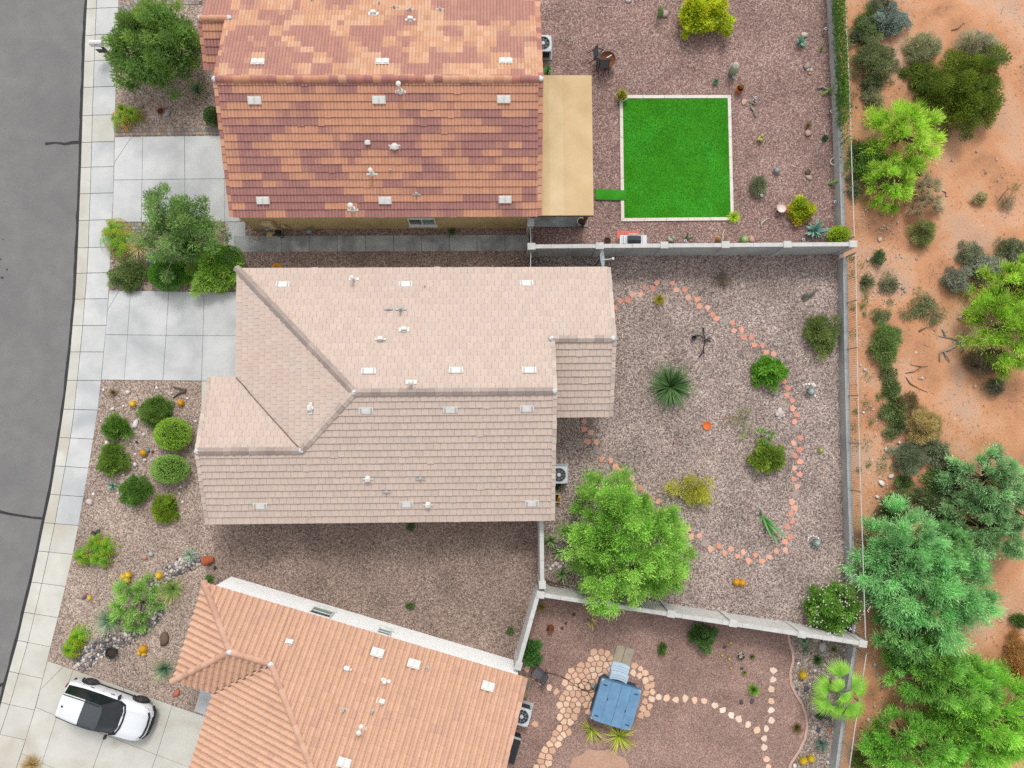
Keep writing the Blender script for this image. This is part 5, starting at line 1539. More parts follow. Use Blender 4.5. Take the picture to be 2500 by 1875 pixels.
MB().tube([(tb.x - .05, tb.y + .05, .6), (tb.x + .22, tb.y + .22, .6)], .02, 6).build('poker', m_steel, ft)
cA = GZ(2, 0, 800, 470); cB = GZ(2, 0, 855, 520)
chair('dark patio chair tipped toward the fire bowl, legs pointing left', GZ(2, 0, 772, 470), -math.pi / 2 + .05, .5, .02, 'patio chairs at the fire bowl')
chair('dark patio chair tipped toward the fire bowl, legs pointing down', GZ(2, 0, 852, 570), .12, .5, .02, 'patio chairs at the fire bowl')
chair('small dark patio chair beside the flagstones and slanting wall', GZ(2, 3, 362, 908), .95, 0)

# mailbox on a post
p = GZ(0, 0, 850, 420)
mbx = thing('mailbox', 'white mailbox on a dark post at the sidewalk beside the front tree', 'mailbox', (p.x, p.y, 0))
m_mail = mat('mailbox_white', S(236, 238, 240), S(220, 223, 226), scale=4, rough=.4)
MB().box((p.x, p.y, .5), (.10, .10, 1.0), bev=.01).build('post', m_dark_iron, mbx)
mb = MB(); ns = 9
pr = [(-.13, 0), (-.13, .16)] + [(-.13 * math.cos(t), .16 + .12 * math.sin(t)) for t in np.linspace(0.3, math.pi - .3, 6)] + [(.13, .16), (.13, 0)]
vs = [(p.x - .40 + dx, p.y + y, 1.0 + z) for dx in (0, .62) for y, z in pr]
kk = len(pr)
mb.add(vs, [(i, (i + 1) % kk, kk + (i + 1) % kk, kk + i) for i in range(kk)] + [tuple(range(kk - 1, -1, -1)), tuple(range(kk, 2 * kk))])
bx_ = mb.build('box', m_mail, mbx)
MB().box((p.x - .41, p.y, 1.13), (.02, .22, .2), bev=.006).build('door', m_mail, bx_)
MB().box((p.x - .1, p.y - .135, 1.2), (.1, .012, .06)).build('flag', m_redpad, bx_)
MB().box((p.x - .05, p.y - .14, .62), (.56, .03, .34), bev=.01).build('number_panel', m_dark_iron, mbx)

# utility box, storage bench, hose reels
def torus_coil(c, R, r, turns, z0, tw=.9):
    pts = []
    for k in range(turns * 18):
        t = 2 * math.pi * k / 18
        pts.append((c[0] + math.cos(t) * (R + .03 * math.sin(t * .37)), c[1] + math.sin(t) * (R + .03 * math.cos(t * .29)), z0 + (k / 18) * r * tw))
    return pts
m_yhose = mat('yellow_hose_rubber', S(232, 168, 28), S(214, 146, 20), scale=9, rough=.5)
m_ghose = mat('dark_green_hose_rubber', S(38, 46, 40), S(28, 34, 30), scale=9, rough=.4)
p = GZ(1, 1, 240, 652)
hz1 = MB()
for k in range(4):
    R_ = .17 + .035 * k
    hz1.tube([(p.x + math.cos(t) * R_, p.y + math.sin(t) * R_, .03 + .012 * math.sin(3 * t + k)) for t in np.linspace(0, 2 * math.pi, 28)], .02, 6)
hs1 = thing('garden_hose', 'coiled yellow hose on gravel along the eave of the tan house', 'hose', (p.x, p.y, 0))
hz1.build('coil', m_yhose, hs1, smooth=True)
MB().tube([(p.x + .29, p.y, .03), (p.x + .4, p.y - .3, .03), (p.x + .5, p.y - .7, .3)], .018, 6).build('hose_end', m_yhose, hs1, smooth=True)
p = B.w(-11.15, BS - .22)
hr = thing('hose_reel', 'dark green hose coiled on a reel against the tan wall', 'hose reel', (p.x, p.y, 0))
MB().tube([(p.x + .28 * math.cos(t), p.y - .10 + .06 * math.sin(t * 2), .5 + .28 * math.sin(t)) for t in np.linspace(0, 2 * math.pi * 5, 100)], .022, 6).build('hose', m_ghose, hr, smooth=True)
MB().lathe(None, [(.16, -.14), (.16, .1)], 16, mtx=Matrix.Translation((p.x, p.y, .5)) @ Matrix.Rotation(math.pi / 2, 4, 'X')).build('drum', m_ghose, hr)
MB().box((p.x - .5, p.y + .0, .22), (.34, .26, .05), bev=.01).tube([(p.x - .2, p.y, .5), (p.x - .2, p.y + .18, .55)], .03, 6).tube([(p.x, p.y, .25), (p.x, p.y, .0)], .03, 6).build('bracket', m_box, hr)
p = GZ(2, 2, 496, 1000, .3)
hb = thing('hose_box', 'open tan hose box with yellow hose below the air conditioner', 'hose reel', (p.x, p.y, 0))
for (dx, dy, sx, sy) in ((0, .2, .46, .04), (0, -.2, .46, .04), (-.21, 0, .04, .36), (.21, 0, .04, .36)):
    MB().box((p.x + dx, p.y + dy, .18), (sx, sy, .36), bev=.008).build('side', m_box, hb)
MB().box((p.x, p.y, .03), (.4, .38, .04)).build('floor_panel', m_dark_iron, hb)
MB().tube([(p.x + .08, p.y - .3, .03), (p.x + .10, p.y - .12, .40), (p.x + .12, p.y + .08, .44), (p.x + .16, p.y + .16, .36), (p.x + .2, p.y - .05, .42), (p.x + .14, p.y - .14, .3)], .022, 6).build('hose', m_yhose, hb, smooth=True)
p = GZ(0, 1, 1178, 578)
ub = thing('utility_box', 'grey-green utility vault lid beside the dry grass', 'utility box', (p.x, p.y, 0))
m_util = mat('grey_green_plastic', S(150, 160, 152), S(130, 140, 134), scale=4)
MB().box((p.x, p.y, .05), (.50, .62, .12), .05, bev=.03).build('rim', m_util, ub)
MB().box((p.x, p.y, .115), (.40, .52, .02), .05, bev=.008).build('lid', mat('utility_lid', S(112, 124, 118), S(96, 108, 102), scale=5), ub)
p = GZ(2, 3, 166, 1515, .5)
T = Matrix.Translation((p.x, p.y, 0)) @ Matrix.Rotation(ang, 4, 'Z')
sbx = thing('storage_bench', 'long black storage box against the salmon-roofed house', 'storage box', (p.x, p.y, 0))
m_sb = mat('black_resin', S(52, 54, 60), S(42, 44, 50), scale=6, rough=.5)
MB().box(None, (.46, 1.30, .5), mtx=T @ Matrix.Translation((0, 0, .25)), bev=.03).build('bin', m_sb, sbx)
MB().box(None, (.50, 1.36, .07), mtx=T @ Matrix.Translation((0, 0, .53)), bev=.02).build('lid', m_sb, sbx)
MB().box(None, (.48, .10, .04), mtx=T @ Matrix.Translation((0, .60, .58)), bev=.01).build('end_handle', m_block, sbx)
p = GZ(2, 3, 262, 1030, .4)
T = Matrix.Translation((p.x, p.y, 0)) @ Matrix.Rotation(ang, 4, 'Z')
bnch = thing('slatted_bench', 'weathered slatted bench against the salmon-roofed house', 'bench', (p.x, p.y, 0))
m_ww = mat('weathered_wood', S(150, 136, 108), S(126, 112, 88), scale=10, bump=.4)
for k in range(5):
    MB().box(None, (.07, 1.0, .03), mtx=T @ Matrix.Translation((-.16 + k * .085, 0, .44)), bev=.006).build('slat', m_ww, bnch)
for sx in (-1, 1):
    for sy in (-1, 1):
        MB().box(None, (.06, .06, .44), mtx=T @ Matrix.Translation((sx * .15, sy * .45, .21))).build('leg', m_ww, bnch)
MB().box(None, (.30, .25, .10), mtx=T @ Matrix.Translation((-.02, .1, .51)), bev=.02).build('cushion', m_sling, bnch)

# satellite dish on a pole by the wall
p = GZ(2, 1, 838, 545)
p = Vector((GZ(2, 1, 838, 540, 2.2).x, yb(4) - .75, 0))
sdh = thing('satellite_dish', 'pale grey satellite dish on a pole below the grey wall', 'satellite dish', (p.x, p.y, 0))
m_dish = mat('dish_grey', S(186, 198, 206), S(174, 186, 194), scale=4, rough=.4)
MB().tube([(p.x, p.y, 0), (p.x, p.y, 1.9), (p.x + .04, p.y, 2.0)], .035, 10).build('mast', m_dark_iron, sdh)
Td = Matrix.Translation((p.x + .05, p.y, 2.1)) @ Matrix.Rotation(math.radians(68), 4, 'Y') @ Matrix.Diagonal((.9, 1.0, 1.0, 1.0))
MB().lathe(None, [(.02, 0), (.18, .012), (.34, .045), (.44, .085), (.45, .09), (.34, .030), (.18, -.005), (.02, -.012)], 28, mtx=Td).build('reflector', m_dish, sdh, smooth=True)
MB().tube([(p.x + .08, p.y, 1.85), (p.x + .36, p.y, 1.95), (p.x + .62, p.y, 2.12)], .025, 8).build('arm', m_frame, sdh)
MB().box((p.x + .64, p.y, 2.15), (.12, .12, .1), .0, bev=.02).build('receiver', m_frame, sdh)

# pots and small ornaments
m_terra = mat('terracotta', S(196, 108, 72), S(176, 92, 60), scale=7, bump=.2)
m_orange = mat('bright_terracotta', S(238, 124, 60), S(222, 108, 50), scale=7)
m_soil = mat('dark_soil', S(70, 56, 46), S(54, 42, 36), scale=14, bump=.6)
m_glaze = mat('dark_green_glaze', S(36, 52, 44), S(26, 38, 34), scale=6, rough=.2)
def pot(name, label, p, r, h, material, soil=True, cat='pot'):
    root = thing(name, label, cat, (p.x, p.y, 0))
    MB().lathe((p.x, p.y, 0), [(r * .68, .005), (r * .95, h * .85), (r * 1.06, h * .88), (r * 1.06, h), (r * .9, h), (r * .82, h * .75)], 20, cap=False).lathe((p.x, p.y, 0), [(r * .68, .003), (r * .68, .006)], 20).build('pot', material, root, smooth=True)
    if soil:
        MB().lathe((p.x, p.y, h * .8), [(r * .84, 0), (r * .5, .015), (.01, .02)], 16).build('soil', m_soil, root)
    return root
def saucer(label, p, r, material, z=.0):
    root = thing('plant_saucer', label, 'saucer', (p.x, p.y, 0))
    MB().lathe((p.x, p.y, z), [(r * .8, .01), (r, .06), (r * .93, .06), (r * .76, .025), (.01, .025)], 24).build('dish', material, root, smooth=True)
saucer('bright orange terracotta saucer on the grey gravel', GZ(2, 2, 1661, 441), M(34), m_orange)
pot('glazed_pot', 'dark green glazed pot beside the dry creek', GZ(0, 3, 865, 768, .2), M(40), .34, m_glaze)
pot('bowl_planter', 'brown bowl planter touching a grey boulder in the first front yard', GZ(0, 0, 1245, 862, .1), M(27), .22, m_terra)
pot('round_planter', 'empty brown planter against the grey wall left of the barbecue', GZ(2, 1, 890, 440, .2), M(28), .35, mat('brown_clay', S(150, 116, 90), S(128, 96, 74), scale=7))
p = GZ(2, 1, 690, 285, .3)
pot('pale_planter', 'pale yellow planter with dead plant on the patio slab corner', GZ(2, 1, 690, 290, .3), M(30), .4, mat('pale_yellow_glaze', S(222, 214, 176), S(206, 196, 158), scale=6))
pot('terracotta_pot', 'small terracotta pot behind the pale planter on the patio corner', GZ(2, 1, 722, 262, .3), M(22), .34, m_terra)
pot('topiary_pot', 'pale grey pot under the yellow-green ball at the lawn corner', GZ(2, 0, 1014, 752, .2), M(34), .36, m_block_lt)
pot('cactus_pot', 'bright orange pot holding a brown cactus beside the red yard rocks', GZ(2, 0, 1912, 690, .2), M(30), .34, m_orange)
pot('striped_pot', 'small black pot with white rosette among the cacti of the lower yard', GZ(2, 3, 1922, 792, .1), M(24), .22, m_glaze)
# terracotta pot lying on its side
p = GZ(0, 2, 1612, 1472, .2)
fp = thing('fallen_pot', 'large terracotta pot lying on its side at the head of the dry creek', 'pot', (p.x, p.y, 0))
Tp = Matrix.Translation((p.x + .22, p.y + .02, .22)) @ Matrix.Rotation(math.radians(-96), 4, 'Y') @ Matrix.Rotation(.25, 4, 'X')
MB().lathe(None, [(.13, 0), (.21, .40), (.25, .41), (.25, .50), (.21, .50), (.20, .40), (.11, .03), (.01, .03)], 22, mtx=Tp).build('pot', m_terra, fp, smooth=True)
# bird bath
p = GZ(3, 0, 340, 1605, .3)
bb = thing('bird_bath', 'low white bird bath with salmon rim in the red yard', 'bird bath', (p.x, p.y, 0))
MB().lathe((p.x, p.y, 0), [(.16, .0), (.10, .08), (.10, .22), (.20, .28), (.26, .34), (.24, .34), (.18, .30), (.01, .29)], 24).build('basin', m_border, bb, smooth=True)
MB().tube([(p.x + math.cos(t) * .245, p.y + math.sin(t) * .245, .345) for t in np.linspace(0, 2 * math.pi, 25)], .022, 6).build('rim', m_stone and mat('salmon_rim', S(232, 170, 150), rough=.7), bb)
pot('small_white_pot', 'tiny white pot touching the bird bath', GZ(3, 0, 305, 1638), M(15), .12, m_border)
p = GZ(3, 0, 738, 1252)
o = MB().tube([(p.x + math.cos(t) * M(25), p.y + math.sin(t) * M(28), .06 + .05 * abs(math.sin(t))) for t in np.linspace(0, 2 * math.pi, 25)], .03, 8).build('ceramic_ring', m_border, None, (p.x, p.y, 0), smooth=True)
tag(o, 'white ceramic ring ornament lying beside the fence', 'ornament')
p = GZ(3, 0, 640, 1097)
tag(MB().tube([(p.x + math.cos(t) * .05, p.y + math.sin(t) * .05, .03) for t in np.linspace(0, 2 * math.pi, 17)], .014, 6).build('small_ring', m_border, None, (p.x, p.y, 0), smooth=True), 'tiny white ring on the red gravel near the fence', 'ornament')
m_blue = mat('blue_glass_ball', S(96, 168, 196), S(76, 140, 176), scale=5, rough=.1)
p = GZ(0, 2, 1145, 632)
tag(MB().lathe((p.x, p.y, .08), [(.01, -.1), (.07, -.07), (.105, 0), (.07, .07), (.01, .1)], 16).build('gazing_ball', m_blue, None, (p.x, p.y, 0), smooth=True), 'small blue glass ball beside a yellow barrel cactus in the front bed', 'ornament')
rocks(0, 2, [(1180, 637, 12)], [S(150, 80, 60)], 'rust-brown lump beside the blue glass ball', cat='ornament')
p = GZ(2, 2, 1405, 573)
tag(MB().lathe((p.x, p.y, .05), [(.01, -.05), (.04, -.03), (.05, 0), (.035, .035), (.01, .05)], 12).build('red_ball', mat('red_plastic', S(190, 40, 56), rough=.4), None, (p.x, p.y, 0), smooth=True), 'tiny red ball lying on the grey gravel', 'ball')
p0, p1 = GZ(2, 2, 1775, 372), GZ(2, 2, 1925, 402)
tag(MB().tube([(p0.x, p0.y, .02), ((p0.x + p1.x) / 2, (p0.y + p1.y) / 2 + .02, .03), (p1.x, p1.y, .02)], .014, 6).build('wooden_stake', mat('orange_wood', S(226, 158, 96), S(206, 138, 80), scale=9), None, (p0.x, p0.y, 0)), 'thin orange stake lying on the grey gravel right of the saucer', 'stake')
p = GZ(2, 3, 455, 580, .3)
ur = thing('rust_urn', 'rust-coloured urn leaning by the slanting wall', 'urn', (p.x, p.y, 0))
MB().lathe(None, [(.10, 0), (.17, .12), (.18, .28), (.10, .40), (.13, .45), (.10, .46), (.07, .40)], 16, mtx=Matrix.Translation((p.x, p.y, .02)) @ Matrix.Rotation(.2, 4, 'X')).build('body', m_rust, ur, smooth=True)
MB().box((p.x + .05, p.y - .22, .05), (.12, .2, .1), .3, bev=.02).build('foot', m_black, ur)
# solar path lights
m_solar = mat('solar_cell', S(44, 58, 92), S(36, 48, 80), scale=6, rough=.2)
m_sring = mat('solar_light_rim', S(206, 214, 226), rough=.35)
def solar(c, r, x, y, label, group):
    p = GZ(c, r, x, y, .3)
    root = thing('solar_light', label, 'garden light', (p.x, p.y, 0), group)
    MB().tube([(p.x, p.y, 0), (p.x, p.y, .26)], .014, 6).build('stake', m_dark_iron, root)
    hd = MB().lathe((p.x, p.y, .26), [(.045, 0), (.075, .03), (.085, .05), (.05, .062), (.046, .062)], 16).build('lamp_head', m_sring, root, smooth=True)
    MB().lathe((p.x, p.y, .262), [(.04, .05), (.04, .062)], 12).build('solar_panel', m_solar, hd)
SG = 'round solar lights of the red yard'
for c, r, x, y, l in ((2, 0, 1870, 595, 'round solar light at the foot of the leaning column cactus'), (2, 0, 2040, 755, 'round solar light above the driftwood crook'),
                      (2, 0, 2085, 1508, 'round solar light below the grey-green tuft right of the lawn'), (3, 0, 683, 222, 'topmost round solar light by the vine-covered fence'),
                      (3, 0, 728, 860, 'round solar light by the fence, middle of the red yard'), (3, 0, 755, 1558, 'round solar light by the fence, beside the yellow flowering shrub'),
                      (3, 1, 510, 425, 'round solar light left of the big blue agave'), (2, 1, 1497, 437, 'round solar light against the grey wall right of the barbecue')):
    solar(c, r, x, y, l, SG)
solar(0, 0, 1575, 872, 'round solar light beside the dark round shrub by the orange roof', 'round solar lights of the front yards')
# driftwood and dead branches
m_drift = mat('grey_driftwood', S(176, 168, 160), S(140, 132, 126), scale=9, bump=.5)
m_drift2 = mat('brown_driftwood', S(120, 104, 90), S(96, 82, 72), scale=9, bump=.5)
def wood(c, r, name, label, branches, material=None, z=0.0, rad=8, cat='driftwood', lift=1.0):
    p = GZ(c, r, branches[0][0][0], branches[0][0][1], z)
    root = thing(name, label, cat, (p.x, p.y, z))
    for b in branches:
        n = len(b)
        pts = []
        for i, e in enumerate(b):
            q = GZ(c, r, e[0], e[1], z)
            rr_ = M(rad) * (1 - .6 * i / max(1, n - 1))
            pts.append(((q.x, q.y, z + rr_ * .8 + (lift * .06 * math.sin(math.pi * i / max(1, n - 1)))), rr_))
        MB().tube([q[0] for q in pts], [q[1] for q in pts], 7).build('branch', material or m_drift, root, smooth=True)
wood(2, 0, 'driftwood', 'grey driftwood crook with curled end beside a flat salmon rock', [[(2035, 905), (2020, 860), (1998, 830), (2000, 795)], [(2000, 795), (2030, 808), (2038, 790), (2020, 780)], [(2000, 795), (1985, 780)]])
wood(3, 0, 'driftwood', 'grey driftwood log crossing a green cactus stem by the fence', [[(618, 685), (650, 675), (690, 695), (725, 730), (752, 765)]], rad=10)
wood(3, 1, 'driftwood', 'thin white driftwood stick below the bird bath', [[(180, 332), (185, 300), (215, 275), (250, 262)]], mat('white_driftwood', S(220, 208, 196), S(196, 184, 172), scale=9), rad=8)
wood(2, 1, 'driftwood', 'bent white driftwood beside the orange cactus by the grey wall', [[(1770, 455), (1782, 420), (1780, 390), (1798, 348)]], MATS['white_driftwood'], rad=8)
wood(0, 2, 'driftwood', 'forked grey driftwood near the driveway corner of the front bed', [[(1438, 172), (1400, 155), (1338, 142)], [(1438, 172), (1395, 185), (1338, 225)]], m_drift2, rad=12)
wood(3, 1, 'dead_branch', 'bleached forked dead branch on the orange sand', [[(1815, 1185), (1720, 1215), (1640, 1185), (1545, 1172)], [(1600, 1175), (1590, 1140), (1565, 1110)], [(1720, 1215), (1640, 1270), (1555, 1300), (1560, 1370)], [(1590, 1290), (1615, 1335), (1635, 1370)], [(1725, 1220), (1738, 1250), (1718, 1300)], [(1800, 1190), (1802, 1165)]], z=DZ, rad=9, cat='branch')
TW = 'fallen twigs in the desert'
wood(3, 1, 'fallen_twig', 'long curved twig left of the bleached branch', [[(1325, 1120), (1335, 1170), (1390, 1215), (1440, 1245), (1505, 1262)]], m_drift2, DZ, 4, 'twig')
wood(3, 1, 'fallen_twig', 'forked thin twig below the bleached branch', [[(1290, 1460), (1360, 1445), (1415, 1408), (1470, 1405)], [(1415, 1408), (1335, 1392)]], m_drift2, DZ, 4, 'twig')
wood(3, 1, 'fallen_twig', 'dark curved twig nearest the bottom of the middle desert', [[(1295, 1490), (1330, 1540), (1400, 1580), (1470, 1605)]], m_drift2, DZ, 6, 'twig')
wood(3, 1, 'fallen_twig', 'short grey stub lying on sand above the bleached branch', [[(1395, 1140), (1420, 1120), (1460, 1105)]], m_drift2, DZ, 8, 'twig')
wood(3, 1, 'fallen_twig', 'long straight pale stick beside the grey sage cluster', [[(1780, 815), (1830, 775), (1885, 735)]], m_drift, DZ, 4, 'twig')
wood(3, 1, 'fallen_twig', 'thin pale stick standing out on the dark soil', [[(1920, 1010), (1922, 930), (1915, 850)], [(1815, 885), (1808, 930)]], m_drift, DZ, 4, 'twig')
wood(3, 1, 'fallen_twig', 'crooked dark twig beside the small cholla', [[(2020, 120), (2045, 75), (2100, 25)]], m_drift2, DZ, 4, 'twig')
wood(3, 0, 'fallen_twig', 'crooked dark root beside the grey twiggy bush', [[(1565, 1470), (1605, 1490), (1600, 1520), (1650, 1520)], [(1605, 1520), (1630, 1500)]], m_drift2, DZ, 5, 'twig')
wood(3, 0, 'fallen_twig', 'dry twigs above the pale top of the big creosote bush', [[(1650, 235), (1700, 225), (1740, 182), (1770, 215)], [(1740, 182), (1725, 200)]], m_drift2, DZ, 4, 'twig')
wood(2, 3, 'cut_branches', 'bundle of long cut branches along the pale wall under the tree', [[(410, 205), (470, 225), (540, 245), (600, 260)], [(412, 300), (480, 285), (560, 280)], [(415, 260), (480, 252), (555, 268)], [(420, 225), (500, 262), (590, 285)], [(430, 290), (510, 272), (600, 290)]], m_drift2, rad=6, cat='branches')
# metal garden sculpture
wood(2, 1, 'metal_sculpture', 'dark crossed metal sculpture standing in the grey gravel', [[(1632, 1110), (1628, 1160), (1640, 1210), (1632, 1280)], [(1550, 1178), (1600, 1168), (1640, 1200), (1692, 1212)], [(1640, 1210), (1665, 1190), (1690, 1190)], [(1632, 1280), (1608, 1310), (1604, 1335)], [(1632, 1280), (1640, 1310)]], mat('dark_patina', S(92, 92, 92), S(70, 70, 72), scale=8, rough=.5, metal=.5), rad=8, cat='sculpture', lift=4)
p = GZ(2, 1, 1563, 1182, .2)
tag(MB().lathe((p.x, p.y, 0), [(.05, 0), (.10, .08), (.12, .2), (.1, .2), (.08, .1)], 12).build('small_black_pot', m_glaze, None, (p.x, p.y, 0), smooth=True), 'small black pot at the left arm of the metal sculpture', 'pot')
# cable from the hot tub to the chair
cp = [GZ(2, 3, x, y) for x, y in ((415, 920), (480, 930), (540, 950), (600, 985), (640, 1020), (690, 1045), (740, 1060), (775, 1040), (760, 1000), (700, 985), (660, 1010), (690, 1050), (760, 1075), (800, 1060))]
tag(MB().tube([(q.x, q.y, .055) for q in cp], .014, 6).build('power_cable', m_ghose, None, (cp[0].x, cp[0].y, 0), smooth=True), 'black cable snaking over the flagstones to the hot tub', 'cable')
p = GZ(2, 3, 783, 1030, .2)
tag(MB().lathe((p.x, p.y, 0), [(.10, 0), (.12, .05), (.12, .2), (.06, .22), (.05, .3), (.01, .3)], 16).build('filter_canister', m_util, None, (p.x, p.y, 0), smooth=True), 'small grey filter canister beside the hot tub', 'canister')
# ------------------------------------------------------------------ parked car
m_paint = mat('white_car_paint', S(240, 243, 248), S(238, 241, 246), scale=1, rough=.22, spec=.5, coat=.6)
m_trim = mat('black_car_trim', S(46, 46, 54), S(38, 38, 46), scale=6, rough=.5)
m_carglass = mat('dark_car_glass', S(34, 42, 46), S(26, 32, 36), scale=3, rough=.05, spec=.7)
m_sunroof = mat('grey_fabric_roof', S(82, 88, 92), S(74, 80, 84), scale=14, rough=.7)
m_tyre = mat('tyre_rubber', S(62, 60, 60), S(50, 48, 48), scale=12, rough=.9)
m_rim = mat('alloy_rim', S(120, 118, 120), S(92, 90, 92), scale=5, rough=.35, metal=.6)
m_lamp = mat('headlight_lens', S(210, 214, 224), S(150, 150, 168), scale=9, rough=.1)
m_tail = mat('tail_light_red', S(150, 28, 30), rough=.2)
pr_, pf_ = GZ(0, 3, 708, 1008, .34), GZ(0, 3, 1082, 1138, .34)      # hub centres of the near wheels
hd = Vector((pf_.x - pr_.x, pf_.y - pr_.y, 0)).normalized()
lf = Vector((-hd.y, hd.x, 0))                                        # car's left, toward the top of the picture
cen = (pr_ + pf_) / 2 - lf * .80
cen.z = 0
yaw = math.atan2(hd.y, hd.x)
CT = Matrix.Translation(cen) @ Matrix.Rotation(yaw, 4, 'Z')
car = thing('parked_car', 'white compact SUV with dark roof panel parked on the lower driveway', 'car', cen)
# lower body: rings of (half width, z) from sill to bonnet centre
ST = [(-2.20, .60, .52, .80, .84), (-2.14, .78, .40, .92, .96), (-1.95, .86, .34, .99, 1.02), (-1.55, .905, .32, 1.01, 1.04), (-.9, .915, .30, 1.01, 1.05), (0, .915, .29, 1.00, 1.05),
      (.75, .91, .30, .99, 1.06), (1.05, .905, .31, .975, 1.055), (1.5, .90, .33, .94, 1.01), (1.85, .87, .36, .88, .95), (2.05, .78, .40, .78, .87), (2.17, .60, .46, .66, .76), (2.22, .40, .50, .58, .64)]
def ring(st):
    x, w, zl_, zb, zt = st
    return [(x, w * .93, zl_), (x, w, zl_ + .12), (x, w, zb - .18), (x, w * .985, zb - .04), (x, w * .93, zb + .01), (x, w * .72, zt - .02), (x, w * .62, zt + .005), (x, w * .55, zt - .005), (x, w * .25, zt + .005), (x, 0, zt + .008)]
vs, fs = [], []
n = 10
for st in ST:
    r_ = ring(st)
    vs += [Vector(p) for p in r_] + [Vector((p[0], -p[1], p[2])) for p in r_[::-1][1:]]
m_ = 2 * n - 1
for i in range(len(ST) - 1):
    for k in range(m_ - 1):
        fs.append((i * m_ + k, (i + 1) * m_ + k, (i + 1) * m_ + k + 1, i * m_ + k + 1))
fs += [tuple(range(m_)), tuple(range(len(ST) * m_ - 1, (len(ST) - 1) * m_ - 1, -1))]
body = MB().add([CT @ v for v in vs], fs).build('body', m_paint, car, smooth=True)
# cabin: base outline at the belt, roof outline above
base = [(-2.08, .50), (-2.0, .76), (-1.2, .835), (-.3, .845), (.55, .83), (.86, .72), (.98, .40)]
roof = [(-1.92, .44), (-1.86, .60), (-1.2, .635), (-.5, .64), (-.02, .625), (.10, .54), (.16, .30)]
zb_, zt_ = 1.02, 1.60
def both(o): return o + [(x, -y) for x, y in o[::-1]]
bo, ro = both(base), both(roof)
k = len(bo)
def rz_(x): return zt_ - .05 * max(0, -(x + .6)) ** 2 * .6 - .05 * max(0, x + .3) ** 2
vs = [Vector((x, y, zb_)) for x, y in bo] + [Vector((x, y, rz_(x))) for x, y in ro]
def fc(i): return (i, (i + 1) % k, k + (i + 1) % k, k + i)
def sub(vs, ids):                                        # only the corners these faces use
    use = sorted({j for i in ids for j in fc(i)})
    return MB().add([CT @ vs[j] for j in use], [tuple(use.index(j) for j in fc(i)) for i in ids])
sub(vs, (5, 6, 7)).build('windshield', m_carglass, car)
sub(vs, (13,)).build('rear_window', m_carglass, car)
for idx, lab in (((1, 2, 3), 0), ((10, 9, 11), 1)):
    for i in idx:
        sub(vs, (i,)).build('side_window', m_carglass, car)
for i in (0, 12, 4, 8): sub(vs, (i,)).build('pillar', m_paint if i in (0, 12) else m_trim, car)
# roof skin in bands: white rear, dark panel front
bands = [(-1.92, .43), (-1.86, .60), (-1.5, .622), (-1.1, .636), (-.78, .64), (-.76, .64), (-.4, .64), (-.02, .625), (.10, .54), (.16, .30)]
def roof_band(b0, b1, name, m, lift=.0):
    vs, fs = [], []
    sub = bands[b0:b1 + 1]
    for x, w in sub:
        for t in (-1, -.9, -.5, 0, .5, .9, 1):
            vs.append(CT @ Vector((x, t * w, rz_(x) + lift + .035 * (1 - t * t))))
    for i in range(len(sub) - 1):
        for j in range(6):
            fs.append((i * 7 + j, (i + 1) * 7 + j, (i + 1) * 7 + j + 1, i * 7 + j + 1))
    return MB().add(vs, fs).build(name, m, car, smooth=True)
rf = roof_band(0, 4, 'roof', m_paint)
rb = roof_band(5, 9, 'roof_panel', m_sunroof, .004)
for s_ in (-1, 1):
    MB().tube([CT @ Vector((x, s_ * (w - .05), rz_(x) + .045)) for x, w in bands[1:8]], .022, 6).build('roof_rail', m_trim, car)
    MB().tube([CT @ Vector((x, s_ * .28, rz_(x) + .034)) for x in (-1.75, -1.4, -1.05)], .008, 5).build('roof_crease', m_paint, rf)
MB().lathe(None, [(.05, 0), (.035, .05), (.01, .09)], 10, mtx=CT @ Matrix.Translation((-1.72, 0, 1.60))).build('antenna', m_trim, rf)
MB().tube([CT @ v for v in [Vector((.16, -.30, 1.585)), Vector((.10, -.54, 1.58))]], .012, 5).build('windshield_seal', m_trim, car)
cowl = [Vector((x, y, zb_ + .045)) for x, y in ((.62, .84), (.90, .73), (1.02, .40), (1.05, 0), (1.02, -.40), (.90, -.73), (.62, -.84))]
MB().tube([CT @ v for v in cowl], .045, 6).build('cowl', m_trim, car)
for y0 in (.35, -.25):
    MB().tube([CT @ Vector((1.0, y0, 1.10)), CT @ Vector((.80, y0 - .38, 1.20))], .01, 5).build('wiper', m_trim, car)
MB().box(None, (.06, .20, .06), mtx=CT @ Matrix.Translation((.22, 0, 1.52))).build('rear_mirror', m_trim, car)
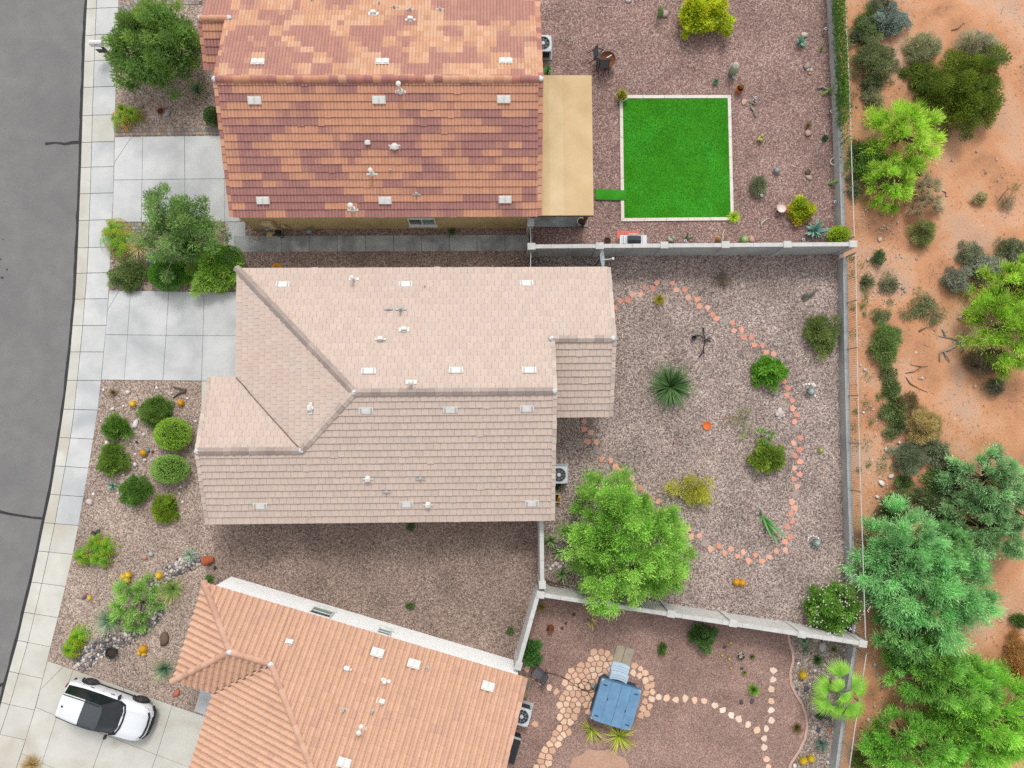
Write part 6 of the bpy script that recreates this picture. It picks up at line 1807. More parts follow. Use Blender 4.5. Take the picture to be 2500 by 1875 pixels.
for s_ in (-1, 1):
    MB().box(None, (.13, .22, .15), mtx=CT @ Matrix.Translation((.52, s_ * 1.00, 1.08)), bev=.04).build('side_mirror', m_trim, car)
    for x in (-.95, .10):
        MB().box(None, (.20, .03, .035), mtx=CT @ Matrix.Translation((x, s_ * .925, .88)), bev=.01).build('door_handle', m_trim, car)
    for x in (-1.0, .02):
        MB().box(None, (.008, .012, .62), mtx=CT @ Matrix.Translation((x - .42, s_ * .912, .66))).build('door_gap', m_trim, car)
    MB().box(None, (2.1, .05, .13), mtx=CT @ Matrix.Translation((-.05, s_ * .885, .33)), bev=.015).build('sill_trim', m_trim, car)
    # wheel arch flares and wheels
    for x in (-1.32, 1.32):
        pts = [CT @ Vector((x + math.cos(t) * .40, s_ * .905, .34 + math.sin(t) * .40)) for t in np.linspace(-.15, math.pi + .15, 15)]
        MB().tube(pts, .045, 6).build('wheel_arch', m_trim, car)
        WT = CT @ Matrix.Translation((x, s_ * .80, .345)) @ Matrix.Rotation(math.pi / 2, 4, 'X')
        wh = MB().lathe(None, [(.22, -.12), (.33, -.12), (.345, -.08), (.345, .08), (.33, .12), (.22, .12)], 28, mtx=WT).build('wheel', m_tyre, car, smooth=False)
        zz = -.13 if s_ > 0 else .13
        rim = MB()
        for q in range(5):
            t = q * 2 * math.pi / 5
            rim.box(None, (.20, .05, .02), mtx=WT @ Matrix.Rotation(t, 4, 'Z') @ Matrix.Translation((.11, 0, zz)))
        rim.lathe(None, [(.215, zz - .01), (.225, zz), (.205, zz + .01)], 28, mtx=WT, cap=False)
        rim.lathe(None, [(.05, zz - .015), (.05, zz + .015)], 12, mtx=WT)
        rim.build('rim', m_rim, wh)
    # head and tail lights
    MB().add([CT @ Vector(p) for p in ((2.02, s_ * .78, .80), (1.74, s_ * .885, .83), (1.80, s_ * .84, .90), (2.06, s_ * .60, .875), (2.12, s_ * .48, .82), (2.10, s_ * .52, .74))], [(0, 1, 2, 3, 4, 5)] if s_ < 0 else [(5, 4, 3, 2, 1, 0)]).build('headlight', m_lamp, car)
    MB().box(None, (.06, .26, .16), mtx=CT @ Matrix.Translation((-2.14, s_ * .66, .90)) @ Matrix.Rotation(s_ * -.3, 4, 'Z'), bev=.02).build('tail_light', m_tail, car)
    MB().tube([CT @ Vector((x, s_ * y, z)) for x, y, z in ((1.05, .52, 1.07), (1.5, .50, 1.015), (1.9, .42, .945))], .008, 5).build('hood_crease', m_paint, body)
gr = [(2.04, .64, .84), (2.13, .42, .80), (2.17, 0, .79), (2.13, -.42, .80), (2.04, -.64, .84)]
MB().tube([CT @ Vector(p) for p in gr], .05, 6).build('grille', m_trim, car)
MB().tube([CT @ Vector(p) for p in ((2.02, .80, .46), (2.18, .56, .44), (2.235, 0, .43), (2.18, -.56, .44), (2.02, -.80, .46))], .09, 8).build('front_bumper', m_trim, car)
MB().tube([CT @ Vector(p) for p in ((-2.0, .84, .46), (-2.17, .60, .46), (-2.21, 0, .46), (-2.17, -.60, .46), (-2.0, -.84, .46))], .08, 8).build('rear_bumper', m_trim, car)
# ------------------------------------------------------------------ plants
m_leaf = attr_mat('leaf', .6, trans=.40, spec=.3)
m_blade = attr_mat('blade_leaf', .55, trans=.15, spec=.35)
m_bark = mat('bark', S(112, 92, 74), S(86, 70, 58), scale=12, bump=.5)
m_twig = mat('pale_twig', S(168, 158, 132), S(140, 130, 108), scale=12)
m_cactus = attr_mat('cactus_skin', .7, spec=.3)
def nrm(a):
    return a / np.maximum(np.linalg.norm(a, axis=1, keepdims=True), 1e-6)
GAIN = 1.38                                              # a leaf face is paler than the shaded crown it makes up
class Leaves:
    def __init__(s): s.V, s.C = [], []
    def add(s, base, d, L, W, col, up=0.7, r=rng, fold=0.0):
        """rhombic leaves: base points, unit directions, lengths, widths, colours"""
        n = len(base)
        if n == 0: return
        L = np.broadcast_to(np.asarray(L, float), n)[:, None]; W = np.broadcast_to(np.asarray(W, float), n)[:, None]
        nn = nrm(r.normal(0, 1, (n, 3)) * (1 - up) + np.array([0, 0, 1.0]) * up)
        side = nrm(np.cross(d, nn))
        q = np.stack([base, base + d * L * .45 + side * W * .5, base + d * L, base + d * L * .45 - side * W * .5], 1)
        if fold: q[:, 2, 2] -= L[:, 0] * fold
        s.V.append(q.reshape(-1, 3)); cl = np.broadcast_to(col, (n, 3)) * GAIN
        cl = np.stack([cl[:, 0] + .10 * cl[:, 1], cl[:, 1] * .93, cl[:, 2] + .02 * cl[:, 1]], 1)
        s.C.append(np.repeat(cl, 4, 0))
    def build(s, name, material, parent, org):
        V = np.concatenate(s.V); Cc = np.concatenate(s.C)
        return qmesh(name, V, np.arange(len(V)).reshape(-1, 4), np.clip(Cc, 0, 1), material, parent, org)
def colv(c, n, r, v=.18, hue=.06):
    c = np.array(c[:3])
    k = c[None] * (1 + r.uniform(-v, v, (n, 1)))
    k[:, 0] *= 1 + r.uniform(-hue, hue * 1.6, n)
    return k
def branches(mb, p, tips, r0, rr, n=6):
    """tapered limbs from the base point to the given tips"""
    for t in tips:
        t = Vector(t)
        mid = p.lerp(t, .5) + Vector((rr.uniform(-.1, .1), rr.uniform(-.1, .1), .12)) * (t - p).length
        mb.tube([p, p.lerp(mid, .6), mid, mid.lerp(t, .55), t], [r0, r0 * .8, r0 * .55, r0 * .3, r0 * .1], n, cap=False)
def dome_clumps(r, n, lobes=.22, low=.0, seed=None):
    """unit directions over the upper half of a ball with an uneven radius"""
    a = r.uniform(0, 2 * np.pi, n)
    z = r.uniform(low, 1, n) ** .85
    q = np.sqrt(np.maximum(0, 1 - z * z))
    ph = r.uniform(0, 6.28, 4)
    rad = 1 + lobes * (.5 * np.sin(3 * a + ph[0]) + .35 * np.sin(5 * a + ph[1]) + .3 * np.sin(2 * a + ph[2] + 3 * z) + .3 * r.normal(0, 1, n) * .5)
    return np.stack([np.cos(a) * q, np.sin(a) * q, z], 1), rad
CNT = [0]
def bush(name, label, cat, c, r, x, y, rx, ry, h, col, style='bush', n=None, col2=None, group=None, z=0.0, leaf=None, clumps=None, trunk=True, low=.0, lobes=.22, fill=1.0, flower=None, zc=.55, tuft=.30, brush=.22, twigs=0, twig_mat=None):
    """leafy plant seen at crop pixel x,y with half sizes rx,ry in crop pixels and height h in metres"""
    CNT[0] += 1
    R_ = np.random.default_rng(1000 + CNT[0]); rr = random.Random(1000 + CNT[0])
    cen = GZ(c, r, x, y, z + h * zc)
    gr = 1.30 if style in ('bush', 'wispy') else 1.24
    RX, RY = M(rx, h * zc) * gr, M(ry, h * zc) * gr
    base = Vector((cen.x, cen.y, z))
    root = thing(name, label, cat, base, group)
    area = RX * RY * math.pi
    Lv = Leaves()
    z0 = z + h * (.12 if style != 'tree' else .35)
    hz_ = h - (z0 - z)
    nc = clumps or int(max(14 if style != 'feather' else 44, area * (11 if style in ('bush', 'wispy') else 5)))
    D_, rad = dome_clumps(R_, nc, lobes, low)
    S_ = np.array([RX, RY, hz_])
    inner = R_.uniform(.35, 1.0, nc) ** .6
    cc = np.array([cen.x, cen.y, z0]) + D_ * (S_ * .86) * (rad * inner)[:, None]
    ccol = R_.uniform(.70, 1.25, nc)
    c1 = np.array(col[:3]); c2 = np.array((col2 or col)[:3])
    mixc = R_.random(nc)
    if style in ('feather', 'wispy', 'tree_feather'):
        # drooping tufts: long twigs, fine leaflets along them
        L0, W0 = leaf or (.16, .022)
        nt = int((n or area * 420 * fill))
        own = R_.integers(0, nc, nt)
        out = nrm((cc[own] - np.array([cen.x, cen.y, z0 - .1 * h])) / S_)
        tl = np.minimum(RX, RY) * tuft * R_.uniform(.6, 1.4, nt)
        d = nrm(out * 1.1 + R_.normal(0, .45, (nt, 3)) + np.array([0, 0, .18]))
        for k in range(4):
            t = (k + R_.uniform(0, 1, nt)) / 4
            p = cc[own] + d * (tl * t)[:, None] + R_.normal(0, .05 * min(RX, RY), (nt, 3)) * .5
            p[:, 2] -= (t * t) * tl * .25
            dd = nrm(d + R_.normal(0, brush, (nt, 3)))
            v = (ccol[own] * R_.uniform(.8, 1.2, nt))[:, None]
            cm = c1 * (1 - mixc[own])[:, None] + c2 * mixc[own][:, None]
            Lv.add(p, dd, L0 * R_.uniform(.6, 1.3, nt), W0 * 1.35 * R_.uniform(.7, 1.3, nt), cm * v * (.94 + .34 * t)[:, None], .68, R_)
    else:
        L0, W0 = leaf or (.10, .045)
        nl = int(n or area * 1250 * fill)
        own = R_.integers(0, nc, nl)
        cr = math.sqrt(area / nc) * .78
        off = R_.normal(0, 1, (nl, 3)); off = nrm(off) * (R_.uniform(0, 1, nl) ** .45)[:, None]
        off[:, 2] = off[:, 2] * .75 + .1
        p = cc[own] + off * np.array([cr, cr, cr * .9])
        p[:, 2] = np.maximum(p[:, 2], z + .02)
        out = nrm((p - np.array([cen.x, cen.y, z])) / S_)
        d = nrm(off * .8 + out * .7 + R_.normal(0, .5, (nl, 3)))
        v = (ccol[own] * R_.uniform(.75, 1.25, nl))[:, None]
        cm = c1 * (1 - mixc[own])[:, None] + c2 * mixc[own][:, None]
        hue = np.stack([R_.uniform(.92, 1.1, nl), np.ones(nl), R_.uniform(.85, 1.15, nl)], 1)
        Lv.add(p, d, L0 * 1.2 * R_.uniform(.6, 1.35, nl), W0 * 1.25 * R_.uniform(.7, 1.3, nl), cm * v * hue, .72, R_)
        # darker-lit inner leaves fill the body so the ground does not show through too much
        ni = nl // 4
        a = R_.uniform(0, 6.28, ni); q = np.sqrt(R_.uniform(0, 1, ni)) * .72
        p = np.stack([cen.x + np.cos(a) * q * RX, cen.y + np.sin(a) * q * RY, z0 + hz_ * R_.uniform(.05, .5, ni)], 1)
        Lv.add(p, nrm(R_.normal(0, 1, (ni, 3))), L0 * 1.4, W0 * 1.6, colv(c1, ni, R_), .6, R_)
    Lv.build('crown' if h > 2.2 else 'foliage', m_leaf, root, base)
    if trunk:
        mb = MB()
        sel = R_.choice(nc, min(nc, 10 if h < 2.2 else 16), replace=False)
        r0 = .02 + .022 * h
        bp = base + Vector((0, 0, -.05))
        if h > 2.2:
            fork = base + Vector((rr.uniform(-.1, .1), rr.uniform(-.1, .1), h * .28))
            mb.tube([bp, base.lerp(fork, .5), fork], [r0 * 1.5, r0 * 1.2, r0], 8, cap=False)
            branches(mb, fork, [cc[i] for i in sel], r0 * .75, rr)
        else:
            branches(mb, bp, [cc[i] for i in sel], r0 * .7, rr, 5)
        mb.build('trunk' if h > 2.2 else 'stem', m_bark if style != 'wispy' else m_twig, root, base)
    if twigs:                                             # fine pale twigs that reach the outside of the crown
        mb = MB()
        o = base + Vector((0, 0, h * .3))
        for i in R_.choice(nc, min(nc, twigs), replace=False):
            t = Vector(cc[i]); t = o + (t - o) * rr.uniform(1.05, 1.32)
            m1 = o.lerp(t, .45) + Vector((rr.uniform(-.12, .12), rr.uniform(-.12, .12), .10 * h))
            m2 = o.lerp(t, .78) + Vector((rr.uniform(-.08, .08), rr.uniform(-.08, .08), .07 * h))
            mb.tube([o, m1, m2, t], [.022, .018, .013, .005], 5, cap=False)
        mb.build('twig', twig_mat or m_twig, root, base)
    if flower:
        nf, fcol, fs_ = flower
        D2, rad2 = dome_clumps(R_, nf, lobes, .15)
        p = np.array([cen.x, cen.y, z0]) + D2 * S_ * (rad2 * 1.02)[:, None]
        Lf = Leaves()
        for k in range(3):
            Lf.add(p, nrm(np.stack([np.cos(k * 2.1 + p[:, 0] * 9), np.sin(k * 2.1 + p[:, 0] * 9), np.full(nf, .3)], 1)), fs_, fs_ * .7, np.array(fcol[:3]), .9, R_)
        Lf.build('blossom', m_leaf, root, base)
    return root
def ballbush(name, label, cat, c, r, x, y, rx, ry, h, col, col2=None, n=None, leaf=(.05, .035), group=None, z=0.0, zoff=.5, rootz=None):
    """clipped globe: leaves packed on a smooth round body with a few dark gaps"""
    CNT[0] += 1
    R_ = np.random.default_rng(2000 + CNT[0])
    cen = GZ(c, r, x, y, z + h * .5)
    RX, RY = M(rx, h * .5), M(ry, h * .5)
    base = Vector((cen.x, cen.y, z))
    root = thing(name, label, cat, base, group)
    n = n or int(RX * RY * 9000)
    d = nrm(R_.normal(0, 1, (n, 3))); d[:, 2] = np.where(d[:, 2] < -.35, -d[:, 2], d[:, 2])
    nz = np.sin(d[:, 0] * 9 + 3 * d[:, 1]) * np.sin(d[:, 1] * 11 + 2) * np.sin(d[:, 2] * 8 + 1 + d[:, 0] * 4)
    keep = (nz > -.34) | (R_.random(n) < .35)
    d = d[keep]; nz = nz[keep]; n = len(d)
    S_ = np.array([RX, RY, h * .52])
    p = np.array([cen.x, cen.y, z + h * .48]) + d * S_ * (R_.uniform(.86, 1.0, n) + .05 * nz)[:, None]
    c1 = np.array(col[:3]); c2 = np.array((col2 or col)[:3]); t = R_.random((n, 1))
    Lv = Leaves()
    Lv.add(p, nrm(d + R_.normal(0, .55, (n, 3))), leaf[0] * R_.uniform(.7, 1.3, n), leaf[1] * R_.uniform(.7, 1.3, n), (c1 * (1 - t) + c2 * t) * R_.uniform(.78, 1.22, (n, 1)), .5, R_)
    Lv.build('foliage', m_leaf, root, base)
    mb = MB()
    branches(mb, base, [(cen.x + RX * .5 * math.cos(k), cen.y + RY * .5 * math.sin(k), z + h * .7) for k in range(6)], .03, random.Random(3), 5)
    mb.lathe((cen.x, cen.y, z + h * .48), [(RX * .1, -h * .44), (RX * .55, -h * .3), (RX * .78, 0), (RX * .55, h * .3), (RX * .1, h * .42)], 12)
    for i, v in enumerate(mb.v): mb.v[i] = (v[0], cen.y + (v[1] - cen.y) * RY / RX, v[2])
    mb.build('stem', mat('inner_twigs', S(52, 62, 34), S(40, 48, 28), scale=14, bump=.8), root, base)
    return root
def spiky(name, label, cat, c, r, x, y, rad, h, col, n=90, w=.022, tip=None, droop=.12, up=(.05, 1.3), group=None, z=0.0, thick=False, root=None, seg=3, spread=1.0, lenv=(.75, 1.1)):
    """rosette of blades from one centre: yucca, agave, grass"""
    CNT[0] += 1
    R_ = np.random.default_rng(3000 + CNT[0])
    cen = GZ(c, r, x, y, z + h * .35)
    Rm = M(rad, h * .35)
    base = Vector((cen.x, cen.y, z))
    own = root is None
    if own: root = thing(name, label, cat, base, group)
    a = R_.uniform(0, 2 * np.pi, n)
    e = R_.uniform(up[0], up[1], n)
    L = Rm * R_.uniform(lenv[0], lenv[1], n) / np.maximum(np.cos(e), .55)
    L = np.minimum(L, Rm * 1.5)
    hd_ = np.stack([np.cos(a), np.sin(a), np.zeros(n)], 1)
    d = hd_ * np.cos(e)[:, None] * spread + np.array([0, 0, 1]) * np.sin(e)[:, None] * (h / max(Rm, .05)) ** .5
    side = np.stack([-np.sin(a), np.cos(a), np.zeros(n)], 1)
    o = np.array([cen.x, cen.y, z + .04])
    V, F, Cc = [], [], []
    c1 = np.array(col[:3]); ct = np.array((tip or col)[:3])
    vb = R_.uniform(.5, 1.4, n)[:, None] * 1.3
    for k in range(seg + 1):
        t = k / seg
        q = o + d * (L * t)[:, None]
        q[:, 2] -= droop * L * t * t
        ww = w * (1 - t ** (2.2 if thick else 1.3)) * (.6 + (.9 if thick else .4) * math.sin(math.pi * min(1, t * 1.15 + .12))) * .5 + .0015
        lift = np.array([0, 0, ww * .5 if thick else 0])
        V.append(np.stack([q - side * ww + lift, q + side * ww + lift], 1))
        cl = (c1 * (1 - t ** 2) + ct * t ** 2) * vb
        Cc.append(np.stack([cl, cl], 1))
    V = np.stack(V, 1).reshape(n, -1, 3); Cc = np.stack(Cc, 1).reshape(n, -1, 3)
    m = 2 * (seg + 1)
    f = np.array([[2 * k, 2 * k + 1, 2 * k + 3, 2 * k + 2] for k in range(seg)])
    F = (np.arange(n)[:, None, None] * m + f[None]).reshape(-1, 4)
    big_leaves = thick and n <= 40
    if big_leaves and own:
        for i in range(n):                                # large leaves are pieces of their own, with thickness
            vt = V[i]; vbm = vt - np.array([0, 0, max(.012, w * .12)])
            vv = np.vstack([vt, vbm])
            ff = [tuple(q) for q in f] + [(q[3] + m, q[2] + m, q[1] + m, q[0] + m) for q in f] + [(2 * k + 2, 2 * k + 2 + m, 2 * k + m, 2 * k) for k in range(seg)] + [(2 * k + 1, 2 * k + 1 + m, 2 * k + 3 + m, 2 * k + 3) for k in range(seg)]
            mb = MB(); mb.v = [tuple(q) for q in vv]; mb.f = ff; mb.c = [tuple(q) + (1,) for q in np.vstack([Cc[i], Cc[i]])]
            mb.build('leaf', m_blade, root)
        MB().lathe((cen.x, cen.y, z), [(w * .9, 0), (w * .8, .05), (.01, .10)], 8, col=tuple(c1 * .8)).build('heart', m_blade, root)
    else:
        qmesh('blades', V.reshape(-1, 3), F, Cc.reshape(-1, 3), m_blade, root, root.location)
        if own:
            MB().lathe((cen.x, cen.y, z), [(Rm * .10, 0), (Rm * .09, .06), (.01, .10)], 8, col=tuple(c1 * .6)).build('heart', m_blade, root)
    return root
def sago(label, c, r, heads, col, tip, n=38, h=.6, w=.13, cat='shrub', name='fern_palm', group=None):
    """several crowns of drooping feather fronds"""
    cen = GZ(c, r, heads[0][0], heads[0][1], .2)
    root = thing(name, label, cat, Vector((cen.x, cen.y, 0)), group)
    for (x, y, rad) in heads:
        CNT[0] += 1
        R_ = np.random.default_rng(4000 + CNT[0])
        p = GZ(c, r, x, y, h * .4); Rm = M(rad) * 1.2
        Lv = Leaves()
        a = R_.uniform(0, 6.28, n)
        fl = Rm * R_.uniform(.75, 1.12, n)
        hi = R_.uniform(.3, 1.0, n) * h
        vb = R_.uniform(.7, 1.25, n)
        c1, ct = np.array(col[:3]), np.array(tip[:3])
        tipmix = (R_.random(n) < .4) * R_.uniform(.3, 1, n)
        for k in range(9):
            t = (k + .5) / 9
            q = np.stack([p.x + np.cos(a) * fl * t, p.y + np.sin(a) * fl * t, .1 + hi * np.sin(math.pi * min(.9, t * .75 + .15)) * 1.0 - hi * .5 * t * t], 1)
            for s_ in (-1, 1):
                dd = nrm(np.stack([np.cos(a + s_ * .95), np.sin(a + s_ * .95), np.full(n, -.12)], 1) + R_.normal(0, .12, (n, 3)))
                cl = (c1 * (1 - tipmix[:, None] * t) + ct * tipmix[:, None] * t) * vb[:, None]
                Lv.add(q, dd, w * (1.1 - .5 * t), .035, cl, .9, R_)
        Lv.build('frond_crown', m_leaf, root, root.location)
        MB().lathe((p.x, p.y, 0), [(.09, 0), (.10, .12), (.05, .2), (.01, .22)], 10).build('stem', m_bark, root)
    return root
def barrel(label, c, r, x, y, rad, col, top, h=None, group=None, ribs=20, name='barrel_cactus', lean=(0, 0), spine=True, z=0.0):
    Rm = M(rad); h = h or Rm * 1.7
    p = GZ(c, r, x, y, z + h * .6)
    root = thing(name, label, 'cactus', Vector((p.x, p.y, z)), group)
    mb = MB()
    T = Matrix.Translation((p.x, p.y, z)) @ Matrix(((1, 0, lean[0], 0), (0, 1, lean[1], 0), (0, 0, 1, 0), (0, 0, 0, 1)))
    prof = [(Rm * .6, 0), (Rm * .88, h * .18), (Rm, h * .42), (Rm * .95, h * .66), (Rm * .75, h * .85), (Rm * .4, h * .97), (Rm * .1, h)]
    mb.lathe(None, prof, ribs * 2, mtx=T, ribs=ribs, depth=.16, col=col)
    for i in range(len(mb.v)):
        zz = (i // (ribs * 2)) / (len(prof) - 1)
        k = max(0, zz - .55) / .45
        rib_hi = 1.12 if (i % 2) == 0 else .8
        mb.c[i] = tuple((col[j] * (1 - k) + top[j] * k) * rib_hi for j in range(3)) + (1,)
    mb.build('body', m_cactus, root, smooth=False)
    if spine:
        CNT[0] += 1
        R_ = np.random.default_rng(5000 + CNT[0]); n = int(260 * min(1.5, Rm / .15))
        a = R_.uniform(0, 6.28, n); u = R_.uniform(.15, .98, n)
        pr = np.array(prof); rad_ = np.interp(u * h, pr[:, 1], pr[:, 0])
        b_ = np.stack([p.x + np.cos(a) * rad_ + lean[0] * u * h, p.y + np.sin(a) * rad_ + lean[1] * u * h, z + u * h], 1)
        d = nrm(np.stack([np.cos(a) * (1.1 - u), np.sin(a) * (1.1 - u), u - .2], 1) + R_.normal(0, .4, (n, 3)))
        Lv = Leaves(); Lv.add(b_, d, Rm * .28, .009, np.array(top[:3]) * R_.uniform(.8, 1.2, (n, 1)), .3, R_)
        Lv.build('spines', m_blade, root, root.location)
    return root
def stems(label, c, r, lst, col, cat='cactus', name='column_cactus', group=None, top=None, ribs=9, z=0.0):
    """upright or leaning ribbed stems: (base x, y, top x, y, radius px, height m)"""
    p = GZ(c, r, lst[0][0], lst[0][1], z)
    root = thing(name, label, cat, Vector((p.x, p.y, z)), group)
    for (x0, y0, x1, y1, rad, h) in lst:
        a, b = GZ(c, r, x0, y0, z), GZ(c, r, x1, y1, z + h)
        Rm = M(rad)
        mb = MB()
        n = 7; rings = ribs * 2
        for i in range(n + 1):
            t = i / n
            q = a.lerp(b, t); q.z = z + (h) * t
            rr_ = Rm * (.75 + .3 * math.sin(math.pi * min(.8, t + .15))) * (math.sqrt(max(0.01, 1 - ((t - .8) / .2) ** 2)) if t > .8 else 1)
            for k in range(rings):
                th = 2 * math.pi * k / rings
                f = 1 if k % 2 == 0 else .82
                mb.v.append((q.x + math.cos(th) * rr_ * f, q.y + math.sin(th) * rr_ * f, q.z))
                tp = top or col
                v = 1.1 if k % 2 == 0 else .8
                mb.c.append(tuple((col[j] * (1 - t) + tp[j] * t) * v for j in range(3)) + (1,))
        for i in range(n):
            for k in range(rings):
                mb.f.append((i * rings + k, i * rings + (k + 1) % rings, (i + 1) * rings + (k + 1) % rings, (i + 1) * rings + k))
        mb.f.append(tuple(range(n * rings, (n + 1) * rings)))
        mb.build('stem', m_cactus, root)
    return root
# ------------------------------------------------------------------ the plants themselves
# first front yard
bush('front_tree', 'dark green willowy tree over the first front yard and mailbox', 'tree', 0, 0, 1170, 335, 345, 330, 3.8, S(92, 148, 62), 'tree', col2=S(128, 176, 74), leaf=(.17, .035), clumps=130, lobes=.34, zc=.6, fill=.78, twigs=26)
spiky('desert_spoon', 'dark spiky rosette half hidden by the front tree at the orange roof', 'yucca', 0, 0, 1515, 355, 88, .8, S(96, 124, 88), n=130, w=.022, tip=S(170, 168, 120))
spiky('desert_spoon', 'blue-green spiky rosette with yellow tips below the front tree', 'yucca', 0, 0, 1512, 682, 92, .8, S(110, 150, 122), n=170, w=.02, tip=S(206, 196, 120))
sago('fern-leaved clump with orange tips at the sidewalk by the first driveway', 0, 0, [(945, 920, 78), (1035, 890, 58), (960, 860, 52)], S(112, 176, 40), S(226, 150, 50), n=44)
ballbush('round_shrub', 'small dark green round shrub at the corner of the orange roof', 'shrub', 0, 0, 1640, 898, 68, 74, .9, S(64, 112, 42), S(84, 134, 54), leaf=(.06, .03))
# between the first two driveways
bush('mesquite_tree', 'grey-green airy tree with bare twigs beside the first driveway', 'tree', 0, 1, 1350, 345, 300, 275, 3.6, S(92, 150, 70), 'tree', col2=S(132, 184, 92), leaf=(.15, .030), clumps=110, lobes=.42, zc=.6, fill=.62, twigs=60)
sago('tall fern-leaved clump with orange fringe at the sidewalk', 0, 1, [(905, 420, 120), (890, 350, 80), (930, 490, 85)], S(110, 182, 38), S(240, 168, 60), n=50, h=.9)
spiky('dry_grass', 'pale dry ornamental grass under the airy grey-green tree', 'grass', 0, 1, 1065, 490, 95, .7, S(206, 190, 130), n=260, w=.014, tip=S(222, 206, 160), droop=.4)
bush('spreading_shrub', 'low dusty green spreading shrub at the sidewalk corner of the middle driveway', 'shrub', 0, 1, 985, 690, 142, 105, .7, S(98, 138, 66), 'bush', col2=S(122, 152, 88), leaf=(.09, .025), fill=1.3)
ballbush('clipped_hedge', 'dense dark green clipped shrub at the edge of the middle driveway', 'shrub', 0, 1, 1305, 695, 162, 128, 1.1, S(62, 142, 24), S(92, 176, 34), leaf=(.05, .035))
bush('feathery_shrub', 'light green feathery shrub beside the garage corner of the tan house', 'shrub', 0, 1, 1640, 655, 190, 165, 1.4, S(122, 186, 62), 'bush', col2=S(160, 212, 90), leaf=(.16, .03), fill=1.1)
ballbush('round_shrub', 'large rounded green shrub behind the light feathery shrub', 'shrub', 0, 1, 1775, 590, 108, 118, 1.2, S(74, 146, 30), S(112, 178, 56), leaf=(.06, .03))
spiky('small_agave', 'small pale agave poking from the dusty spreading shrub', 'agave', 0, 1, 965, 752, 34, .3, S(150, 190, 160), n=16, w=.06, thick=True)
# middle house front bed
G1 = 'round green shrubs in the front bed'
for (x, y, rx, ry, h, c1, c2, lab) in ((1195, 330, 120, 118, .9, S(84, 134, 46), S(108, 158, 62), 'largest dark round shrub, top of the front bed'), (885, 452, 92, 95, .8, S(84, 144, 44), S(104, 160, 58), 'round shrub nearest the sidewalk in the upper front bed'),
                                       (855, 705, 108, 112, .8, S(98, 150, 46), S(122, 166, 62), 'loose round shrub left of the front bed beside the sidewalk'), (1035, 950, 110, 108, .8, S(84, 142, 48), S(106, 160, 62), 'round shrub below the small agave in the front bed'),
                                       (1258, 1072, 92, 104, .8, S(104, 156, 34), S(146, 180, 44), 'yellowish round shrub, lowest of the front bed')):
    bush('round_shrub', lab, 'shrub', 0, 2, x, y, rx * .92, ry * .92, h, c1, 'bush', col2=c2, group=G1, leaf=(.12, .02), fill=1.9, lobes=.22, clumps=46)
ballbush('clipped_ball_shrub', 'upper of two bright clipped ball shrubs beside the tan roof', 'shrub', 0, 2, 1332, 505, 142, 126, 1.05, S(132, 198, 48), S(164, 218, 84), leaf=(.055, .04), group='clipped ball shrubs')
ballbush('clipped_ball_shrub', 'lower of two bright clipped ball shrubs beside the tan roof', 'shrub', 0, 2, 1312, 775, 144, 110, 1.05, S(118, 190, 62), S(160, 214, 106), leaf=(.055, .04), group='clipped ball shrubs')
spiky('dry_tuft', 'small brown dry tuft at the driveway end of the front bed', 'grass', 0, 2, 872, 185, 36, .3, S(128, 112, 64), n=110, w=.012, tip=S(150, 120, 70))
YEL, YTOP = S(226, 186, 40), S(244, 214, 84)
ORG = S(232, 160, 36)
GB = 'golden barrel cacti of the front beds'
for (c, r, x, y, rad, lab, tp) in ((0, 2, 1022, 272, 25, 'golden barrel cactus near the white rock, top left of the front bed', YTOP), (0, 2, 1393, 264, 24, 'orange-topped barrel cactus beside the forked driftwood', ORG), (0, 2, 1105, 648, 25, 'golden barrel cactus beside the blue glass ball', ORG),
                                   (0, 2, 988, 1592, 23, 'top right barrel cactus of the golden trio', YTOP), (0, 2, 950, 1603, 22, 'left barrel cactus of the golden trio', YTOP), (0, 2, 976, 1633, 24, 'bottom barrel cactus of the golden trio', YTOP),
                                   (0, 2, 1224, 1598, 26, 'golden barrel cactus at the edge of the dry creek', YTOP), (0, 3, 690, 348, 16, 'small lone yellow barrel cactus near the sidewalk', YTOP),
                                   (0, 3, 1100, 742, 28, 'largest barrel cactus of the cluster beside the dark green pot', ORG), (0, 3, 1108, 779, 18, 'right small barrel cactus of the cluster beside the dark green pot', YTOP), (0, 3, 1074, 773, 16, 'left small barrel cactus of the cluster beside the dark green pot', YTOP)):
    barrel(lab, c, r, x, y, rad, YEL, tp, group=GB)
spiky('small_agave', 'small blue-green agave among the front bed shrubs', 'agave', 0, 2, 868, 905, 36, .3, S(118, 168, 146), n=22, w=.07, thick=True, tip=S(150, 196, 176))
sago('three-headed fern palm near the sidewalk below the round shrubs', 0, 2, [(735, 1345, 62), (645, 1450, 62), (775, 1470, 72), (835, 1375, 66)], S(104, 180, 36), S(220, 186, 50), n=44)
spiky('grey_succulent', 'soft grey succulent over the head of the dry creek', 'succulent', 0, 2, 1462, 1442, 66, .4, S(156, 176, 154), n=90, w=.05, tip=S(186, 200, 178), droop=.3)
bush('lacy_shrub', 'light green lacy shrub in the middle of the dry creek', 'shrub', 0, 3, 1040, 400, 165, 160, 1.1, S(124, 190, 84), 'feather', col2=S(150, 208, 104), leaf=(.14, .02), fill=1.0)
spiky('yucca', 'yellow-green spiky yucca right of the dry creek', 'yucca', 0, 3, 1325, 285, 112, .8, S(130, 172, 84), n=210, w=.024, tip=S(216, 210, 120))
spiky('yucca', 'large blue-green spiky yucca left of the lacy shrub', 'yucca', 0, 3, 828, 525, 128, .9, S(126, 168, 138), n=260, w=.022, tip=S(206, 208, 160))
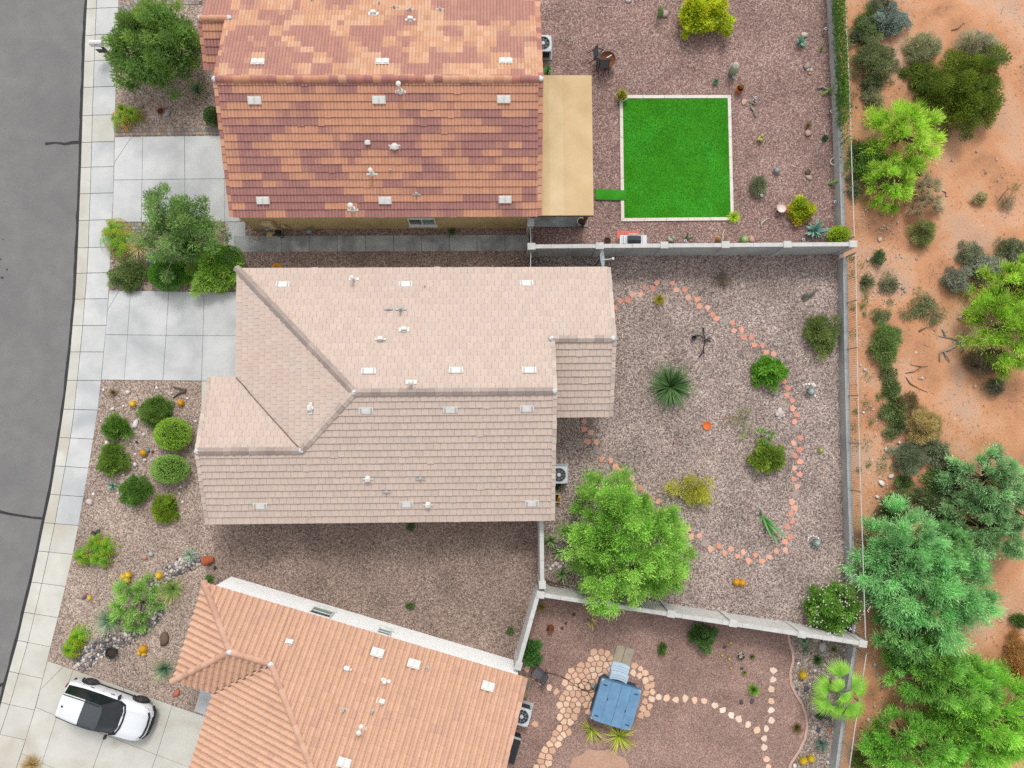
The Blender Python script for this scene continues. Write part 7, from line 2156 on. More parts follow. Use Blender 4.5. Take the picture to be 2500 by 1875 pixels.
spiky('yucca', 'blue-green yucca touching the eave of the salmon roof', 'yucca', 0, 3, 1262, 905, 98, .8, S(104, 150, 122), n=200, w=.02, tip=S(206, 202, 140))
sago('fern palm at the lower end of the dry creek', 0, 3, [(605, 640, 68), (552, 742, 60), (580, 690, 50)], S(110, 188, 32), S(226, 186, 50), n=46)
bush('tiny_shrub', 'tiny green plant at the white wall corner of the salmon roof', 'shrub', 0, 3, 1605, 208, 24, 22, .4, S(92, 150, 60), 'bush', leaf=(.07, .03), fill=2)
spiky('dry_grass', 'brown thatch of dry grass at the bottom of the lower driveway', 'grass', 0, 3, 235, 1640, 100, .4, S(176, 148, 96), n=420, w=.014, tip=S(206, 178, 120), droop=.5)
# red yard
bush('yellow_shrub', 'bright yellow-green leafy shrub at the top edge of the red yard', 'shrub', 2, 0, 1650, 62, 195, 165, 2.0, S(168, 208, 24), 'bush', col2=S(206, 226, 40), leaf=(.11, .06), fill=1.0, lobes=.3)
stems('twin column cactus beside a pinkish boulder at the top of the red yard', 2, 0, [(1297, 125, 1305, 40, 20, 1.0), (1310, 118, 1322, 78, 13, .5)], S(126, 156, 96), top=S(170, 188, 130))
stems('leaning striped column cactus with white crown right of the lawn', 2, 0, [(1852, 572, 1893, 492, 31, 1.0)], S(116, 148, 108), top=S(216, 214, 196), ribs=12)
spiky('small_agave', 'small teal agave above the lawn corner', 'agave', 2, 0, 1730, 635, 30, .3, S(92, 146, 112), n=22, w=.06, thick=True)
stems('brown cactus growing in the bright orange pot', 2, 0, [(1920, 680, 1935, 652, 22, .7)], S(130, 108, 66), top=S(150, 124, 74), name='potted_cactus')
ballbush('topiary_ball', 'yellow-green ball in a pale pot at the top left lawn corner', 'shrub', 2, 0, 1004, 736, 42, 44, .7, S(170, 190, 30), S(198, 208, 60), leaf=(.045, .03))
spiky('fern_tuft', 'bright yellow-green tuft at the lower right lawn corner', 'shrub', 2, 1, 1870, 250, 58, .5, S(166, 206, 30), n=220, w=.022, tip=S(206, 222, 70), droop=.3)
stems('pale yellow-green cactus cluster right of the lawn', 2, 0, [(2060, 1085, 2062, 1068, 11, .25), (2078, 1090, 2082, 1072, 12, .3), (2085, 1062, 2092, 1042, 10, .3), (2068, 1070, 2070, 1056, 9, .25)], S(176, 190, 90), top=S(214, 220, 120), name='branched_cactus')
spiky('small_fern', 'small green tuft in the corner above the patio cover', 'shrub', 2, 0, 435, 542, 44, .4, S(92, 160, 80), n=90, w=.03, tip=S(140, 190, 120))
spiky('agave', 'blue-green agave under a round tan boulder', 'agave', 3, 0, 490, 322, 50, .45, S(108, 160, 136), n=30, w=.085, thick=True, tip=S(150, 190, 164))
spiky('small_tuft', 'small yellow-green tuft right of the blue agave', 'grass', 3, 0, 650, 380, 24, .3, S(136, 156, 66), n=80, w=.014)
stems('green cactus stem crossing the grey driftwood by the fence', 3, 0, [(655, 735, 700, 700, 11, .25), (690, 715, 742, 668, 11, .5)], S(120, 156, 70), top=S(150, 180, 90), name='lying_cactus')
spiky('dry_tuft', 'dry brown tuft above the smooth pink boulder', 'grass', 3, 0, 548, 970, 38, .3, S(140, 118, 78), n=90, w=.018)
bush('tiny_shrub', 'tiny dark green plant near the fence beside a white ring', 'shrub', 3, 0, 680, 1062, 20, 18, .3, S(70, 112, 70), 'bush', leaf=(.06, .03), fill=2)
barrel('grey-blue ball cactus in the open red gravel', 3, 0, 305, 1315, 25, S(132, 150, 148), S(176, 188, 186), ribs=14)
bush('grey_shrub', 'grey-green needle shrub right of the lawn', 'shrub', 3, 0, 160, 1432, 56, 58, .6, S(126, 150, 104), 'bush', col2=S(150, 168, 124), leaf=(.13, .016), fill=3.0, lobes=.1)
rocks(3, 0, [(540, 1332, 22)], [S(96, 84, 62)], 'dark dead stump in the red gravel', cat='stump')
stems('green cactus arm leaning onto the fence wall', 3, 0, [(702, 1420, 788, 1388, 12, .5)], S(118, 158, 82), top=S(140, 178, 96), name='leaning_cactus')
bush('flowering_shrub', 'yellow flowering shrub near the lower right of the red yard', 'shrub', 3, 1, 495, 178, 72, 92, 1.0, S(140, 190, 26), 'bush', col2=S(226, 216, 30), leaf=(.08, .05), fill=1.5)
spiky('agave', 'large blue-green agave beside the bright shrub at the wall corner', 'agave', 3, 1, 608, 355, 98, .75, S(112, 156, 142), n=34, w=.13, thick=True, tip=S(156, 190, 172), up=(.1, 1.2))
ballbush('bright_shrub', 'bright lime shrub in the corner of wall and fence', 'shrub', 3, 1, 785, 392, 86, 66, .9, S(150, 204, 24), S(182, 222, 50), leaf=(.10, .035))
barrel('striped green cactus cluster against the grey wall', 3, 1, 55, 425, 36, S(120, 150, 92), S(190, 206, 150), ribs=13, name='cactus_cluster')
stems('pale paddle-like cactus arms by the wall right of the barbecue', 2, 1, [(1380, 440, 1372, 420, 14, .3), (1385, 432, 1410, 405, 12, .35), (1372, 425, 1368, 408, 11, .3), (1395, 440, 1390, 425, 14, .25)], S(126, 150, 118), top=S(200, 210, 184), name='branched_cactus')
stems('thin green cactus stems behind a solar light by the grey wall', 2, 1, [(1500, 425, 1515, 388, 6, .4), (1505, 428, 1560, 405, 6, .3), (1498, 420, 1520, 370, 5, .5)], S(92, 132, 66), name='pencil_cactus')
stems('orange-brown cactus beside bent white driftwood at the grey wall', 2, 1, [(1745, 445, 1752, 405, 20, .6)], S(170, 126, 80), top=S(206, 158, 100), name='dry_cactus')
# fence vine
vl = Leaves(); R_ = np.random.default_rng(77)
pts = [Vector(Z(3, 0, x, y) + (0,)) for x, y in ((775, -260), (778, 0), (785, 200), (800, 430), (808, 640), (812, 800), (818, 960), (830, 1150), (838, 1350))]
for a, b, dens in zip(pts, pts[1:], (700, 900, 900, 850, 800, 500, 150, 80)):
    n = dens
    t = R_.random(n)
    px_ = np.stack([a.x + (b.x - a.x) * t, a.y + (b.y - a.y) * t], 1)
    w0 = G((a.x, a.y), 1.1); w1 = G((b.x, b.y), 1.1)
    P3 = np.stack([w0.x + (w1.x - w0.x) * t + R_.normal(0, .08, n), w0.y + (w1.y - w0.y) * t, R_.uniform(.55, 1.75, n)], 1)
    vl.add(P3, nrm(R_.normal(0, 1, (n, 3)) + np.array([-.2, 0, .5])), .13, .06, colv(S(80, 140, 40), n, R_, .3), .5, R_)
vo = thing('fence_vine', 'leafy green vine climbing the iron fence of the red yard', 'vine', G((pts[3].x, pts[3].y), 0))
vl.build('foliage', m_leaf, vo, vo.location)
vm = MB()
for k in range(7):
    q = G((pts[1].x + k * 2, 20 + k * 45), .6)
    vm.tube([(q.x, q.y, 0), (q.x + .05, q.y + .1, .8), (q.x, q.y + .3, 1.6)], [.025, .018, .01], 6)
vm.build('stem', m_bark, vo)
# grey yard
spiky('yellow_tuft', 'yellow-green grass tuft inside the bend of the stepping stones', 'grass', 2, 1, 1293, 890, 54, .45, S(166, 166, 50), n=150, w=.02, tip=S(206, 176, 70))
bush('grey_sparse_shrub', 'sparse grey shrub in the upper grey gravel', 'shrub', 2, 1, 1787, 722, 48, 50, .5, S(132, 132, 110), 'bush', leaf=(.12, .012), fill=.9, clumps=20)
spiky('rosemary_bush', 'big dark green rosemary-like bush right of the tan roof extension', 'shrub', 2, 2, 1385, 138, 218, 1.0, S(72, 106, 54), n=420, w=.075, tip=S(112, 148, 90), droop=.25, up=(.05, 1.25), seg=4, lenv=(.5, 1.08))
bush('leafy_shrub', 'bright green leafy shrub over the stepping stones', 'shrub', 3, 1, 250, 1438, 124, 112, 1.1, S(84, 164, 36), 'bush', col2=S(112, 186, 56), leaf=(.10, .05), fill=1.1, lobes=.32)
stems('grey dried cactus with trailing arms in the upper grey yard', 3, 1, [(500, 885, 535, 835, 12, .4), (515, 890, 560, 838, 12, .4), (530, 888, 580, 830, 11, .4), (545, 880, 605, 815, 9, .4), (560, 870, 628, 803, 7, .4), (510, 900, 545, 870, 10, .2)], S(128, 120, 112), top=S(150, 146, 136), name='dried_cactus')
bush('olive_shrub', 'olive green shrub between stepping stones and fence', 'shrub', 3, 1, 665, 1150, 112, 140, 1.0, S(104, 140, 66), 'bush', col2=S(132, 160, 84), leaf=(.13, .022), fill=1.3, lobes=.25)
barrel('striped barrel cactus by the fence, upper of two', 3, 2, 570, 176, 34, S(104, 124, 116), S(196, 206, 200), ribs=14, group='striped barrel cacti')
barrel('striped barrel cactus by the fence, lower of two', 3, 2, 603, 1352, 34, S(104, 124, 116), S(196, 206, 200), ribs=14, group='striped barrel cacti', lean=(.25, .2))
bush('olive_shrub', 'dense olive shrub left of the stepping stones in the grey yard', 'shrub', 3, 2, 238, 695, 120, 108, 1.0, S(102, 150, 40), 'bush', col2=S(140, 178, 62), leaf=(.11, .03), fill=1.7, lobes=.15)
bush('wispy_seedling', 'hazy pale green wisps above the dense olive shrub', 'shrub', 3, 2, 205, 525, 80, 60, .7, S(126, 182, 90), 'wispy', leaf=(.13, .014), n=320, clumps=14)
bush('wispy_seedling', 'hazy pale green wisps right of the orange stake', 'shrub', 2, 2, 1960, 400, 120, 130, .4, S(150, 184, 110), 'wispy', leaf=(.12, .012), n=200, clumps=12)
bush('pencil_bush', 'yellow-green finger-branched bush above the big tree', 'shrub', 2, 2, 1548, 930, 118, 108, .9, S(172, 190, 56), 'bush', col2=S(196, 208, 84), leaf=(.10, .026), fill=.62, clumps=11, lobes=.5)
stems('green slipper plant with long leaning stems across the stepping stones', 3, 2, [(185, 1130, 178, 1085, 9, .5), (195, 1140, 240, 1255, 9, .5), (200, 1140, 290, 1200, 9, .6), (205, 1150, 382, 1308, 9, .6), (215, 1180, 318, 1358, 8, .5), (210, 1160, 300, 1270, 9, .6), (195, 1150, 168, 1190, 7, .4), (205, 1170, 262, 1300, 8, .5)], S(84, 150, 78), top=S(120, 180, 100), name='slipper_plant', cat='succulent', ribs=5)
barrel('tiny yellow-green cactus in the right of the grey yard', 3, 2, 646, 630, 20, S(150, 166, 86), S(190, 200, 120), ribs=10)
for x, y, l in ((1890, 226, 'left golden barrel cactus of the pair below the stepping stones'), (1935, 230, 'right golden barrel cactus of the pair below the stepping stones')):
    barrel(l, 2, 3, x, y, 25, YEL, ORG, group='pair of golden barrels in the grey yard')
bush('white_flower_shrub', 'large green shrub dotted with white flowers in the fence corner', 'shrub', 3, 3, 758, 440, 190, 180, 1.8, S(88, 158, 50), 'bush', col2=S(124, 186, 72), leaf=(.10, .04), fill=1.15, lobes=.25, flower=(170, (.6, .6, .57), .05))
bush('big_tree', 'big bright green tree spreading over the wall between the lower yards', 'tree', 2, 2, 1065, 1380, 440, 450, 5.2, S(112, 186, 66), 'feather', col2=S(150, 214, 92), leaf=(.13, .030), clumps=280, lobes=.24, zc=.6, n=30000, tuft=.15)
for (x, y, l) in ((455, 1330, 'strap-leaved plant under the big tree, nearest the tan roof'), (520, 1420, 'strap-leaved plant under the big tree, middle of the row'), (545, 1590, 'strap-leaved plant under the big tree, by the cut branches')):
    spiky('strap_leaf_plant', l, 'succulent', 2, 2, x, y, 78, .5, S(120, 158, 100), n=30, w=.075, thick=True, tip=S(196, 196, 130), droop=.35, group='strap-leaved plants under the big tree')
bush('tiny_shrub', 'tiny weed below the air conditioner of the tan house', 'shrub', 2, 2, 500, 905, 26, 18, .3, S(70, 110, 62), 'bush', leaf=(.08, .04), fill=1.4)
for (c, r, x, y, l) in ((1, 3, 1268, 408, 'small weed in the open side yard, left'), (1, 3, 2040, 605, 'small weed near the slanting wall'), (1, 2, 1272, 1218, 'tiny blue-green weed at the eave of the tan roof'), (1, 1, 1592, 355, 'tiny weed at the foot of the tan wall')):
    bush('tiny_weed', l, 'weed', c, r, x, y, 24, 26, .2, S(96, 132, 70), 'bush', leaf=(.07, .025), fill=1.6)
# hot tub yard
bush('wall_shrub', 'green shrub against the slanting wall by the small chair', 'shrub', 2, 3, 305, 765, 62, 82, .9, S(70, 140, 58), 'bush', leaf=(.09, .04), fill=1.4)
spiky('dry_agave', 'dry straw-coloured agave below the pale wall', 'agave', 2, 3, 775, 538, 56, .4, S(196, 176, 120), n=26, w=.05, thick=True, tip=S(214, 196, 146))
bush('dark_shrub', 'dark green shrub under the pale wall right of the big tree', 'shrub', 2, 3, 1638, 645, 86, 84, .9, S(62, 110, 48), 'bush', col2=S(82, 134, 60), leaf=(.09, .035), fill=1.5, lobes=.3)
bush('tiny_shrub', 'tiny green plant with grey stem in the upper hot tub yard', 'shrub', 2, 3, 1318, 742, 28, 38, .4, S(84, 130, 48), 'bush', leaf=(.08, .03), fill=1.4)
spiky('yellow_agave', 'yellow-green strappy plant left below the hot tub', 'agave', 2, 3, 775, 1370, 120, .6, S(170, 186, 66), n=46, w=.055, thick=False, tip=S(220, 204, 90), droop=.25)
spiky('yellow_agave', 'yellow-green strappy plant right below the hot tub', 'agave', 2, 3, 985, 1425, 150, .7, S(166, 184, 62), n=80, w=.055, thick=False, tip=S(222, 208, 96), droop=.25)
spiky('yellow_tuft', 'yellow tuft at the corner of the slanting wall', 'grass', 2, 3, 385, 420, 44, .3, S(140, 136, 56), n=70, w=.02, tip=S(186, 170, 60))
GS = 'small cacti of the hot tub yard'
for (x, y, rad, l) in ((1845, 693, 13, 'tiny yellow cactus nearest the dark shrub'), (1780, 790, 13, 'tiny yellow cactus left of the black pot'), (1835, 818, 12, 'tiny yellow cactus below left of the black pot'), (1850, 890, 11, 'tiny yellow cactus furthest below the black pot')):
    barrel(l, 2, 3, x, y, rad, S(176, 178, 60), S(206, 206, 96), group=GS, ribs=10, spine=False)
spiky('white_rosette', 'white-tipped rosette growing in the small black pot', 'succulent', 2, 3, 1922, 790, 24, .3, S(206, 200, 180), n=20, w=.03, thick=True, tip=S(240, 236, 226), z=.18)
spiky('small_tuft', 'small olive tuft right of the black pot', 'grass', 2, 3, 2010, 800, 27, .3, S(110, 124, 58), n=80, w=.016)
spiky('small_tuft', 'small yellow-green tuft above the green dome plant', 'grass', 2, 3, 1952, 925, 25, .3, S(146, 160, 62), n=80, w=.016)
spiky('green_dome', 'dense green dome plant left of the stepping stone column', 'shrub', 2, 3, 2022, 1056, 50, .5, S(110, 164, 52), n=260, w=.022, tip=S(146, 192, 72), droop=.3, up=(.1, 1.5))
spiky('red_tuft', 'reddish green tuft beside the curved edging', 'shrub', 3, 3, 462, 1350, 46, .4, S(106, 116, 50), n=160, w=.02, tip=S(150, 96, 60))
GP = 'golden barrels of the pebbly strip'
barrel('golden barrel cactus beside the curved edging, upper', 3, 3, 511, 943, 31, S(190, 176, 44), S(226, 186, 50), group=GP)
barrel('left golden barrel of the bottom pair in the pebbly strip', 3, 3, 512, 1607, 29, S(190, 176, 44), S(226, 186, 50), group=GP)
barrel('right golden barrel of the bottom pair in the pebbly strip', 3, 3, 571, 1590, 28, S(190, 176, 44), S(226, 186, 50), group=GP)
stems('grey-green jointed cactus under the pale wall end', 3, 3, [(520, 720, 480, 660, 13, .4), (525, 725, 545, 670, 12, .5), (520, 730, 515, 690, 13, .3), (525, 740, 530, 785, 12, .3), (530, 720, 575, 690, 10, .4), (515, 715, 455, 650, 9, .4)], S(92, 122, 98), top=S(130, 158, 126), name='jointed_cactus', ribs=7)
spiky('small_tuft', 'small tuft beside the smooth white boulder', 'grass', 3, 3, 745, 742, 30, .3, S(110, 130, 62), n=90, w=.018)
spiky('dark_tuft', 'dark green low tuft left of the fan palm', 'grass', 3, 3, 620, 825, 50, .4, S(74, 112, 56), n=170, w=.02)
spiky('dark_agave', 'dark grey-green agave below the fan palm', 'agave', 3, 3, 650, 1480, 66, .4, S(88, 110, 96), n=26, w=.07, thick=True, tip=S(130, 146, 128))
bush('tiny_shrub', 'tiny green plant below the fan palm', 'shrub', 3, 3, 640, 1262, 24, 20, .3, S(62, 104, 66), 'bush', leaf=(.06, .03), fill=1.8)
wood(3, 3, 'driftwood', 'thin grey driftwood between dark tuft and fan palm', [[(675, 825), (700, 860), (735, 890)]], rad=7)
# fan palm
pc_ = GZ(3, 3, 790, 1068, 1.8)
palm = thing('fan_palm', 'young fan palm with bright green split leaves beside the fence', 'palm tree', (pc_.x, pc_.y, 0))
MB().tube([(pc_.x, pc_.y, -.05), (pc_.x + .02, pc_.y, .6), (pc_.x, pc_.y, 1.5)], [.16, .13, .11], 10).build('trunk', m_bark, palm)
for (x, y, rad, zz) in ((795, 905, 78, 2.0), (670, 1045, 82, 1.8), (935, 1030, 88, 1.9), (672, 1172, 84, 1.6), (775, 1215, 76, 1.6), (900, 1215, 92, 1.7), (835, 1120, 66, 2.1), (785, 1030, 52, 2.2)):
    e = GZ(3, 3, x, y, zz); o = Vector((pc_.x, pc_.y, 1.55))
    dirv = Vector((e.x - o.x, e.y - o.y, 0)); a0 = math.atan2(dirv.y, dirv.x)
    hub = Vector((e.x, e.y, zz)) - dirv.normalized() * M(rad) * .60
    Rm = M(rad) * 1.72
    fr = MB()
    ns = 22
    g1, g2 = S(92, 164, 26), S(168, 222, 78)
    for k in range(ns):
        t = (k / (ns - 1) - .5) * 2.3
        L = Rm * (1.05 - .12 * abs(t) / 1.25 * 1.6) * random.uniform(.92, 1.05)
        th = a0 + t
        d = Vector((math.cos(th), math.sin(th), 0)); sd_ = Vector((-d.y, d.x, 0))
        dz = -.10 - .10 * abs(t) / 2.2
        w = .078
        p0, p1, p2 = hub, hub + d * L * .55 + Vector((0, 0, .03)), hub + d * L + Vector((0, 0, dz * 1.6))
        v = random.uniform(.85, 1.12); c0 = tuple(g1[i] * v for i in range(3)); c1_ = tuple(g2[i] * v for i in range(3))
        k0 = len(fr.v)
        fr.v += [tuple(p0), tuple(p1 - sd_ * w * .5 + Vector((0, 0, -.018))), tuple(p1), tuple(p1 + sd_ * w * .5 + Vector((0, 0, -.018))), tuple(p2)]
        fr.f += [(k0, k0 + 1, k0 + 2), (k0, k0 + 2, k0 + 3), (k0 + 1, k0 + 4, k0 + 2), (k0 + 2, k0 + 4, k0 + 3)]
        fr.c += [c0 + (1,), c0 + (1,), c1_ + (1,), c0 + (1,), c1_ + (1,)]
    lf_ = fr.build('fan_leaf', m_blade, palm)
    MB().tube([o, o.lerp(hub, .5) + Vector((0, 0, .12)), hub], [.022, .016, .012], 6, col=S(150, 190, 70)).build('leaf_stalk', m_blade, lf_)
# ------------------------------------------------------------------ desert growth
m_limb = mat('green_limb', S(176, 176, 104), S(146, 150, 84), scale=9)
DG = 'desert shrubs beyond the fence'
def dbush(label, c, r, x, y, rx, ry, h, c1, c2=None, style='bush', name='desert_shrub', **kw):
    return bush(name, label, 'tree' if h > 2.2 else 'shrub', c, r, x, y, rx, ry, h, c1, style, col2=c2, z=DZ, **kw)
dbush('blue-grey sage at the top of the desert strip', 3, 0, 1180, 150, 150, 110, .9, S(124, 156, 134), S(150, 180, 164), leaf=(.09, .04), fill=1.2)
dbush('green weedy shrub left of the blue-grey sage', 3, 0, 1020, 200, 100, 140, .7, S(96, 140, 66), S(126, 150, 100), leaf=(.10, .03), fill=1.0)
dbush('grey shrub touching the top edge of the desert strip', 3, 0, 1110, 20, 90, 60, .8, S(110, 130, 96), leaf=(.11, .02), fill=1.0)
dbush('tangled olive shrub with bare stems below the sage', 3, 0, 1085, 470, 145, 165, .9, S(100, 130, 72), S(130, 146, 100), leaf=(.12, .02), fill=.9)
dbush('low grey weeds above the lime palo verde', 3, 0, 1060, 770, 85, 90, .5, S(130, 148, 104), S(160, 168, 120), leaf=(.08, .03), fill=.9)
dbush('small dark weed patch left of the lime palo verde', 3, 0, 1040, 640, 80, 60, .4, S(96, 124, 84), leaf=(.08, .03), fill=1.0)
dbush('big dark olive creosote bush with grey stems', 3, 0, 1770, 690, 340, 320, 1.9, S(108, 140, 30), S(72, 108, 26), leaf=(.11, .03), fill=.85, clumps=110, lobes=.3)
dbush('pale grey-green bush at upper left of the big creosote', 3, 0, 1440, 370, 130, 105, 1.0, S(140, 160, 108), S(168, 180, 132), leaf=(.12, .018), fill=1.3)
dbush('pale silvery bush crowning the big creosote', 3, 0, 1850, 330, 170, 80, 1.2, S(160, 176, 130), S(186, 196, 156), leaf=(.12, .018), fill=1.3)
dbush('silvery bush at the right shoulder of the big creosote', 3, 0, 2000, 420, 70, 75, 1.2, S(160, 176, 130), S(186, 196, 156), leaf=(.12, .018), fill=1.2)
dbush('bright lime palo verde with feathery hanging twigs', 3, 0, 1330, 1010, 235, 225, 2.6, S(150, 214, 56), S(182, 232, 90), 'feather', 'palo_verde', leaf=(.20, .020), n=7020, clumps=60, lobes=.3)
dbush('lower lime palo verde behind the vine fence', 3, 0, 1210, 1395, 190, 155, 2.3, S(142, 206, 58), S(176, 228, 86), 'feather', 'palo_verde', leaf=(.20, .020), n=4590, clumps=44, lobes=.3)
dbush('dark green understory left of the lime palo verde', 3, 0, 1030, 1250, 130, 160, 1.0, S(92, 150, 56), S(120, 170, 70), leaf=(.10, .03), fill=.9)
dbush('grey twiggy dead-looking bush below the lime palo verde', 3, 0, 1440, 1490, 130, 170, 1.2, S(166, 170, 128), S(190, 190, 152), 'feather', leaf=(.20, .014), n=2295, clumps=40)
dbush('small pale cholla on open sand', 3, 0, 1880, 1525, 48, 44, .5, S(176, 186, 128), S(200, 206, 150), leaf=(.09, .03), fill=2.0)
dbush('faint grey scrub beside the small cholla', 3, 0, 2085, 1560, 46, 56, .4, S(150, 150, 116), leaf=(.11, .014), fill=.8, clumps=14)
dbush('dark dusty bush with green heart below the twiggy bush', 3, 1, 1455, 380, 88, 84, .9, S(120, 140, 84), S(142, 172, 80), leaf=(.12, .018), fill=1.6)
dbush('upper grey sage of the cluster at the right edge', 3, 1, 1830, 520, 84, 70, .8, S(116, 138, 100), S(142, 158, 124), leaf=(.10, .025), fill=1.2)
dbush('broad silvery sage of the cluster at the right edge', 3, 1, 1920, 640, 150, 90, .9, S(140, 162, 136), S(164, 182, 158), leaf=(.10, .025), fill=1.2)
dbush('lower dark sage of the cluster at the right edge', 3, 1, 1700, 735, 100, 92, .9, S(126, 146, 118), S(152, 168, 142), leaf=(.10, .025), fill=1.4)
dbush('scrubby green weeds at the right edge above the sages', 3, 1, 2120, 480, 110, 75, .6, S(106, 136, 86), S(140, 156, 116), leaf=(.09, .03), fill=.8)
dbush('big lime mesquite at the right edge, upper limb', 3, 1, 2170, 760, 212, 196, 2.8, S(140, 204, 58), S(176, 226, 86), 'feather', 'mesquite', tuft=.28, leaf=(0.22, 0.019), twigs=16, twig_mat=m_limb, n=4860, clumps=50)
dbush('big lime mesquite at the right edge, lower limb', 3, 1, 2110, 1110, 268, 291, 3.0, S(134, 200, 54), S(168, 222, 80), 'feather', 'mesquite', tuft=.28, leaf=(0.22, 0.019), twigs=16, twig_mat=m_limb, n=7560, clumps=64)
dbush('grey dead brush under the lime mesquite', 3, 1, 1900, 1370, 151, 95, .7, S(122, 120, 92), S(146, 140, 110), leaf=(.14, .014), fill=1.3)
dbush('upright narrow green bush along the weedy strip', 3, 1, 1162, 1235, 92, 165, 1.0, S(106, 152, 72), S(132, 170, 92), leaf=(.12, .022), fill=1.5)
dbush('weeds above the upright narrow bush', 3, 1, 1130, 1010, 70, 50, .4, S(128, 152, 100), leaf=(.08, .03), fill=.8)
dbush('low weeds below the upright narrow bush', 3, 1, 1165, 1470, 60, 60, .4, S(120, 150, 92), leaf=(.08, .03), fill=.8)
dbush('small dark bush below the fence corner', 3, 1, 1100, 565, 44, 42, .5, S(92, 130, 76), leaf=(.09, .03), fill=1.4)
dbush('sprawling green weed on the orange sand', 3, 1, 1435, 950, 125, 105, .35, S(116, 142, 92), S(140, 164, 112), leaf=(.09, .03), fill=.45, clumps=24, lobes=.6)
dbush('small grey bush on sand below the mesquite', 3, 1, 1990, 1560, 64, 56, .5, S(116, 128, 98), leaf=(.11, .02), fill=1.3)
dbush('straw-coloured round bush on the sand', 3, 2, 1455, 445, 120, 128, 1.0, S(176, 172, 104), S(196, 190, 126), leaf=(.15, .014), fill=2.0, lobes=.12)
dbush('dark brown patch of dry brush above the straw bush', 3, 2, 1320, 265, 90, 60, .4, S(112, 98, 64), S(126, 130, 80), leaf=(.11, .02), fill=.8)
dbush('grey-green fine bush left of the leafy weeds', 3, 2, 1330, 690, 105, 120, .9, S(112, 138, 100), S(136, 160, 122), leaf=(.13, .014), fill=1.7)
dbush('leafy green weeds in the lower desert, upper patch', 3, 2, 1545, 660, 95, 95, .5, S(116, 146, 102), S(146, 170, 130), leaf=(.08, .045), fill=.75)
dbush('leafy green weeds in the lower desert, middle patch', 3, 2, 1545, 850, 90, 95, .5, S(100, 146, 70), S(130, 166, 94), leaf=(.08, .045), fill=1.0)
dbush('leafy green weeds in the lower desert, lower patch', 3, 2, 1520, 1040, 95, 90, .5, S(104, 140, 80), S(132, 156, 104), leaf=(.08, .045), fill=.8)
dbush('trailing weeds along the path edge', 3, 2, 1230, 300, 60, 150, .3, S(108, 146, 72), S(132, 160, 96), leaf=(.08, .04), fill=.55, clumps=22, lobes=.5)
dbush('low weeds left of the straw bush', 3, 2, 1140, 330, 55, 60, .3, S(120, 154, 90), leaf=(.08, .04), fill=.6)
dbush('low weeds below the grey-green fine bush', 3, 2, 1290, 880, 70, 50, .4, S(96, 134, 70), leaf=(.08, .04), fill=.8)
dbush('dull green bush above the teal mesquite', 3, 2, 1240, 1075, 132, 117, .9, S(102, 132, 74), S(126, 146, 92), leaf=(.11, .022), fill=1.3)
dbush('dark green shrub at the left foot of the grey-green mesquite', 3, 2, 1700, 800, 100, 89, .9, S(84, 112, 52), S(104, 130, 66), leaf=(.12, .022), fill=1.2)
GM = 'large mesquites beyond the fence'
dbush('grey-green mesquite at the right edge, upper crown', 3, 2, 2010, 870, 291, 257, 3.6, S(122, 186, 118), S(150, 206, 142), 'feather', 'mesquite', tuft=.20, leaf=(0.18, 0.027), twigs=16, twig_mat=m_limb, n=8640, clumps=70, group=GM)
dbush('grey-green mesquite at the right edge, lower crown', 3, 2, 1960, 1230, 296, 252, 3.4, S(118, 178, 112), S(146, 200, 134), 'feather', 'mesquite', tuft=.20, leaf=(0.18, 0.027), twigs=16, twig_mat=m_limb, n=8100, clumps=66, group=GM)
dbush('teal-green feathery mesquite nearest the fence corner', 3, 2, 1330, 1430, 324, 302, 3.6, S(118, 202, 120), S(152, 222, 146), 'feather', 'mesquite', tuft=.24, leaf=(0.20, 0.023), twigs=16, twig_mat=m_limb, n=11070, clumps=80, group=GM)
dbush('wide teal-green mesquite right of the white flower shrub', 3, 3, 1600, 340, 403, 369, 4.0, S(112, 196, 112), S(146, 218, 138), 'feather', 'mesquite', tuft=.24, leaf=(0.20, 0.023), twigs=16, twig_mat=m_limb, n=15525, clumps=100, group=GM)
dbush('small teal mesquite below the wide one', 3, 3, 1370, 640, 224, 179, 2.8, S(108, 182, 98), S(140, 206, 120), 'feather', 'mesquite', leaf=(.18, .026), n=6210, clumps=50, group=GM)
dbush('light green mesquite right of the fan palm', 3, 3, 1560, 980, 291, 224, 3.4, S(106, 184, 70), S(140, 210, 92), 'feather', 'mesquite', tuft=.26, leaf=(0.20, 0.021), twigs=16, twig_mat=m_limb, n=8370, clumps=70, group=GM)
dbush('lime mesquite filling the bottom right corner', 3, 3, 1980, 1330, 347, 336, 3.8, S(116, 200, 62), S(148, 222, 84), 'feather', 'mesquite', tuft=.26, leaf=(0.20, 0.021), twigs=16, twig_mat=m_limb, n=12690, clumps=90, group=GM)
dbush('bright green mesquite at the bottom below the fan palm', 3, 3, 1360, 1500, 313, 212, 3.2, S(108, 194, 66), S(142, 214, 92), 'feather', 'mesquite', tuft=.26, leaf=(0.20, 0.021), twigs=16, twig_mat=m_limb, n=8910, clumps=70, group=GM)
dbush('dry golden grass clump at the right edge', 3, 3, 2190, 830, 80, 160, .9, S(178, 144, 76), S(196, 164, 96), leaf=(.20, .014), fill=1.5, name='dry_brush')
dbush('dark shrub at the right edge beside the wide mesquite', 3, 3, 2195, 520, 50, 56, .6, S(84, 130, 52), leaf=(.10, .03), fill=1.2)
dbush('low green bush at the bottom of the desert path', 3, 3, 960, 1610, 70, 50, .5, S(96, 134, 48), leaf=(.10, .03), fill=1.0)

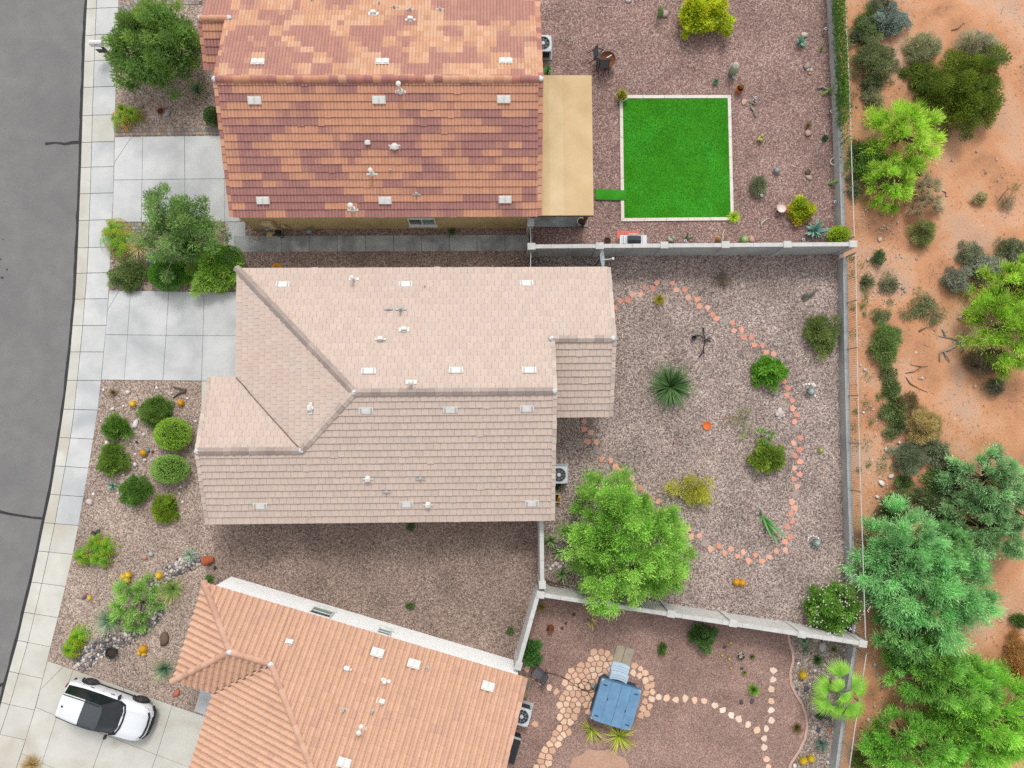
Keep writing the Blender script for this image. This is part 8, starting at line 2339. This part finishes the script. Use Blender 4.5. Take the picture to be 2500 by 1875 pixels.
for (c, r, x, y, rx, ry, h, n_, cl, c1, c2, lab) in ((3, 3, 1480, 800, 210, 150, 2.9, 5600, 60, S(106, 186, 88), S(140, 210, 110), 'mesquite crown bridging the teal and light green ones'), (3, 3, 1780, 1080, 230, 200, 3.2, 6400, 70, S(108, 190, 72), S(142, 214, 94), 'mesquite crown right of the light green one'),
        (3, 3, 1680, 1480, 240, 190, 3.2, 6400, 70, S(110, 194, 66), S(144, 214, 90), 'mesquite crown at the bottom edge, centre of the thicket'), (3, 2, 1640, 1380, 210, 170, 3.2, 5600, 60, S(112, 190, 106), S(146, 212, 132), 'mesquite crown between the teal and grey-green ones'),
        (3, 3, 1290, 60, 200, 200, 3.0, 5000, 56, S(112, 196, 116), S(146, 216, 140), 'teal mesquite crown leaning toward the fence'), (3, 2, 2130, 1060, 150, 200, 3.4, 4600, 50, S(120, 182, 114), S(148, 202, 138), 'mesquite crown cut by the right edge of the picture')):
    dbush(lab, c, r, x, y, rx, ry, h, c1, c2, 'feather', 'mesquite', tuft=.26, leaf=(0.20, 0.022), twigs=16, twig_mat=m_limb, n=n_, clumps=cl, group=GM)
# dry litter: short twigs strewn over the sand
tl_ = Leaves(); R_ = np.random.default_rng(90); n = 5200
P_ = np.stack([R_.uniform(18.5, 30, n), R_.uniform(-19, 23, n), np.full(n, DZ + .06)], 1)
keep = (np.sin(P_[:, 0] * .9 + np.sin(P_[:, 1] * .7) * 2) + np.sin(P_[:, 1] * 1.1 + 1)) > R_.uniform(-1.2, 1.6, n)
P_ = P_[keep]; n = len(P_); a_ = R_.uniform(0, 6.28, n)
P_[:, 2] = DZ + mounds(P_[:, 0], P_[:, 1]) * np.clip(P_[:, 0] - 18.5, 0, 2) / 2 + .015
tl_.add(P_, np.stack([np.cos(a_), np.sin(a_), np.zeros(n)], 1), R_.uniform(.06, .30, n), .018, colv(S(104, 86, 72), n, R_, .4, .1) / GAIN, .95, R_)
tag(tl_.build('dry_litter', m_blade, None, (0, 0, 0)), kind='stuff')
# further scrub along the desert edge
for (c, r, x, y, rx, ry, h, c1, lab) in ((3, 1, 1010, 740, 40, 50, .3, S(120, 140, 96), 'small grey-green weed beside the fence rail, upper'), (3, 1, 1175, 780, 55, 60, .3, S(132, 146, 108), 'low grey weeds in the pale wash'),
        (3, 1, 1200, 1580, 60, 70, .4, S(112, 140, 84), 'weedy clump above the trailing weeds'), (3, 2, 1190, 160, 50, 60, .3, S(110, 144, 80), 'weedy clump at the head of the trailing weeds'), (3, 2, 1250, 430, 50, 75, .3, S(96, 126, 72), 'dark weeds between path and straw bush'),
        (3, 2, 1190, 500, 45, 45, .3, S(126, 152, 96), 'pale weeds below the straw bush'), (3, 2, 1430, 600, 60, 50, .5, S(120, 140, 100), 'grey weeds right below the straw bush'), (3, 2, 1440, 990, 80, 70, .4, S(110, 136, 84), 'low green scrub between the dull bush and leafy weeds'),
        (3, 2, 1640, 960, 70, 70, .5, S(96, 118, 70), 'dark scrub at the edge of the grey-green mesquite'), (3, 2, 1600, 1180, 80, 80, .6, S(84, 112, 62), 'dark undergrowth between the two mesquites'), (3, 3, 1260, 860, 80, 80, .6, S(88, 120, 62), 'dark scrub below the small teal mesquite'),
        (3, 3, 1120, 1480, 60, 60, .4, S(96, 130, 60), 'scrub left of the bright green mesquite'), (3, 0, 930, 260, 50, 60, .5, S(120, 146, 104), 'grey-green weed left of the weedy shrub'), (3, 0, 1290, 560, 36, 36, .3, S(110, 140, 60), 'small green tuft left of the big creosote'),
        (3, 0, 1420, 560, 90, 110, 1.0, S(104, 136, 44), 'olive shoulder of brush left of the big creosote'), (3, 0, 940, 1200, 60, 120, .6, S(104, 140, 70), 'weeds between the vine fence and the palo verde'), (3, 0, 900, 1440, 45, 90, .4, S(118, 144, 92), 'sparse weeds along the fence below the vine'),
        (3, 1, 2130, 560, 70, 60, .6, S(128, 148, 112), 'sage at the right edge above the lime mesquite'), (3, 1, 1840, 1000, 60, 50, .3, S(110, 100, 70), 'dry brown litter on the dark soil by the lime mesquite')):
    dbush(lab, c, r, x, y, rx, ry, h, c1, None, leaf=(.10, .03), fill=.85)
# tiny weeds scattered between fence and desert
wl = Leaves(); R_ = np.random.default_rng(88)
spots = [Z(3, 1, x, y) for x, y in ((880, 575), (880, 690), (890, 945), (965, 945), (970, 620), (985, 830), (968, 795), (885, 1145), (980, 900), (975, 1000), (1000, 1480), (1140, 1580), (1180, 910), (1090, 1640), (1150, 700), (1180, 1640), (1200, 1580))] + \
        [Z(3, 2, x, y) for x, y in ((1030, 415), (900, 445), (990, 580), (985, 275), (1085, 215), (910, 330), (910, 575), (1010, 745), (935, 778), (1130, 360), (1170, 375), (1145, 475), (1185, 490), (1120, 690), (1090, 770), (1130, 770))] + \
        [Z(3, 0, x, y) for x, y in ((870, 1500), (940, 1330), (985, 1540), (1180, 640), (1260, 550), (1230, 820), (2140, 1450), (870, 820), (900, 720))]
for sp_ in spots:
    q = G(sp_, DZ); n = 60; s_ = R_.uniform(.08, .2)
    p = np.stack([q.x + R_.normal(0, s_, n), q.y + R_.normal(0, s_, n), DZ + R_.uniform(.01, .14, n)], 1)
    wl.add(p, nrm(R_.normal(0, 1, (n, 3)) + np.array([0, 0, .4])), .09, .04, colv(S(112, 150, 84), n, R_, .25), .6, R_)
wo = wl.build('desert_weeds', m_leaf, None, (0, 0, 0))
tag(wo, kind='stuff')
